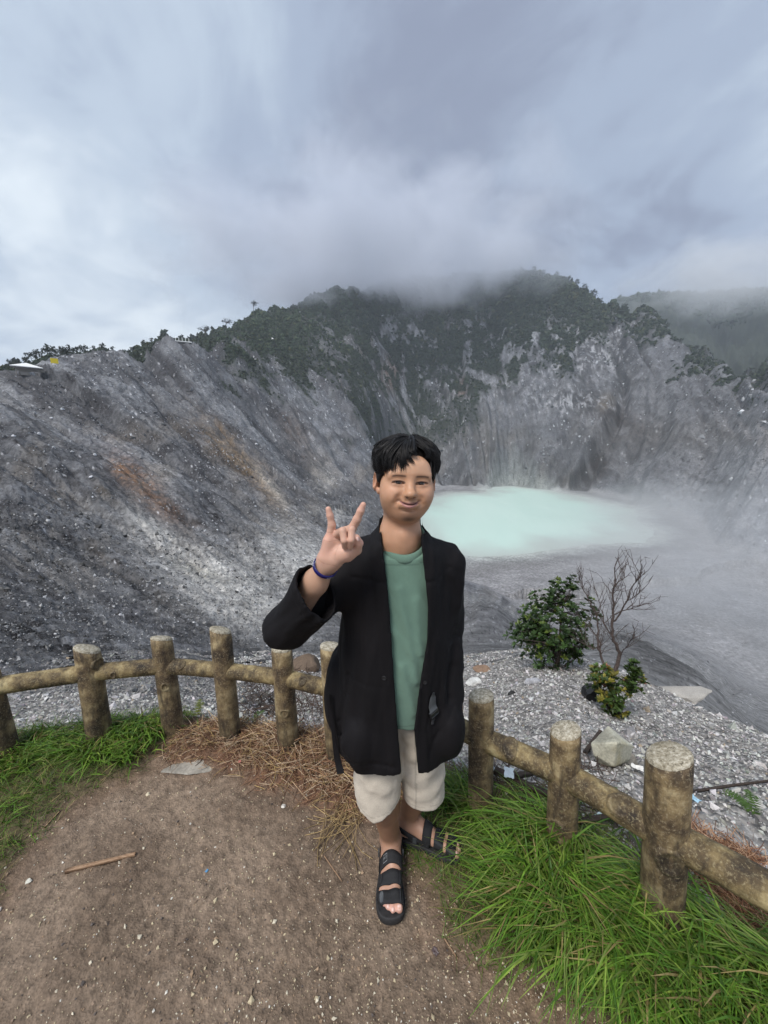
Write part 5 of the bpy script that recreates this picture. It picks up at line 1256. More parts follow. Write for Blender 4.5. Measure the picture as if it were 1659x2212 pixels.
        if f0 > .55:                                                   # plastic loop and the grey pull tab
            sgn = 1
            for a0, a1, h0, h1 in ((.034, .044, -1.06, 1.06),):
                q = [onstrap(fm + y * hf, w0, up) for up in (.001, .005) for w0, y in ((a0, h0), (a1, h0), (a1, h1), (a0, h1))]
                poly_mesh('loop', q, [[0, 1, 2, 3], [7, 6, 5, 4], [0, 4, 5, 1], [1, 5, 6, 2], [2, 6, 7, 3], [3, 7, 4, 0]], M_BUCKLE, st)
            th = np.linspace(0, 2 * math.pi, 20, endpoint=False); ww = -.040 if f0 < .7 else -.031
            q = [onstrap(fm + np.sign(math.sin(t)) * abs(math.sin(t)) ** .6 * hf * .78, ww + math.cos(t) * .0075, .003) for t in th]; q2 = [p - np.array([0, 0, .003]) for p in q]
            poly_mesh('pull_tab', q + q2, [list(range(20))] + [[i, (i + 1) % 20, (i + 1) % 20 + 20, i + 20] for i in range(20)], M_PLASTIC if f0 > .7 else M_STRAP, st)
    # strap round the heel
    path_ = [P(.50, .044, .050), P(.36, .0445, .060), P(.20, .0425, .070), P(.06, .036, .078), P(-.03, .020, .082), P(-.055, 0, .083), P(-.03, -.020, .082), P(.06, -.036, .078), P(.20, -.0425, .070), P(.36, -.0445, .060), P(.50, -.046, .050)]
    path_ = np.array(path_); c0 = P(.2, 0, .07); nr = path_ - c0; nr[:, 2] = 0; nr /= np.linalg.norm(nr, axis=1)[:, None]
    ribbon('heel_strap', path_, np.tile((0, 0, .0115), (len(path_), 1)), .004, M_STRAP, root, nr)
    for w in (.0465, -.0475):
        q = [P(.30 + a, w + b * np.sign(w), .062 + c) for c in (-.011, .011) for a, b in ((-.028, 0), (.028, 0), (.028, .004), (-.028, .004))]
        poly_mesh('slider', q, [[3, 2, 1, 0], [4, 5, 6, 7], [0, 1, 5, 4], [1, 2, 6, 5], [2, 3, 7, 6], [3, 0, 4, 7]], M_PLASTIC, root)
    return root
sandal(PR, np.linalg.norm(rf_toe - rf_heel), dR, sR, True)
sandal(PL_, np.linalg.norm(lf_toe - lf_heel), dL, sL, False)

# navy wristband with white print
bc = cp(447, 1560, HY + .013); bn = np.array([.47, -.50, .72]); bn /= np.linalg.norm(bn)
bu = np.array([.838, 0, -.546]); bu -= bn * (bu @ bn); bu /= np.linalg.norm(bu); bw = np.cross(bn, bu)
if bw[1] > 0: bw = -bw
def band_pt(t, h, up=0.0):
    """t runs along the band from the picture's upper left over the near side to the lower right"""
    r = .0345 + up; return bc + (bu * -math.cos(t) + bw * math.sin(t)) * r + bn * h
th = np.linspace(0, 2 * math.pi, 48, endpoint=False)
prof = [(-.0062, -.0014), (-.0066, 0), (-.0058, .0012), (.0058, .0012), (.0066, 0), (.0062, -.0014)]
V = np.concatenate([[band_pt(t, h, u) for t in th] for h, u in prof]); n = 48
F = np.concatenate([grid_faces(6, 48, True), np.stack([np.arange(n) + 5 * n, (np.arange(n) + 1) % n + 5 * n, (np.arange(n) + 1) % n, np.arange(n)], -1)])
band_o = tag(mesh_np('wristband', V, F, M_BAND, None, cols=np.ones((len(V), 3))), 'navy silicone wristband with white print on the raised wrist', 'wristband')
for txt, t0, sz in (('pract', 2.42, .0088), ('NO', .32, .0125)):
    v, f = text_mesh(txt, sz); v = np.array(v)
    P_ = [band_pt(t0 + x / .0357, y * 1.0, .0016) for x, y, _ in v]
    poly_mesh('print', P_, f, M_WHITE, band_o)

# things on the jacket, set on its cloth
def bvh_of(V, F): return BVHTree.FromPolygons([tuple(v) for v in V], [tuple(f) for f in F.tolist()])
BJ = bvh_of(Vj, Fj)
def on_jacket(x, y, up=0.0):
    u, a, b = ray(x, y); d = Vector((float(u), float(a), float(b))).normalized()
    loc, nor, _, _ = BJ.ray_cast(Vector((0, 0, CAM_Z)), d)
    if loc is None: return at_y(x, y, 1.13), np.array([0, -1., 0])
    nr = np.array(nor); nr = nr if nr @ np.array(d) < 0 else -nr
    return np.array(loc) + nr * up, nr
def button(x, y, r):
    c, nr = on_jacket(x, y, .001); u = np.cross(nr, (0, 0, 1)); u /= np.linalg.norm(u); w = np.cross(nr, u); t = np.linspace(0, 2 * math.pi, 20, endpoint=False)
    V = np.concatenate([c + (u[None] * np.cos(t)[:, None] + w[None] * np.sin(t)[:, None]) * r * f + nr * h for f, h in ((1, 0), (1, .002), (.85, .0032), (.72, .002), (.2, .002))] + [[c + nr * .002]])
    j = np.arange(20); mesh_np('button', V, [grid_faces(5, 20, True)[:, ::-1], np.stack([81 + 0 * j - 1 + j, 80 + (j + 1) % 20, np.full(20, 100)], -1)], M_BUCKLE, jacket, cols=np.ones((101, 3)))
button(830, 1464, .0075); button(918, 1474, .006)
def strap_px(name, pts, widths, mat_, up=.004, thick=.0025):
    P, N = zip(*[on_jacket(x, y, up) for x, y in pts]); P, N = np.array(P), np.array(N); N[:] = N.mean(0); N /= np.linalg.norm(N, axis=1)[:, None]
    T_ = np.gradient(P, axis=0); W_ = np.cross(T_, N); W_ /= np.linalg.norm(W_, axis=1)[:, None]
    return ribbon(name, P, W_ * np.array(widths)[:, None], thick, mat_, jacket, N)
strap_px('webbing', [(933, 1494), (932, 1505), (931, 1521), (934, 1533)], [.003, .011, .0145, .0145], M_PLASTIC, .007)
strap_px('webbing', [(933, 1542), (933, 1552), (931, 1562)], [.008, .006, .005], M_STRAP, .006)
c, nr = on_jacket(934.5, 1537, .008)
u = np.array([.93, .05, .30]); u -= nr * (u @ nr); u /= np.linalg.norm(u); w = np.cross(nr, u)
def slab(name, c, hx, hy, hz, parent, mat_):
    V = [c + u * sx * hx * fx + w * sy * hy * fx + nr * h for h, fx in ((-hz, 1), (hz * .5, 1), (hz, .86)) for sx, sy in ((-1, -1), (1, -1), (1, 1), (-1, 1))]
    F = [[3, 2, 1, 0], [8, 9, 10, 11]] + [[a + i, a + (i + 1) % 4, a + 4 + (i + 1) % 4, a + 4 + i] for a in (0, 4) for i in range(4)]
    return poly_mesh(name, V, F, mat_, parent)
bk = slab('buckle', c, .0165, .0060, .0035, jacket, M_BUCKLE)
slab('buckle_bar', c + w * .0105, .0165, .0016, .0025, bk, M_PLASTIC); slab('buckle_bar', c - w * .0105, .0165, .0016, .0025, bk, M_PLASTIC)
for sx in (-1, 1): slab('buckle_side', c + u * sx * .0165, .0018, .0115, .003, bk, M_BUCKLE)
# loose strap end hanging at the picture's left side
P = np.array([at_y(713, 1500, 1.19), at_y(716, 1545, 1.185), at_y(721, 1590, 1.18), at_y(728, 1635, 1.175), at_y(736, 1671, 1.17)])
ribbon('strap', P, np.array([(.004, 0, 0), (.005, 0, 0), (.007, 0, 0), (.011, 0, .001), (.0125, 0, .003)]), .002, M_JACKET, jacket, np.tile((.1, -1, 0), (5, 1)))
for o in list(jacket.children) + [q for c_ in jacket.children for q in c_.children]: pass
# watch on the wrist that goes into the pocket
wc = np.array([.2485, 1.222, .806]); t = np.linspace(0, 2 * math.pi, 24, endpoint=False)
V = np.concatenate([[wc + np.array([math.cos(a) * r, math.sin(a) * r, h]) for a in t] for r, h in ((.0305, -.012), (.033, -.011), (.033, .003), (.0305, .004))])
tag(mesh_np('wrist_watch', V, grid_faces(4, 24, True), M_BUCKLE, None, cols=np.ones((96, 3))), 'black watch strap on the wrist going into the jacket pocket', 'watch')
# ------------------------------------------------------------------ grass, straw, bushes, stones and litter near the fence
def leaf_mat(name, rough=0.55, trans=0.3):
    m = Mat(name); tint = m.attr('tint'); nA = m.noise(30, 3, 0.6)
    c = m.mix(1.0, tint, m.ramp(nA, [(0.3, 0.75), (0.7, 1.2)]), 'MULTIPLY'); m.done(c, rough, None, 0.35)
    tr = m.N.new('ShaderNodeBsdfTranslucent'); m.L.new(c, tr.inputs[0]); mx = m.N.new('ShaderNodeMixShader'); mx.inputs[0].default_value = trans
    m.L.new(m.b.outputs[0], mx.inputs[1]); m.L.new(tr.outputs[0], mx.inputs[2]); m.L.new(mx.outputs[0], m.out.inputs[0]); return m.m
M_GRASS = leaf_mat('grass_blade', 0.45, 0.35); M_LEAF = leaf_mat('leaf', 0.4, 0.25); M_STRAWM = leaf_mat('dry_straw', 0.8, 0.1)
def blades(name, P, Lh, lean_dir, lean, droop, width, cols, mat_, rows=5, label=None, z_off=0.0):
    """arching ribbons; lean = how far the tip goes sideways relative to length, droop = curl over"""
    n = len(P); t = np.linspace(0, 1, rows)
    ld = np.stack([np.cos(lean_dir), np.sin(lean_dir)], -1)
    hor = (lean[:, None] * t + droop[:, None] * t ** 2.2) * Lh[:, None]
    ver = Lh[:, None] * (t[None] * (1 - .35 * lean[:, None]) - droop[:, None] * .75 * t[None] ** 2.6)
    cx = P[:, None, 0] + hor * ld[:, None, 0]; cy_ = P[:, None, 1] + hor * ld[:, None, 1]; cz = P[:, None, 2] + ver + z_off
    tw = lean_dir + math.pi / 2 + RNG.normal(0, .5, n); wd = width[:, None] * (np.array([.75, 1, .9, .6, .06])[None] if rows == 5 else np.linspace(1, .1, rows)[None])
    wx, wy = np.cos(tw)[:, None] * wd, np.sin(tw)[:, None] * wd
    V = np.stack([np.stack([cx - wx, cy_ - wy, cz], -1), np.stack([cx + wx, cy_ + wy, cz], -1)], 2)      # n, rows, 2, 3
    base = (np.arange(n) * rows * 2)[:, None, None]; r = np.arange(rows - 1)[None, :, None] * 2
    F = (base + r + np.array([0, 1, 3, 2])[None, None]).reshape(-1, 4)
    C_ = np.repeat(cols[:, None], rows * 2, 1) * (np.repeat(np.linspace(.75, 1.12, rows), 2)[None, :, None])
    o = mesh_np(name, V.reshape(-1, 3), F, mat_, cols=C_.reshape(-1, 3), smooth_=False)
    tag(o, label, kind='stuff'); return o
def in_poly(P, n, edge=0.0, box=None):
    lo, hi = P.min(0), P.max(0)
    if box: lo, hi = np.maximum(lo, box[0]), np.minimum(hi, box[1])
    q = RNG.uniform(lo, hi, (n * 3, 2)); q = q[poly_dist(P, q[:, 0], q[:, 1]) < edge]
    return q[:n]
def green(n, dry=.07, lo=.6, hi=1.35):
    pal = np.array([(.120, .240, .030), (.165, .300, .038), (.085, .180, .026), (.22, .31, .055), (.18, .245, .06)])
    c = pal[RNG.integers(0, 5, n)] * RNG.uniform(lo, hi, (n, 1)); k = RNG.random(n) < dry; c[k] = np.array([(.36, .28, .12)]) * RNG.uniform(.6, 1.2, (k.sum(), 1)); return c
vis = ([-3.2, 0.5], [2.6, 3.0])
for poly, name, lab, nlong, nturf in ((GR_R, 'grass', 'tall arching green grass in front of the fence on the right', 4600, 15000), (GR_L, 'grass', 'green grass between the path and the fence on the left', 4600, 17000)):
    right = poly is GR_R
    q = in_poly(poly, nlong * 5, -.02, vis); fd = fence_dist(q[:, 0], q[:, 1]); dd = poly_dist(poly, q[:, 0], q[:, 1])
    clump = fbm(q[:, 0] * 6, q[:, 1] * 6, oct=3) * 1.5
    w = (smooth(-.56, -.22, fd) * smooth(.22, .05, fd) * smooth(-.03, -.16, dd)) if right else (smooth(-.50, -.08, fd) * smooth(.25, .05, fd) * smooth(-.02, -.12, dd))
    w *= smooth(-.5, .25, clump)
    if right:
        w *= np.where(q[:, 1] > 1.52, .35, 1)
        fdist = np.hypot(q[:, 0] - .20, (q[:, 1] - 1.34)); w *= smooth(.12, .26, fdist); ax_f = np.clip(((q[:, 0] - .062) * .268 + (q[:, 1] - 1.408) * -.093) / .0805, 0, 1.1); w *= smooth(.12, .24, np.hypot(q[:, 0] - .062 - .268 * ax_f, q[:, 1] - 1.408 + .093 * ax_f))
    else: w *= smooth(-1.05, -1.45, q[:, 0]) * .85 + .15
    k = RNG.random(len(q)) < w * 1.1; q = q[k][:nlong]; fd = fd[k][:nlong]; n = len(q)
    P = np.column_stack([q, near_z(q[:, 0], q[:, 1]) - .004]); hmax = .36 if right else .26
    Lh = RNG.uniform(.35, 1, n) ** 1.1 * hmax * (0.62 + .38 * smooth(-.55, -.1, fd)); Lh *= np.where(q[:, 1] > 1.45, .62, 1)
    tuft = fbm(q[:, 0] * 9 + 40, q[:, 1] * 9, oct=1) * 2.6
    ang = (math.radians(232) if right else math.radians(-62)) + RNG.normal(0, .75, n) + tuft * .5
    blades(name, P, Lh, ang, RNG.uniform(.12, .75, n), RNG.uniform(.15, .75, n), RNG.uniform(.0022, .0050, n), green(n), M_GRASS, 5, lab)
    q = in_poly(poly, nturf, .03, vis); dd = poly_dist(poly, q[:, 0], q[:, 1]); fd = fence_dist(q[:, 0], q[:, 1]); nz_ = fbm(q[:, 0] * 7, q[:, 1] * 7, oct=3)
    k = RNG.random(len(q)) < smooth(.035, -.10, dd + .09 * nz_) * smooth(.35, .1, fd); q = q[k]; n = len(q)
    P = np.column_stack([q, near_z(q[:, 0], q[:, 1]) - .002]); Lh = RNG.uniform(.025, .075, n) * (1 + .5 * smooth(-.05, -.3, dd[k]))
    c = green(n, .12, .45, 1.1); blades(name, P, Lh, RNG.uniform(0, 6.28, n), RNG.uniform(.2, 1.1, n), RNG.uniform(0, .7, n), RNG.uniform(.0010, .0022, n), c, M_GRASS, 4, lab.replace('tall arching', 'short') if right else 'short green turf along the left edge of the path')

def straw(name, P, length, yaw, pitch, width, cols, bend, label):
    n = len(P); rows = 5; t = np.linspace(-.5, .5, rows)
    d = np.stack([np.cos(yaw) * np.cos(pitch), np.sin(yaw) * np.cos(pitch), np.sin(pitch)], -1); s_ = np.stack([-np.sin(yaw), np.cos(yaw), 0 * yaw], -1)
    c = P[:, None] + d[:, None] * (t[None, :, None] * length[:, None, None]) + s_[:, None] * ((t ** 2)[None, :, None] * (bend * length)[:, None, None]); up = np.array([0, 0, 1.0])
    a = c + s_[:, None] * width[:, None, None]; b = c - s_[:, None] * width[:, None, None]; e = c + up * width[:, None, None] * 1.4
    V = np.stack([a, e, b], 2); base = (np.arange(n) * rows * 3)[:, None, None]; r = np.arange(rows - 1)[None, :, None] * 3
    F = np.concatenate([(base + r + np.array(q)[None, None]).reshape(-1, 4) for q in ((0, 1, 4, 3), (1, 2, 5, 4))])
    o = mesh_np(name, V.reshape(-1, 3), F, M_STRAWM, cols=np.repeat(cols, rows * 3, 0), smooth_=False); return tag(o, label, kind='stuff')
spal = np.array([(.30, .17, .095), (.42, .29, .18), (.20, .105, .06), (.50, .38, .26), (.13, .07, .045), (.36, .25, .11)])
q = in_poly(NEEDLE, 4200, .04); dd = poly_dist(NEEDLE, q[:, 0], q[:, 1]); k = RNG.random(len(q)) < smooth(.04, -.09, dd + .05 * fbm(q[:, 0] * 8, q[:, 1] * 8)); q = q[k]; n = len(q)
straw('dry_straw', np.column_stack([q, near_z(q[:, 0], q[:, 1]) + RNG.uniform(.0, .035, n) * smooth(.0, -.12, dd[k])]), RNG.uniform(.05, .20, n), RNG.uniform(0, 6.28, n), RNG.normal(0, .22, n), RNG.uniform(.0006, .0018, n), spal[RNG.integers(0, 6, n)] * RNG.uniform(.7, 1.25, (n, 1)), RNG.normal(0, .5, n), 'dry brown straw heaped along the fence behind the man')
# longer yellowish stems dragged out onto the path beside the man
ST = []
for k in range(46):
    a, b = hit_near(U(700, 800), U(1690, 1790)), hit_near(U(660, 800), U(1730, 1890)); ST.append((a, b))
P = np.array([(a + b) / 2 + np.array([0, 0, .006]) for a, b in ST]); dv = np.array([b - a for a, b in ST]); n = len(P)
straw('dry_straw', P, np.minimum(np.linalg.norm(dv, axis=1), .34), np.arctan2(dv[:, 1], dv[:, 0]), np.zeros(n), RNG.uniform(.0010, .0022, n), np.array([(.38, .27, .13)]) * RNG.uniform(.6, 1.2, (n, 1)), RNG.normal(0, .5, n), 'long yellow stems lying on the path beside the man')
DRY2 = np.array([hit_near(x, y)[:2] for x, y in [(1490, 1800), (1560, 1840), (1659, 1890), (1750, 2000), (1700, 2080), (1600, 1990), (1500, 1890)]])
q = in_poly(DRY2, 2200, .03); n = len(q)
straw('dry_straw', np.column_stack([q, near_z(q[:, 0], q[:, 1]) + RNG.uniform(0, .05, n)]), RNG.uniform(.06, .22, n), RNG.uniform(0, 6.28, n), RNG.normal(.1, .3, n), RNG.uniform(.0006, .0016, n), spal[RNG.integers(0, 5, n)] * np.array([1, .85, .8]) * RNG.uniform(.7, 1.2, (n, 1)), RNG.normal(0, .5, n), 'reddish dry grass outside the fence at the right edge')
# dark roots hanging in the washed-out hollow behind the fence
n = 420; P = np.array([hit_near(U(530, 720), U(1440, 1560)) for _ in range(n)]); P[:, 2] += RNG.uniform(0, .12, n)
straw('roots', P, RNG.uniform(.1, .45, n), RNG.uniform(0, 6.28, n), RNG.normal(.2, .5, n), RNG.uniform(.0012, .004, n), np.array([(.05, .032, .024)]) * RNG.uniform(.5, 1.8, (n, 1)), RNG.normal(0, .6, n), 'dark dead roots in the washed out hollow behind the fence')
n = 260; P = np.array([hit_near(U(1060, 1320), U(1650, 1770)) for _ in range(n)]); P[:, 2] += RNG.uniform(0, .03, n)
straw('twigs', P, RNG.uniform(.05, .25, n), RNG.uniform(0, 6.28, n), RNG.normal(.05, .2, n), RNG.uniform(.001, .003, n), np.array([(.06, .042, .034)]) * RNG.uniform(.5, 2, (n, 1)), RNG.normal(0, .5, n), 'thin dark twigs on the gravel behind the right posts')

# ---- shrubs
m = Mat('twig_bark'); nA = m.noise(40, 5, 0.6); M_TWIG = m.done(m.ramp(nA, [(0.3, (.045, .034, .030)), (0.7, (.13, .10, .088))]), 0.9, m.bump(nA, .4, .01), 0.2)
def tube_mesh(name, lines, mat_, parent, sides=6):
    """branches: each line is (points, radii)"""
    Vs_, Fs2, o_ = [], [], 0; th = np.linspace(0, 2 * math.pi, sides, endpoint=False)
    for P, rad in lines:
        P = np.asarray(P, float); T_ = np.gradient(P, axis=0); T_ /= np.linalg.norm(T_, axis=1)[:, None] + 1e-9
        a = np.cross(T_, (.31, .2, .93)); a /= np.linalg.norm(a, axis=1)[:, None] + 1e-9; b = np.cross(T_, a); r = np.asarray(rad)[:, None, None]
        V = P[:, None] + (a[:, None] * np.cos(th)[None, :, None] + b[:, None] * np.sin(th)[None, :, None]) * r
        Vs_.append(V.reshape(-1, 3)); Fs2.append(grid_faces(len(P), sides, True) + o_); o_ += len(P) * sides
    return mesh_np(name, np.concatenate(Vs_), np.concatenate(Fs2), mat_, parent)
def leaf_mesh(name, C, N_, size, cols, per, parent, spread=1.0):
    """rosettes of pointed, folded leaves at the tips C, opening along N_"""
    n = len(C) * per; C2 = np.repeat(C, per, 0); N2 = np.repeat(N_, per, 0); sz = np.repeat(size, per) * RNG.uniform(.65, 1.2, n)
    a = RNG.normal(size=(n, 3)); a -= N2 * (a * N2).sum(1)[:, None] * .85; a /= np.linalg.norm(a, axis=1)[:, None]
    d = a * spread + N2 * RNG.uniform(.2, 1.1, (n, 1)); d /= np.linalg.norm(d, axis=1)[:, None]
    s_ = np.cross(d, N2 + .3 * RNG.normal(size=(n, 3))); s_ /= np.linalg.norm(s_, axis=1)[:, None] + 1e-9; up = np.cross(s_, d)
    z = sz[:, None]
    V = np.stack([C2, C2 + d * z * .5 + s_ * z * .24 + up * z * .06, C2 + d * z * 1.0 - up * z * .05, C2 + d * z * .5 - s_ * z * .24 + up * z * .06], 1)
    b = (np.arange(n) * 4)[:, None]; F = np.concatenate([b + np.array([[0, 1, 2]]), b + np.array([[0, 2, 3]])])
    return mesh_np(name, V.reshape(-1, 3), F, M_LEAF, parent, smooth_=False, cols=np.repeat(np.repeat(cols, per, 0) * RNG.uniform(.7, 1.3, (n, 1)), 4, 0))
def shrub(name, base_px, blobs, n_tip, leaf, cols_fn, label, cat, seed, stems=7, depth=.8):
    Bp = hit_near(*base_px); Y0 = Bp[1]
    root = empty(name, tuple(Bp), label, cat); tips, per = [], np.array([b[2] * b[3] for b in blobs], float); per /= per.sum()
    for (bx, by, rx, ry), p in zip(blobs, per):
        k = max(4, int(n_tip * p)); c = at_y(bx, by, Y0); sx = np.linalg.norm(at_y(bx + rx, by, Y0) - c); sz = np.linalg.norm(at_y(bx, by + ry, Y0) - c)
        q = RNG.normal(size=(k, 3)); q /= np.linalg.norm(q, axis=1)[:, None]; q *= RNG.uniform(.25, 1, (k, 1)) ** .5 * (1 + .18 * RNG.normal(size=(k, 1)))
        tips.append(c + q * np.array([sx, (sx + sz) * .5 * depth, sz]))
    T_ = np.concatenate(tips); T_[:, 2] = np.maximum(T_[:, 2], near_z(T_[:, 0], T_[:, 1]) + .03)
    gap = fbm(T_[:, 0] * 4.5 + seed, T_[:, 1] * 4.5, T_[:, 2] * 4.5, oct=2); T_ = T_[gap > -.16]
    lines = []; hubs = []
    for i in range(stems):
        e = T_[RNG.integers(len(T_))]; mid = Bp + (e - Bp) * .55 + RNG.normal(size=3) * .05; e2 = Bp + (e - Bp) * .85; t = np.linspace(0, 1, 7)[:, None]
        Pl = (1 - t) ** 2 * Bp + 2 * t * (1 - t) * (mid + np.array([0, 0, .05])) + t * t * e2; lines.append((Pl - np.array([0, 0, .03]) * (1 - t), np.linspace(.016, .005, 7) * (np.linalg.norm(e - Bp) / 1.0 + .4))); hubs += list(Pl[2:])
    hubs = np.array(hubs)
    for e in T_[::2]:
        h = hubs[np.argmin(((hubs - e) ** 2).sum(1))]; lines.append((np.array([h, (h + e) / 2 + RNG.normal(size=3) * .02, e]), [.005, .0035, .002]))
    for Pl, rd in lines: Pl -= Bp
    tube_mesh('branch', lines, M_TWIG, root, 5)
    cen = T_.mean(0) * .5 + Bp * .5; N_ = T_ - cen; N_ /= np.linalg.norm(N_, axis=1)[:, None]; N_ = N_ + np.array([0, 0, .5]); N_ /= np.linalg.norm(N_, axis=1)[:, None]
    leaf_mesh('foliage', T_ - Bp, N_, np.full(len(T_), leaf) * RNG.uniform(.8, 1.2, len(T_)), cols_fn(len(T_), T_), 9, root)
    return root
def dark_green(n, T_): return np.array([(.040, .075, .022)]) * RNG.uniform(.6, 1.5, (n, 1)) + (RNG.random((n, 1)) < .12) * np.array([(.05, .05, .0)])
shrub('shrub', (1205, 1442), [(1195, 1345, 74, 70), (1215, 1285, 40, 34), (1238, 1262, 14, 18), (1140, 1368, 42, 24), (1270, 1322, 26, 30), (1195, 1415, 62, 24), (1250, 1400, 30, 22), (1195, 1370, 70, 50)], 900, .080, dark_green, 'large dark green shrub on the gravel slope left of the bare tree', 'shrub', 3)
def mixed(n, T_):
    c = np.array([(.050, .085, .020)]) * RNG.uniform(.6, 1.5, (n, 1)); px_, _ = pix(np.arctan2(T_[:, 0], T_[:, 1]), (T_[:, 2] - CAM_Z) / np.hypot(T_[:, 0], T_[:, 1]))
    k = RNG.random(n) < np.where(px_ < 1330, .42, .12); c[k] = np.array([(.19, .17, .03)]) * RNG.uniform(.6, 1.3, (k.sum(), 1)); k = RNG.random(n) < .014; c[k] = (.36, .15, .08); return c
shrub('shrub', (1330, 1545), [(1302, 1462, 28, 26), (1330, 1500, 42, 30), (1372, 1468, 22, 28), (1340, 1528, 34, 16), (1362, 1440, 10, 16)], 300, .055, mixed, 'low yellow-green shrub with orange tips at the foot of the bare tree', 'shrub', 8, 5)
# bare tree
TB = hit_near(1326, 1500); TY = TB[1]
tree_b = empty('bare_tree', tuple(TB), 'leafless grey-brown little tree standing between two shrubs on the gravel', 'tree')
random.seed(21)
def pl(pts, y0=0.0, y1=0.0): return [at_y(x, y, TY + y0 + (y1 - y0) * i / (len(pts) - 1)) for i, (x, y) in enumerate(pts)]
mains = [(pl([(1326, 1502), (1322, 1470), (1333, 1440), (1338, 1412), (1330, 1392), (1322, 1372), (1323, 1340), (1326, 1310), (1324, 1285), (1329, 1260), (1326, 1228)], 0, -.1), .030, .006),
         (pl([(1322, 1470), (1306, 1440), (1296, 1410), (1298, 1392), (1286, 1372), (1272, 1350)], 0, .3), .020, .005),
         (pl([(1296, 1410), (1290, 1380), (1292, 1345), (1285, 1318), (1268, 1290), (1256, 1262), (1252, 1250)], .1, .4), .013, .004),
         (pl([(1323, 1345), (1340, 1325), (1352, 1300), (1362, 1275), (1380, 1250), (1388, 1232)], 0, -.3), .012, .003),
         (pl([(1326, 1330), (1345, 1318), (1368, 1312), (1392, 1306)], 0, .2), .009, .003),
         (pl([(1329, 1265), (1345, 1252), (1350, 1232)], 0, .1), .007, .003), (pl([(1298, 1395), (1280, 1402), (1264, 1392)], 0, .2), .009, .003),
         (pl([(1322, 1372), (1305, 1350), (1300, 1320), (1292, 1290)], 0, .2), .010, .003), (pl([(1336, 1425), (1352, 1400), (1372, 1372)], 0, -.3), .009, .003), (pl([(1352, 1300), (1372, 1290), (1386, 1270)], -.1, -.2), .007, .003)]
lines = []
for P, r0, r1 in mains:
    P = np.array(P); t = np.linspace(0, len(P) - 1, len(P) * 3); P = np.stack([np.interp(t, np.arange(len(P)), P[:, i]) for i in range(3)], -1) + RNG.normal(0, .006, (len(t), 3)); lines.append((P, np.linspace(r0, r1, len(P))))
    for k in range(int(len(P) * .8)):
        i = random.randrange(len(P) // 3, len(P)); d = (P[min(i + 1, len(P) - 1)] - P[i - 1]); d /= np.linalg.norm(d) + 1e-9; L_ = U(.10, .30); e = RNG.normal(size=3) * .8; e[2] = abs(e[2]) * .8 + .2; d = d * .9 + e; d /= np.linalg.norm(d)
        q = [P[i] + d * L_ * f + np.array([0, 0, .05]) * f * f + RNG.normal(0, .012, 3) * f for f in np.linspace(0, 1, 6)]; lines.append((np.array(q), np.linspace(.0048, .0016, 6)))
        for _ in range(2):
            j = random.randrange(2, 6); d2 = d + RNG.normal(size=3) * .7; d2[2] += .3; d2 /= np.linalg.norm(d2); lines.append((np.array([q[j] + d2 * L_ * .5 * f for f in np.linspace(0, 1, 4)]), np.linspace(.003, .0012, 4)))
tube_mesh('trunk', [(P - TB, r) for P, r in lines[:1]], M_TWIG, tree_b, 8); tube_mesh('branches', [(P - TB, r) for P, r in lines[1:]], M_TWIG, tree_b, 5)

def fern(base_px, size, label, n=7, col=(.075, .135, .03)):
    Bp = hit_near(*base_px); root = empty('fern', tuple(Bp), label, 'fern'); V, F, Cc = [], [], []
    for i in range(n):
        a = U(0, 6.28); d = np.array([math.cos(a), math.sin(a), 0]); s_ = np.array([-d[1], d[0], 0]); L_ = size * U(.7, 1.1)
        for k in range(11):
            t = (k + .5) / 11; c = d * L_ * t * .85 + np.array([0, 0, L_ * (.75 * t - .62 * t * t)]); w = L_ * .28 * (1 - t) * (.4 + t) * 1.6
            for sg in (-1, 1):
                b = len(V); e = c + s_ * sg * w + d * w * .4 + np.array([0, 0, -.1 * w]); V += [c - d * L_ * .03, c + d * L_ * .03, e]; F.append((b, b + 1, b + 2)); Cc += [np.array(col) * U(.7, 1.3)] * 3
    mesh_np('fronds', np.array(V), np.array(F), M_GRASS, root, smooth_=False, cols=np.array(Cc)); return root
fern((1310, 1740), .16, 'bright green fern sprouting behind the second post from the right'); fern((1632, 1760), .16, 'pale green feathery plant on the gravel at the right edge'); fern((425, 1545), .20, 'yellow-green plant behind the third post from the left', 9, (.14, .16, .03)); fern((552, 1560), .14, 'small fern behind the fence, between the two posts nearest the man'); fern((1600, 1930), .16, 'fern in the dry grass outside the last post')

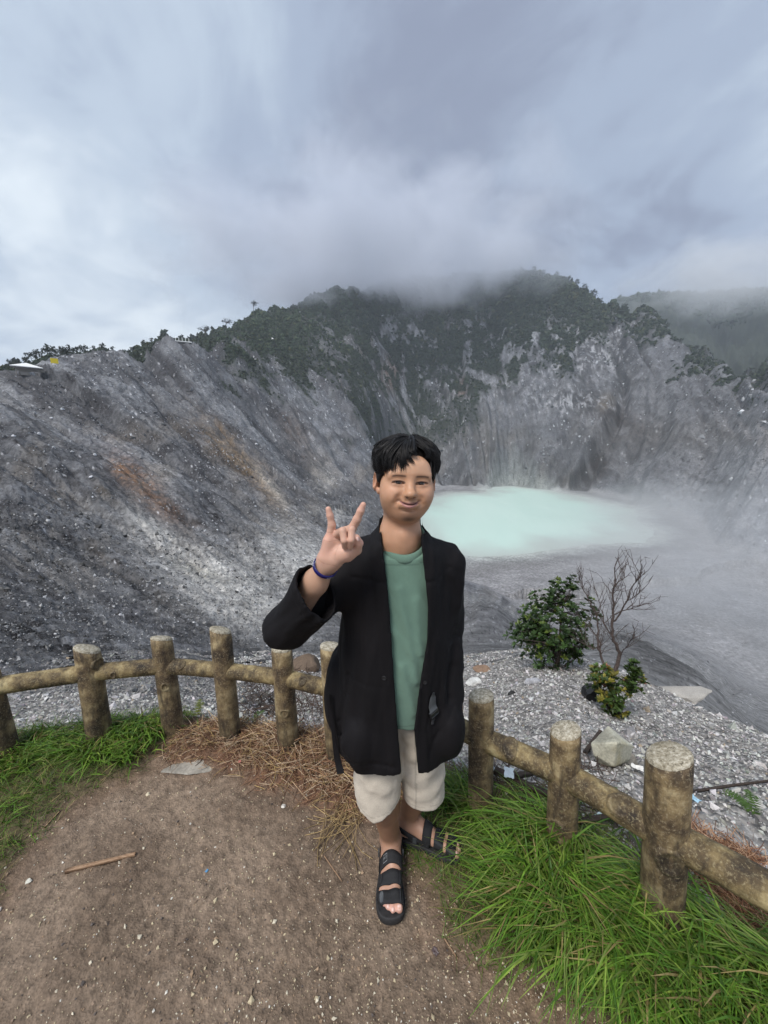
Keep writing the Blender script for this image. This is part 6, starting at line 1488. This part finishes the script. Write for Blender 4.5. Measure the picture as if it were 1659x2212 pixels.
# ---- single stones, wood and litter
def rock(name, px, size, label, col, cat='rock', flat=(1, 1, .7), seed=0, lift=.25, sub=3, rotz=0, mat_=None):
    Bp = hit_near(*px) if not isinstance(px, np.ndarray) else px
    bm = bmesh.new(); bmesh.ops.create_icosphere(bm, subdivisions=sub, radius=1.0)
    v = np.array([q.co[:] for q in bm.verts]); f = np.array([[q.index for q in p.verts] for p in bm.faces]); bm.free()
    rg = np.random.default_rng(seed + 5)
    for _ in range(11):                                        # flat broken faces
        n_ = rg.normal(size=3); n_ /= np.linalg.norm(n_); h = rg.uniform(.55, .85); d = v @ n_; v = v - n_[None] * np.maximum(d - h, 0)[:, None]
    v *= 1 + .05 * fbm(v[:, 0] * 3 + seed, v[:, 1] * 3, v[:, 2] * 3, oct=3)[:, None]; v = v * np.asarray(flat) * size; v = v @ np.array(Matrix.Rotation(rotz, 3, 'Z')).T
    c = np.tile(np.asarray(col, float), (len(v), 1)) * (1 + .35 * fbm(v[:, 0] / size * 2.5, v[:, 1] / size * 2.5, v[:, 2] / size * 2.5 + seed, oct=4))[:, None]
    o = mesh_np(name, v, f, mat_ or M_STONE, smooth_=False, cols=np.clip(c, .02, .8)); o.location = tuple(Bp + np.array([0, 0, size * flat[2] * lift]))
    return tag(o, label, cat)
def faceted(name, pts, base_px, label, cat, col, seed=0):
    """angular broken block: convex hull of corner points (picture place, distance from its base), edges worn"""
    Yb = hit_near(*base_px)[1]; bm = bmesh.new()
    for x, y, dy in pts: bm.verts.new(tuple(at_y(x, y, Yb + dy)))
    bmesh.ops.convex_hull(bm, input=bm.verts[:]); bmesh.ops.bevel(bm, geom=bm.edges[:], offset=.006, segments=1, affect='EDGES', profile=.5)
    bmesh.ops.triangulate(bm, faces=bm.faces[:]); bmesh.ops.subdivide_edges(bm, edges=bm.edges[:], cuts=3, use_grid_fill=True); bmesh.ops.triangulate(bm, faces=bm.faces[:]); bm.verts.ensure_lookup_table()
    v = np.array([q.co[:] for q in bm.verts]); f = np.array([[q.index for q in p_.verts] for p_ in bm.faces]); bm.free()
    c0 = v.mean(0); c0[2] = v[:, 2].min(); v = v - c0; v = v + .006 * np.stack([fbm(v[:, 0] * 14 + k * 9, v[:, 1] * 14, v[:, 2] * 14, oct=3) for k in range(3)], -1)
    n_ = fbm(v[:, 0] * 9 + seed, v[:, 1] * 9, v[:, 2] * 9, oct=4); n2_ = fbm(v[:, 0] * 5 + seed + 9, v[:, 1] * 5, v[:, 2] * 5, oct=3)
    c = np.tile(np.asarray(col, float), (len(v), 1)); c = c + (np.array((.36, .29, .12)) - c) * smooth(.05, .5, n2_)[:, None] * .6; c = c + (np.array((.16, .15, .12)) - c) * smooth(.1, .5, -n_)[:, None] * .6
    o = mesh_np(name, v, f, M_STONE, smooth_=False, cols=np.clip(c, .02, .8)); o.location = tuple(c0); return tag(o, label, cat)
faceted('boulder', [(1313, 1567, .10), (1276, 1606, .0), (1282, 1632, -.03), (1326, 1655, -.10), (1332, 1604, -.12), (1369, 1610, .02), (1362, 1640, .02), (1300, 1600, .26), (1350, 1612, .24), (1290, 1650, .2), (1350, 1660, .2), (1300, 1655, .0)], (1322, 1650), 'big angular pale yellowish boulder lying just behind the right fence', 'boulder', (.50, .48, .38), 3)
rock('boulder', (1352, 1648), .085, 'grey brown stone tucked against the right side of the pale boulder', (.22, .20, .17), 'stone', seed=4)
rock('rock', (1478, 1500), .55, 'long pale rock at the edge of the gravel, right of the shrubs', (.36, .34, .31), 'rock', (1.3, .7, .35), 7, .1)
rock('rock', (1042, 1448), .16, 'brown stone on the gravel beside the man and the first shrub', (.24, .16, .11), 'stone', (1.2, .8, .5), 9)
rock('rock', (1022, 1478), .14, 'white stone on the gravel next to the jacket sleeve', (.55, .55, .53), 'stone', (1.1, .8, .7), 14)
rock('rock', (1150, 1475), .11, 'grey stone on the gravel below the large shrub', (.34, .34, .36), 'stone', (1.1, .8, .6), 15)
rock('rock', (1105, 1500), .06, 'small dark stone on the pale gravel above the right fence', (.03, .03, .03), 'stone', seed=16)
rock('bag', (1273, 1512), .14, 'crumpled dark plastic bag left of the yellow-green shrub', (.035, .04, .045), 'bag', (.75, .7, 1.0), 22, .6, 4, mat_=M_BUCKLE)
rock('boulder', (655, 1445), .30, 'dark rust-brown boulder behind the fence under the raised elbow', (.13, .095, .07), 'boulder', (1.2, .8, .75), 31, .3, 4)
rock('boulder', (735, 1410), .30, 'grey crumbly boulder behind the fence at the man\'s side', (.17, .15, .135), 'boulder', (1.0, .8, .7), 33, .3, 4)
sl = hit_near(413, 1650)
rock('stone_slab', (413, 1653), .135, 'flat whitish stone slab bedded in the path below the third post', (.30, .275, .235), 'slab', (1.25, .52, .045), 40, .0, 4, .12)
rock('stone', (388, 1020) if False else (62, 1905), .012, 'white pebble by the grass at the left edge of the path', (.6, .58, .5), 'pebble', seed=50); rock('stone', (320, 1716), .012, 'pale yellow pebble by the left grass', (.58, .5, .36), 'pebble', seed=51); rock('stone', (612, 1742), .012, 'whitish pebble on the path left of the straw', (.6, .56, .5), 'pebble', seed=52)
def bar(name, p0, p1, w, h, mat_, label, cat, up=.02, bend=0.0):
    a, b = hit_near(*p0), hit_near(*p1); a[2] += up; b[2] += up; n = 8; t = np.linspace(0, 1, n)[:, None]; P = a + (b - a) * t + np.array([0, 0, 1]) * bend * np.sin(t * math.pi); d = (b - a) / np.linalg.norm(b - a); s_ = np.cross(d, (0, 0, 1)); s_ /= np.linalg.norm(s_)
    tp = np.linspace(1, .8, n)[:, None]
    return tag(ribbon(name, P + RNG.normal(0, w * .08, (n, 3)), s_ * w * tp, h, mat_, None, np.tile((0, 0, 1), (n, 1))), label, cat)
m = Mat('old_wood'); nA = m.noise(14, 6, .7, m.mapping(m.tc(), (1, 6, 6))); M_WOOD = m.done(m.ramp(nA, [(.3, (.030, .022, .018)), (.7, (.095, .07, .055))]), .9, m.bump(nA, .4, .01), .2)
m = Mat('dry_husk'); nA = m.noise(20, 6, .7, m.mapping(m.tc(), (2, 14, 14))); M_HUSK = m.done(m.ramp(nA, [(.3, (.16, .085, .05)), (.5, (.33, .21, .13)), (.72, (.48, .34, .23))]), .85, m.bump(nA, .5, .01), .2)
M_IRON = M_WOOD
bar('plank', (1068, 1682), (1190, 1742), .018, .02, M_WOOD, 'long dark board lying behind the fence, between the first two right posts', 'board', .05)
bar('plank', (1112, 1704), (1158, 1690), .014, .02, M_WOOD, 'short dark board leaning across the long one behind the fence', 'board', .07)
bar('stick', (1262, 1640), (1296, 1590), .014, .012, M_WOOD, 'grey stick propped beside the pale boulder', 'stick', .05)
bar('branch', (1488, 1718), (1680, 1690), .007, .009, M_WOOD, 'dark branch on the gravel right of the last post', 'branch', .02, .004)
bar('branch', (1250, 1790), (1400, 1775), .012, .014, M_WOOD, 'dark branch behind the grass between the last two right posts', 'branch', .03, .02)
bar('husk', (142, 1885), (292, 1848), .0075, .010, M_HUSK, 'long dry brown leaf husk lying on the path at the left', 'husk', .006, .0)
bar('stick', (95, 1790), (128, 1755), .0022, .003, M_HUSK, 'thin pale stick at the edge of the left grass', 'stick', .004)
bar('stick', (960, 2030), (990, 2075), .0022, .003, M_HUSK, 'thin straw on the path below the sandals, near the right grass', 'straw', .004)
bar('stick', (738, 1905), (700, 1850), .002, .003, M_HUSK, 'fine stem lying on the path left of the front sandal', 'stem', .004)
def scrap(px, size, col, label, cat='litter', seed=0, lift=.01):
    Bp = hit_near(*px); g_ = np.linspace(-1, 1, 7); X1, Y1 = np.meshgrid(g_, g_); z = .45 * fbm(X1 * 1.3 + seed * 3.1, Y1 * 1.3, oct=3) + .15
    V = np.stack([X1 * (1 + .3 * fbm(Y1 * 2 + seed, X1)), Y1 * .7 * (1 + .4 * fbm(X1 * 2 + seed, Y1 + 9)), z], -1).reshape(-1, 3) * size
    mm = bpy.data.materials.get('litter_%d' % seed)
    m = Mat('scrap_film'); mt = m.done(col, .4, None, .5)
    o = mesh_np('litter', V, grid_faces(7, 7), mt, smooth_=False); o.location = tuple(Bp + np.array([0, 0, lift])); o.rotation_euler = (0, 0, seed * 1.3); md = o.modifiers.new('thick', 'SOLIDIFY'); md.thickness = size * .04
    return tag(o, label, cat)
scrap((1098, 1702), .032, (.62, .68, .70), 'crumpled white plastic scrap on the dark board behind the fence', seed=1, lift=.08); scrap((1375, 1668), .03, (.68, .66, .62), 'white paper scrap right of the pale boulder', seed=2, lift=.03)
scrap((1478, 1688), .03, (.66, .66, .68), 'white scrap on the gravel above the dark branch', seed=3); scrap((1496, 1728), .028, (.30, .48, .60), 'pale blue scrap on the gravel right of the last post', seed=4)
scrap((1295, 1768), .022, (.55, .68, .72), 'bluish white scrap behind the second post from the right', seed=5); scrap((1562, 1862), .018, (.75, .75, .72), 'small white scrap in the dry grass under the right rail', seed=6, lift=.04)
scrap((1655, 1905), .06, (.60, .66, .70), 'pale plastic sheet in the dry grass at the right edge', seed=7, lift=.03); scrap((447, 1883), .006, (.10, .28, .48), 'tiny blue wrapper on the middle of the path', seed=8, lift=.004)
scrap((940, 2058), .011, (.075, .05, .05), 'dark dead leaf on the path below the sandals', 'leaf', seed=9, lift=.004); scrap((1062, 1680), .035, (.40, .44, .46), 'grey plastic lid behind the fence post nearest the man', seed=10, lift=.03)
scrap((518, 1648), .010, (.55, .18, .16), 'pinkish scrap in the straw', seed=11, lift=.01)
# ------------------------------------------------------------------ far things: forest, fallen rocks, skyline trees, the shelter on the rim
m = Mat('far_foliage'); tint = m.attr('tint'); nA = m.noise(1.6, 6, 0.7); c = m.mix(1.0, tint, m.ramp(nA, [(0.3, 0.45), (0.55, 1.0), (0.72, 1.7)]), 'MULTIPLY'); M_FARLEAF = m.done(c, 0.95, m.bump(nA, 0.6, 0.6), 0.1)
SCRH = np.abs(np.gradient(PY, axis=0)); SCRW = np.abs(np.gradient(PX, axis=1)); VISW = np.clip(np.gradient(-PY, axis=0), .02, 6) * SCRW
def pick(weight, n):
    w = np.clip(weight, 0, None).ravel(); k = RNG.choice(w.size, n, p=w / w.sum()); return np.unravel_index(k, weight.shape)
def spot(I, J):
    i = np.clip(I + RNG.uniform(-.5, .5, len(I)), 0, RR.shape[0] - 1.01); j = np.clip(J + RNG.uniform(-.5, .5, len(J)), 0, RR.shape[1] - 1.01)
    i0, j0 = i.astype(int), j.astype(int); u, v = i - i0, j - j0
    def s(A_): return (A_[i0, j0] * (1 - v) + A_[i0, j0 + 1] * v) * (1 - u) + (A_[i0 + 1, j0] * (1 - v) + A_[i0 + 1, j0 + 1] * v) * u
    return s(WX), s(WY), s(ZT), s(RR)
w = VEG ** 2.0 * VISW * (RR < 930) * (RR > 170) * (PX > -60) * (PX < 1720)
I, J = pick(w, 38000); x, y, z, r = spot(I, J)
s = r * RNG.lognormal(0, .35, len(r)) * .0021 * np.interp(PY[I, J], [650, 850], [1.25, .75]); px_ = PX[I, J]
tall = RNG.uniform(.8, 1.5, len(r))
fc = np.array([(.033, .044, .028)]) * RNG.uniform(.55, 1.7, (len(r), 1)) + (RNG.random((len(r), 1)) < .10) * np.array([(.03, .025, .008)])
fc[(px_ > 470) & (px_ < 760) & (PY[I, J] < 765)] *= np.array([1.2, 1.25, 1.2])
o = scatter('forest', np.column_stack([x, y, z + s * .45]), s, OCT, fc, M_FARLEAF, jit=.5, flat=(1, 1, 1.15), smooth_=False); tag(o, kind='stuff'); o['label'] = 'dark green bush forest covering the mountain and running down its gullies'
# the far hill in the clouds
w = (RR > 1500) * (RR < 2100) * (PX > 1200) * VISW; I, J = pick(w, 2500); x, y, z, r = spot(I, J); s = r * .0042 * RNG.uniform(.6, 1.3, len(r))
o = scatter('forest', np.column_stack([x, y, z]), s, OCT, np.array([(.035, .05, .03)]) * RNG.uniform(.6, 1.5, (len(r), 1)), M_FARLEAF, jit=.4); tag(o, kind='stuff'); o['label'] = 'forest on the far hill at the right, half hidden by cloud'
# fallen rocks on the crater walls
m = Mat('far_stone'); tint = m.attr('tint'); nA = m.noise(2.0, 5, 0.65); M_FSTONE = m.done(m.mix(1.0, tint, m.ramp(nA, [(.3, .7), (.7, 1.25)]), 'MULTIPLY'), .95, None, .15)
w = (1 - VEG) * (1 - fl) * VISW * (RR > 12) * (RR < 900) * (.06 + smooth(-.05, .5, n1 + .6 * n2) + 1.2 * outc) * np.where(PX < 760, 1.3, .9) * (PX > -80) * (PX < 1740) * (1 - .8 * smooth(1250, 1400, PX) * smooth(900, 980, PY))
I, J = pick(w, 12000); x, y, z, r = spot(I, J); s = r * .0010 * RNG.lognormal(0, .6, len(r)); s = np.minimum(s, r * .0050)
tone = RNG.choice([.10, .20, .30, .44, .62], len(r), p=[.30, .30, .24, .11, .05])[:, None] * RNG.uniform(.8, 1.15, (len(r), 1)); sc = np.array([.98, 1.0, 1.04]) * tone
o = scatter('fallen_rocks', np.column_stack([x, y, z + s * .3]), s, OCT, sc, M_FSTONE, jit=.35, flat=(1, 1, .75)); tag(o, kind='stuff'); o['label'] = 'pale and dark fallen rocks strewn over the crater walls'
# coarse rubble on the near foot of the left wall
w = (RR > 8) * (RR < 70) * (PX < 800) * (PX > -100) * VISW * (1 - fl) * (.15 + smooth(-.2, .4, n2 + .5 * n3))
I, J = pick(w, 7000); x, y, z, r = spot(I, J); s = r * .0015 * RNG.lognormal(0, .6, len(r)); s = np.minimum(s, r * .007)
tone = RNG.choice([.07, .12, .20, .32, .50], len(r), p=[.26, .28, .24, .15, .07])[:, None] * RNG.uniform(.8, 1.15, (len(r), 1))
o = scatter('rubble', np.column_stack([x, y, z + s * .2]), s, OCT, np.array([1, .99, .98]) * tone, M_FSTONE, jit=.35, flat=(1, 1, .75)); tag(o, kind='stuff'); o['label'] = 'coarse grey rubble at the foot of the left crater wall'
# single big white blocks of the left wall
def far_point(px, py, rmin=10, rmax=950):
    u, a, b = ray(px, py); az = math.atan2(u, a); j = int(round((az - AZ[0]) / (AZ[1] - AZ[0]))); t = b / math.hypot(u, a)
    col = TE2[:, j]; ok = np.nonzero((col >= t) & (RR[:, j] > rmin) & (RR[:, j] < rmax))[0]; i = ok[0] if len(ok) else int(np.argmax(np.where((RR[:, j] > rmin) & (RR[:, j] < rmax), col, -9)))
    return np.array([WX[i, j], WY[i, j], ZT[i, j]]), RR[i, j]
for k, (px, py, sz, lab) in enumerate([(262, 1335, 6, 'white block on the left wall above the second post'), (112, 906, 5, 'white block on the upper left wall at the picture edge'), (205, 985, 7, 'white slab in the middle of the left wall, left of the rust-red scar'), (85, 940, 6, 'pale pointed block on the left wall under the shelter'), (345, 1262, 5, 'small white block on the pale ash of the left wall'), (120, 1372, 5, 'white block low on the dark left wall above the first post'), (30, 943, 6, 'pale block at the left edge of the wall'), (196, 1036, 7, 'white tilted slab below the middle of the left wall'), (305, 770, 4, 'white boulder on the rim left of the lookout')]):
    p, r = far_point(px, py); rock('block', p, r * sz / 832 * .55, lab, (.60, .60, .62), 'rock', (1.2, .9, .8), 60 + k, .3, 2, k * .7, M_FSTONE)
p, r = far_point(905, 1092 + 0, 60); 
# skyline trees
def ridge_point(px, py, rmin, rmax, sink=.0):
    u, a, b = ray(px, py); az = math.atan2(u, a); j = int(np.clip(round((az - AZ[0]) / (AZ[1] - AZ[0])), 0, len(AZ) - 1)); m_ = (RR[:, j] > rmin) & (RR[:, j] < rmax); i = int(np.argmax(np.where(m_, TE2[:, j], -9)))
    return np.array([WX[i, j], WY[i, j], ZT[i, j]]), RR[i, j]
def far_tree(px, py, hpx, rmin, rmax, label, shape='round', group=None, col=(.030, .042, .026)):
    p, r = ridge_point(px, py, rmin, rmax); Ht = hpx * r / 832; root = empty('tree', tuple(p - np.array([0, 0, .04 * Ht])), label, 'tree', group)
    wd = Ht * (.55 if shape == 'flat' else .50); lines = [(np.array([(0, 0, -.05 * Ht), (.02 * Ht, 0, .3 * Ht), (-.01 * Ht, .02 * Ht, .7 * Ht)]), [Ht * .022, Ht * .018, Ht * .010])]; T_ = []
    for k in range(9):
        a = U(0, 6.28); e = np.array([math.cos(a) * wd * U(.4, .95), math.sin(a) * wd * U(.4, .95), Ht * (U(.66, .92) if shape == 'flat' else U(.12, .92))]); b_ = np.array([0, 0, Ht * (U(.3, .6) if shape == 'flat' else U(.25, .7))])
        lines.append((np.array([b_, b_ * .4 + e * .6 + np.array([0, 0, .03 * Ht]), e]), [Ht * .014, Ht * .009, Ht * .004])); T_ += [e + RNG.normal(0, 1, 3) * np.array([wd * .22, wd * .22, Ht * (.045 if shape == 'flat' else .10)]) for _ in range(11)]
    if shape != 'flat': T_ += [np.array([0, 0, Ht * U(.7, 1.0)]) + RNG.normal(0, .08, 3) * wd for _ in range(14)]
    T_ = np.array(T_); tube_mesh('trunk', lines[:1], M_TWIG, root, 5); tube_mesh('branches', lines[1:], M_TWIG, root, 4)
    N_ = RNG.normal(size=T_.shape) + np.array([0, 0, 1.0]); N_ /= np.linalg.norm(N_, axis=1)[:, None]
    leaf_mesh('crown', T_, N_, np.full(len(T_), Ht * (.085 if shape == 'flat' else .14)), np.tile(col, (len(T_), 1)) * RNG.uniform(.6, 1.4, (len(T_), 1)), 6, root); return root
far_tree(444, 725, 20, 300, 560, 'flat-topped tree alone on the saddle left of the mountain', 'flat', col=(.05, .055, .045)); far_tree(491, 708, 19, 420, 700, 'flat-topped tree on the lower left slope of the mountain skyline', 'flat', col=(.05, .055, .045)); far_tree(549, 684, 17, 480, 760, 'flat-topped tree higher up the left skyline of the mountain', 'flat', col=(.05, .055, .045))
ORD = ['leftmost', 'second', 'third', 'fourth', 'fifth', 'sixth', 'seventh', 'eighth', 'ninth', 'tenth', 'eleventh', 'twelfth', 'thirteenth', 'fourteenth', 'fifteenth']
def nth(i): return ORD[i] + ('' if i == 0 else ' from the left')
gl = 'dark trees along the rim behind the shelter'
for i_, (px, h) in enumerate([(14, 15), (34, 19), (52, 15), (66, 22), (84, 24), (104, 28), (116, 20), (132, 22), (150, 26), (168, 20), (186, 20)]): far_tree(px, 770, h * .62, 290, 345, 'dark tree in the row behind the shelter, ' + nth(i_), 'round', gl)
gm = 'trees on the skyline of the left rim'
for i_, (px, h) in enumerate([(205, 14), (222, 15), (243, 14), (262, 15), (285, 14), (310, 15), (330, 13), (352, 14), (395, 13), (412, 13), (428, 12)]): far_tree(px, 745, h * .55, 350, 560, 'small tree on the long skyline between shelter and mountain, ' + nth(i_), 'round', gm)
gr = 'trees on the right skyline of the mountain'
for i_, (px, h) in enumerate([(1150, 14), (1172, 15), (1200, 14), (1226, 15), (1246, 18), (1262, 16), (1284, 22), (1300, 14), (1330, 12), (1356, 13), (1388, 12), (1420, 14), (1452, 12), (1486, 12), (1520, 13)]): far_tree(px, 620, h * .55, 700, 960, 'small tree on the right skyline of the mountain, ' + nth(i_), 'round', gr)
# shelter with a white roof, sign, low wall
m = Mat('white_roof'); M_ROOF = m.done((.80, .80, .78), .7); m = Mat('shelter_wall'); M_SHW = m.done((.30, .27, .24), .9); m = Mat('yellow_board'); M_YEL = m.done((.72, .55, .02), .6)
def boxm(name, c, h, mat_, parent, rz=0.0):
    V = np.array([(sx * h[0], sy * h[1], sz * h[2]) for sz in (-1, 1) for sx, sy in ((-1, -1), (1, -1), (1, 1), (-1, 1))]) @ np.array(Matrix.Rotation(rz, 3, 'Z')).T + np.asarray(c)
    return poly_mesh(name, V, [[3, 2, 1, 0], [4, 5, 6, 7], [0, 1, 5, 4], [1, 2, 6, 5], [2, 3, 7, 6], [3, 0, 4, 7]], mat_, parent)
p, r = far_point(60, 812, 150, 300); k = r / 832; sh = empty('shelter', tuple(p), 'small open shelter with a white pyramid roof on the left rim', 'shelter'); yaw = math.atan2(p[0], p[1])
def sl_(x, y, z): c_, s_ = math.cos(-yaw), math.sin(-yaw); return np.array([x * c_ - y * s_, x * s_ + y * c_, z]) * k
E_ = [sl_(-19, -9, 10.5), sl_(19, -9, 10.5), sl_(19, 9, 10.5), sl_(-19, 9, 10.5)]; E2 = [e - np.array([0, 0, .9 * k]) for e in E_]
poly_mesh('roof', E_ + [sl_(0, 0, 17)] + E2, [[0, 1, 4], [1, 2, 4], [2, 3, 4], [3, 0, 4], [8, 7, 6, 5], [5, 6, 1, 0], [6, 7, 2, 1], [7, 8, 3, 2], [8, 5, 0, 3]], M_ROOF, sh)
for sx in (-13, 13):
    for sy in (-6, 6): boxm('post', sl_(sx, sy, 4), (.5 * k, .5 * k, 6.5 * k), M_SHW, sh, -yaw)
boxm('wall', sl_(-3, 5, 3), (7 * k, .6 * k, 6 * k), M_SHW, sh, -yaw); boxm('bench', sl_(2, 0, .5), (10 * k, 3 * k, 2.5 * k), M_SHW, sh, -yaw)
p, r = far_point(123, 812, 150, 300); k = r / 832; sg = empty('sign', tuple(p), 'yellow sign board on two posts on the left rim beside the shelter', 'sign'); boxm('board', sl_(0, 0, 9), (4.8 * k, .3 * k, 3.8 * k), M_YEL, sg, -yaw)
for sx in (-3.4, 3.4): boxm('post', sl_(sx, .6, 2), (.35 * k, .25 * k, 7 * k), M_SHW, sg, -yaw)
p, r = far_point(100, 815, 150, 300); k = r / 832; tag(boxm('rim_wall', p + np.array([0, 0, .0]), (34 * k, 1.0 * k, 2.2 * k), M_SHW, None, -yaw), 'low dark wall along the rim below the shelter', 'wall')
p, r = far_point(388, 742, 250, 500); k = r / 832; yaw = math.atan2(p[0], p[1]); dk = empty('lookout', tuple(p), 'lookout deck with white posts on the skyline of the left rim', 'deck'); boxm('deck', sl_(0, 0, 3), (20 * k, 4 * k, .7 * k), M_ROOF, dk, -yaw)
for i in range(7): boxm('post', sl_(-17 + i * 5.4, -3, 6.5), (.45 * k, .45 * k, 3.5 * k), M_ROOF, dk, -yaw)
p, r = far_point(588, 735, 300, 700); k = r / 832; tag(rock('hut', p, 3.2 * k, 'tiny white hut in the forest on the left flank of the mountain', (.75, .75, .74), 'hut', (1, .8, 1.2), 91, .4, 2, 0, M_FSTONE), None)
# ------------------------------------------------------------------ haze, the cloud sitting on the mountain, steam over the crater floor
def vol_mat(name, dens_fn, color=(1, 1, 1), aniso=0.25):
    m = bpy.data.materials.new(name); m.use_nodes = True; nt = m.node_tree; nt.nodes.clear()
    out = nt.nodes.new('ShaderNodeOutputMaterial'); v = nt.nodes.new('ShaderNodeVolumePrincipled'); nt.links.new(v.outputs[0], out.inputs['Volume'])
    v.inputs['Color'].default_value = (*color, 1); v.inputs['Anisotropy'].default_value = aniso
    if isinstance(dens_fn, (int, float)): v.inputs['Density'].default_value = dens_fn
    else: dens_fn(nt, v.inputs['Density'])
    return m
def vbox(name, lo, hi, mat_):
    lo, hi = np.array(lo, float), np.array(hi, float)
    V = [(lo[0], lo[1], lo[2]), (hi[0], lo[1], lo[2]), (hi[0], hi[1], lo[2]), (lo[0], hi[1], lo[2]), (lo[0], lo[1], hi[2]), (hi[0], lo[1], hi[2]), (hi[0], hi[1], hi[2]), (lo[0], hi[1], hi[2])]
    return poly_mesh(name, V, [[3, 2, 1, 0], [4, 5, 6, 7], [0, 1, 5, 4], [1, 2, 6, 5], [2, 3, 7, 6], [3, 0, 4, 7]], mat_, None)
ZMAX = float(ZT.max())
haze = vbox('haze', (-2500, -40, LAKE_Z - 4), (2500, 2420, ZMAX + 12), vol_mat('haze_air', 0.00019, (.86, .92, 1.0), .2)); tag(haze, kind='stuff'); haze['label'] = 'thin bluish haze over the whole crater'
def blob_mesh(name, balls, h, mat_, seed):
    P = np.array([b[0] for b in balls]); rad = np.array([b[1] for b in balls]); lo, hi = (P - rad[:, None] * 1.25).min(0), (P + rad[:, None] * 1.25).max(0)
    F_ = Field(lo, hi, h)
    for c, r_ in balls: F_.ell(c, r_ if np.ndim(r_) else (r_,) * 3, h * 2)
    V, Q = F_.mesh(); return mesh_np(name, V, Q, mat_)
def cloud_density(scale, lo, hi, dens, zlo=None, zhi=None, stretch=(1, 1, 1), seed=0.0, ell=None):
    def f(nt, sock):
        N, L = nt.nodes, nt.links; g = N.new('ShaderNodeNewGeometry'); mp = N.new('ShaderNodeMapping'); L.new(g.outputs['Position'], mp.inputs[0]); mp.inputs['Scale'].default_value = stretch; mp.inputs['Location'].default_value = (seed, seed * .7, 0)
        n = N.new('ShaderNodeTexNoise'); L.new(mp.outputs[0], n.inputs[0]); n.inputs['Scale'].default_value = scale; n.inputs['Detail'].default_value = 4; n.inputs['Roughness'].default_value = .55; n.inputs['Distortion'].default_value = .4
        def mth(op, a, b=None, c=None, clamp=False):
            q = N.new('ShaderNodeMath'); q.operation = op; q.use_clamp = clamp
            for i, v in enumerate((a, b, c)):
                if v is None: continue
                if isinstance(v, (int, float)): q.inputs[i].default_value = v
                else: L.new(v, q.inputs[i])
            return q.outputs[0]
        val = n.outputs[0]; sp = N.new('ShaderNodeSeparateXYZ'); L.new(g.outputs['Position'], sp.inputs[0])
        if zlo is not None:                                        # the cloud thickens upwards
            t = mth('MULTIPLY', mth('SUBTRACT', sp.outputs[2], zlo), 1.0 / (zhi - zlo)); t = mth('MINIMUM', t, 1.0); val = mth('ADD', val, mth('MULTIPLY_ADD', t, 1.0, -.62))
        if ell is not None:                                        # and thins out towards its edge
            c, r_ = ell; d2 = None
            for i in range(3):
                q = mth('POWER', mth('ABSOLUTE', mth('MULTIPLY', mth('SUBTRACT', sp.outputs[i], float(c[i])), 1.0 / r_[i])), 2.0); d2 = q if d2 is None else mth('ADD', d2, q)
            val = mth('ADD', val, mth('MULTIPLY_ADD', d2, -.55, .22))
        mr = N.new('ShaderNodeMapRange'); mr.interpolation_type = 'SMOOTHSTEP'; L.new(val, mr.inputs[0]); mr.inputs[1].default_value = lo; mr.inputs[2].default_value = hi; mr.inputs[3].default_value = 0; mr.inputs[4].default_value = dens
        L.new(mr.outputs[0], sock)
    return f
def at_r(x, y, r): u, a, b = ray(x, y); t = r / math.hypot(u, a); return np.array([float(u * t), float(a * t), float(CAM_Z + b * t)])
c1 = at_r(800, 575, 780); r1 = (500, 390, 122)
cl = vbox('cloud', c1 - np.array(r1), c1 + np.array(r1), vol_mat('summit_cloud', cloud_density(.0105, .40, .92, .026, None, None, (1, 1, 1.3), 3.0, (c1, r1)), (.90, .92, .97), .3)); tag(cl, kind='stuff'); cl['label'] = 'grey cloud wrapped round the top of the mountain'
c2 = at_r(1560, 640, 1350); cl2 = vbox('cloud', c2 - np.array([330, 260, 120]), c2 + np.array([420, 260, 190]), vol_mat('hill_cloud', cloud_density(.006, .40, .8, .010, None, None, (1, 1, 1.6), 9.0, (c2 + np.array([20, 0, 40]), (340, 240, 130))), (1, 1, 1), .3)); tag(cl2, kind='stuff'); cl2['label'] = 'cloud drifting in front of the far hill at the right'
c3 = at_r(1640, 1230, 150); st = vbox('steam', c3 - np.array([95, 110, 42]), c3 + np.array([110, 130, 60]), vol_mat('crater_steam', cloud_density(.022, 0.46, .9, .013, None, None, (1, 1, 1.4), 5.0, (c3, (95, 110, 52))), (1, 1, 1), .3)); tag(st, kind='stuff'); st['label'] = 'white steam drifting over the right side of the crater floor'
c4 = at_r(1520, 1120, 350); st2 = vbox('steam', c4 - np.array([150, 120, 26]), c4 + np.array([190, 140, 48]), vol_mat('lake_steam', cloud_density(.016, .44, .90, .007, None, None, (1, 1, 1.8), 2.0, (c4, (150, 120, 40))), (1, 1, 1), .3)); tag(st2, kind='stuff'); st2['label'] = 'white steam drifting over the right end of the lake'
print('script seconds', round(time.time() - T0, 1))
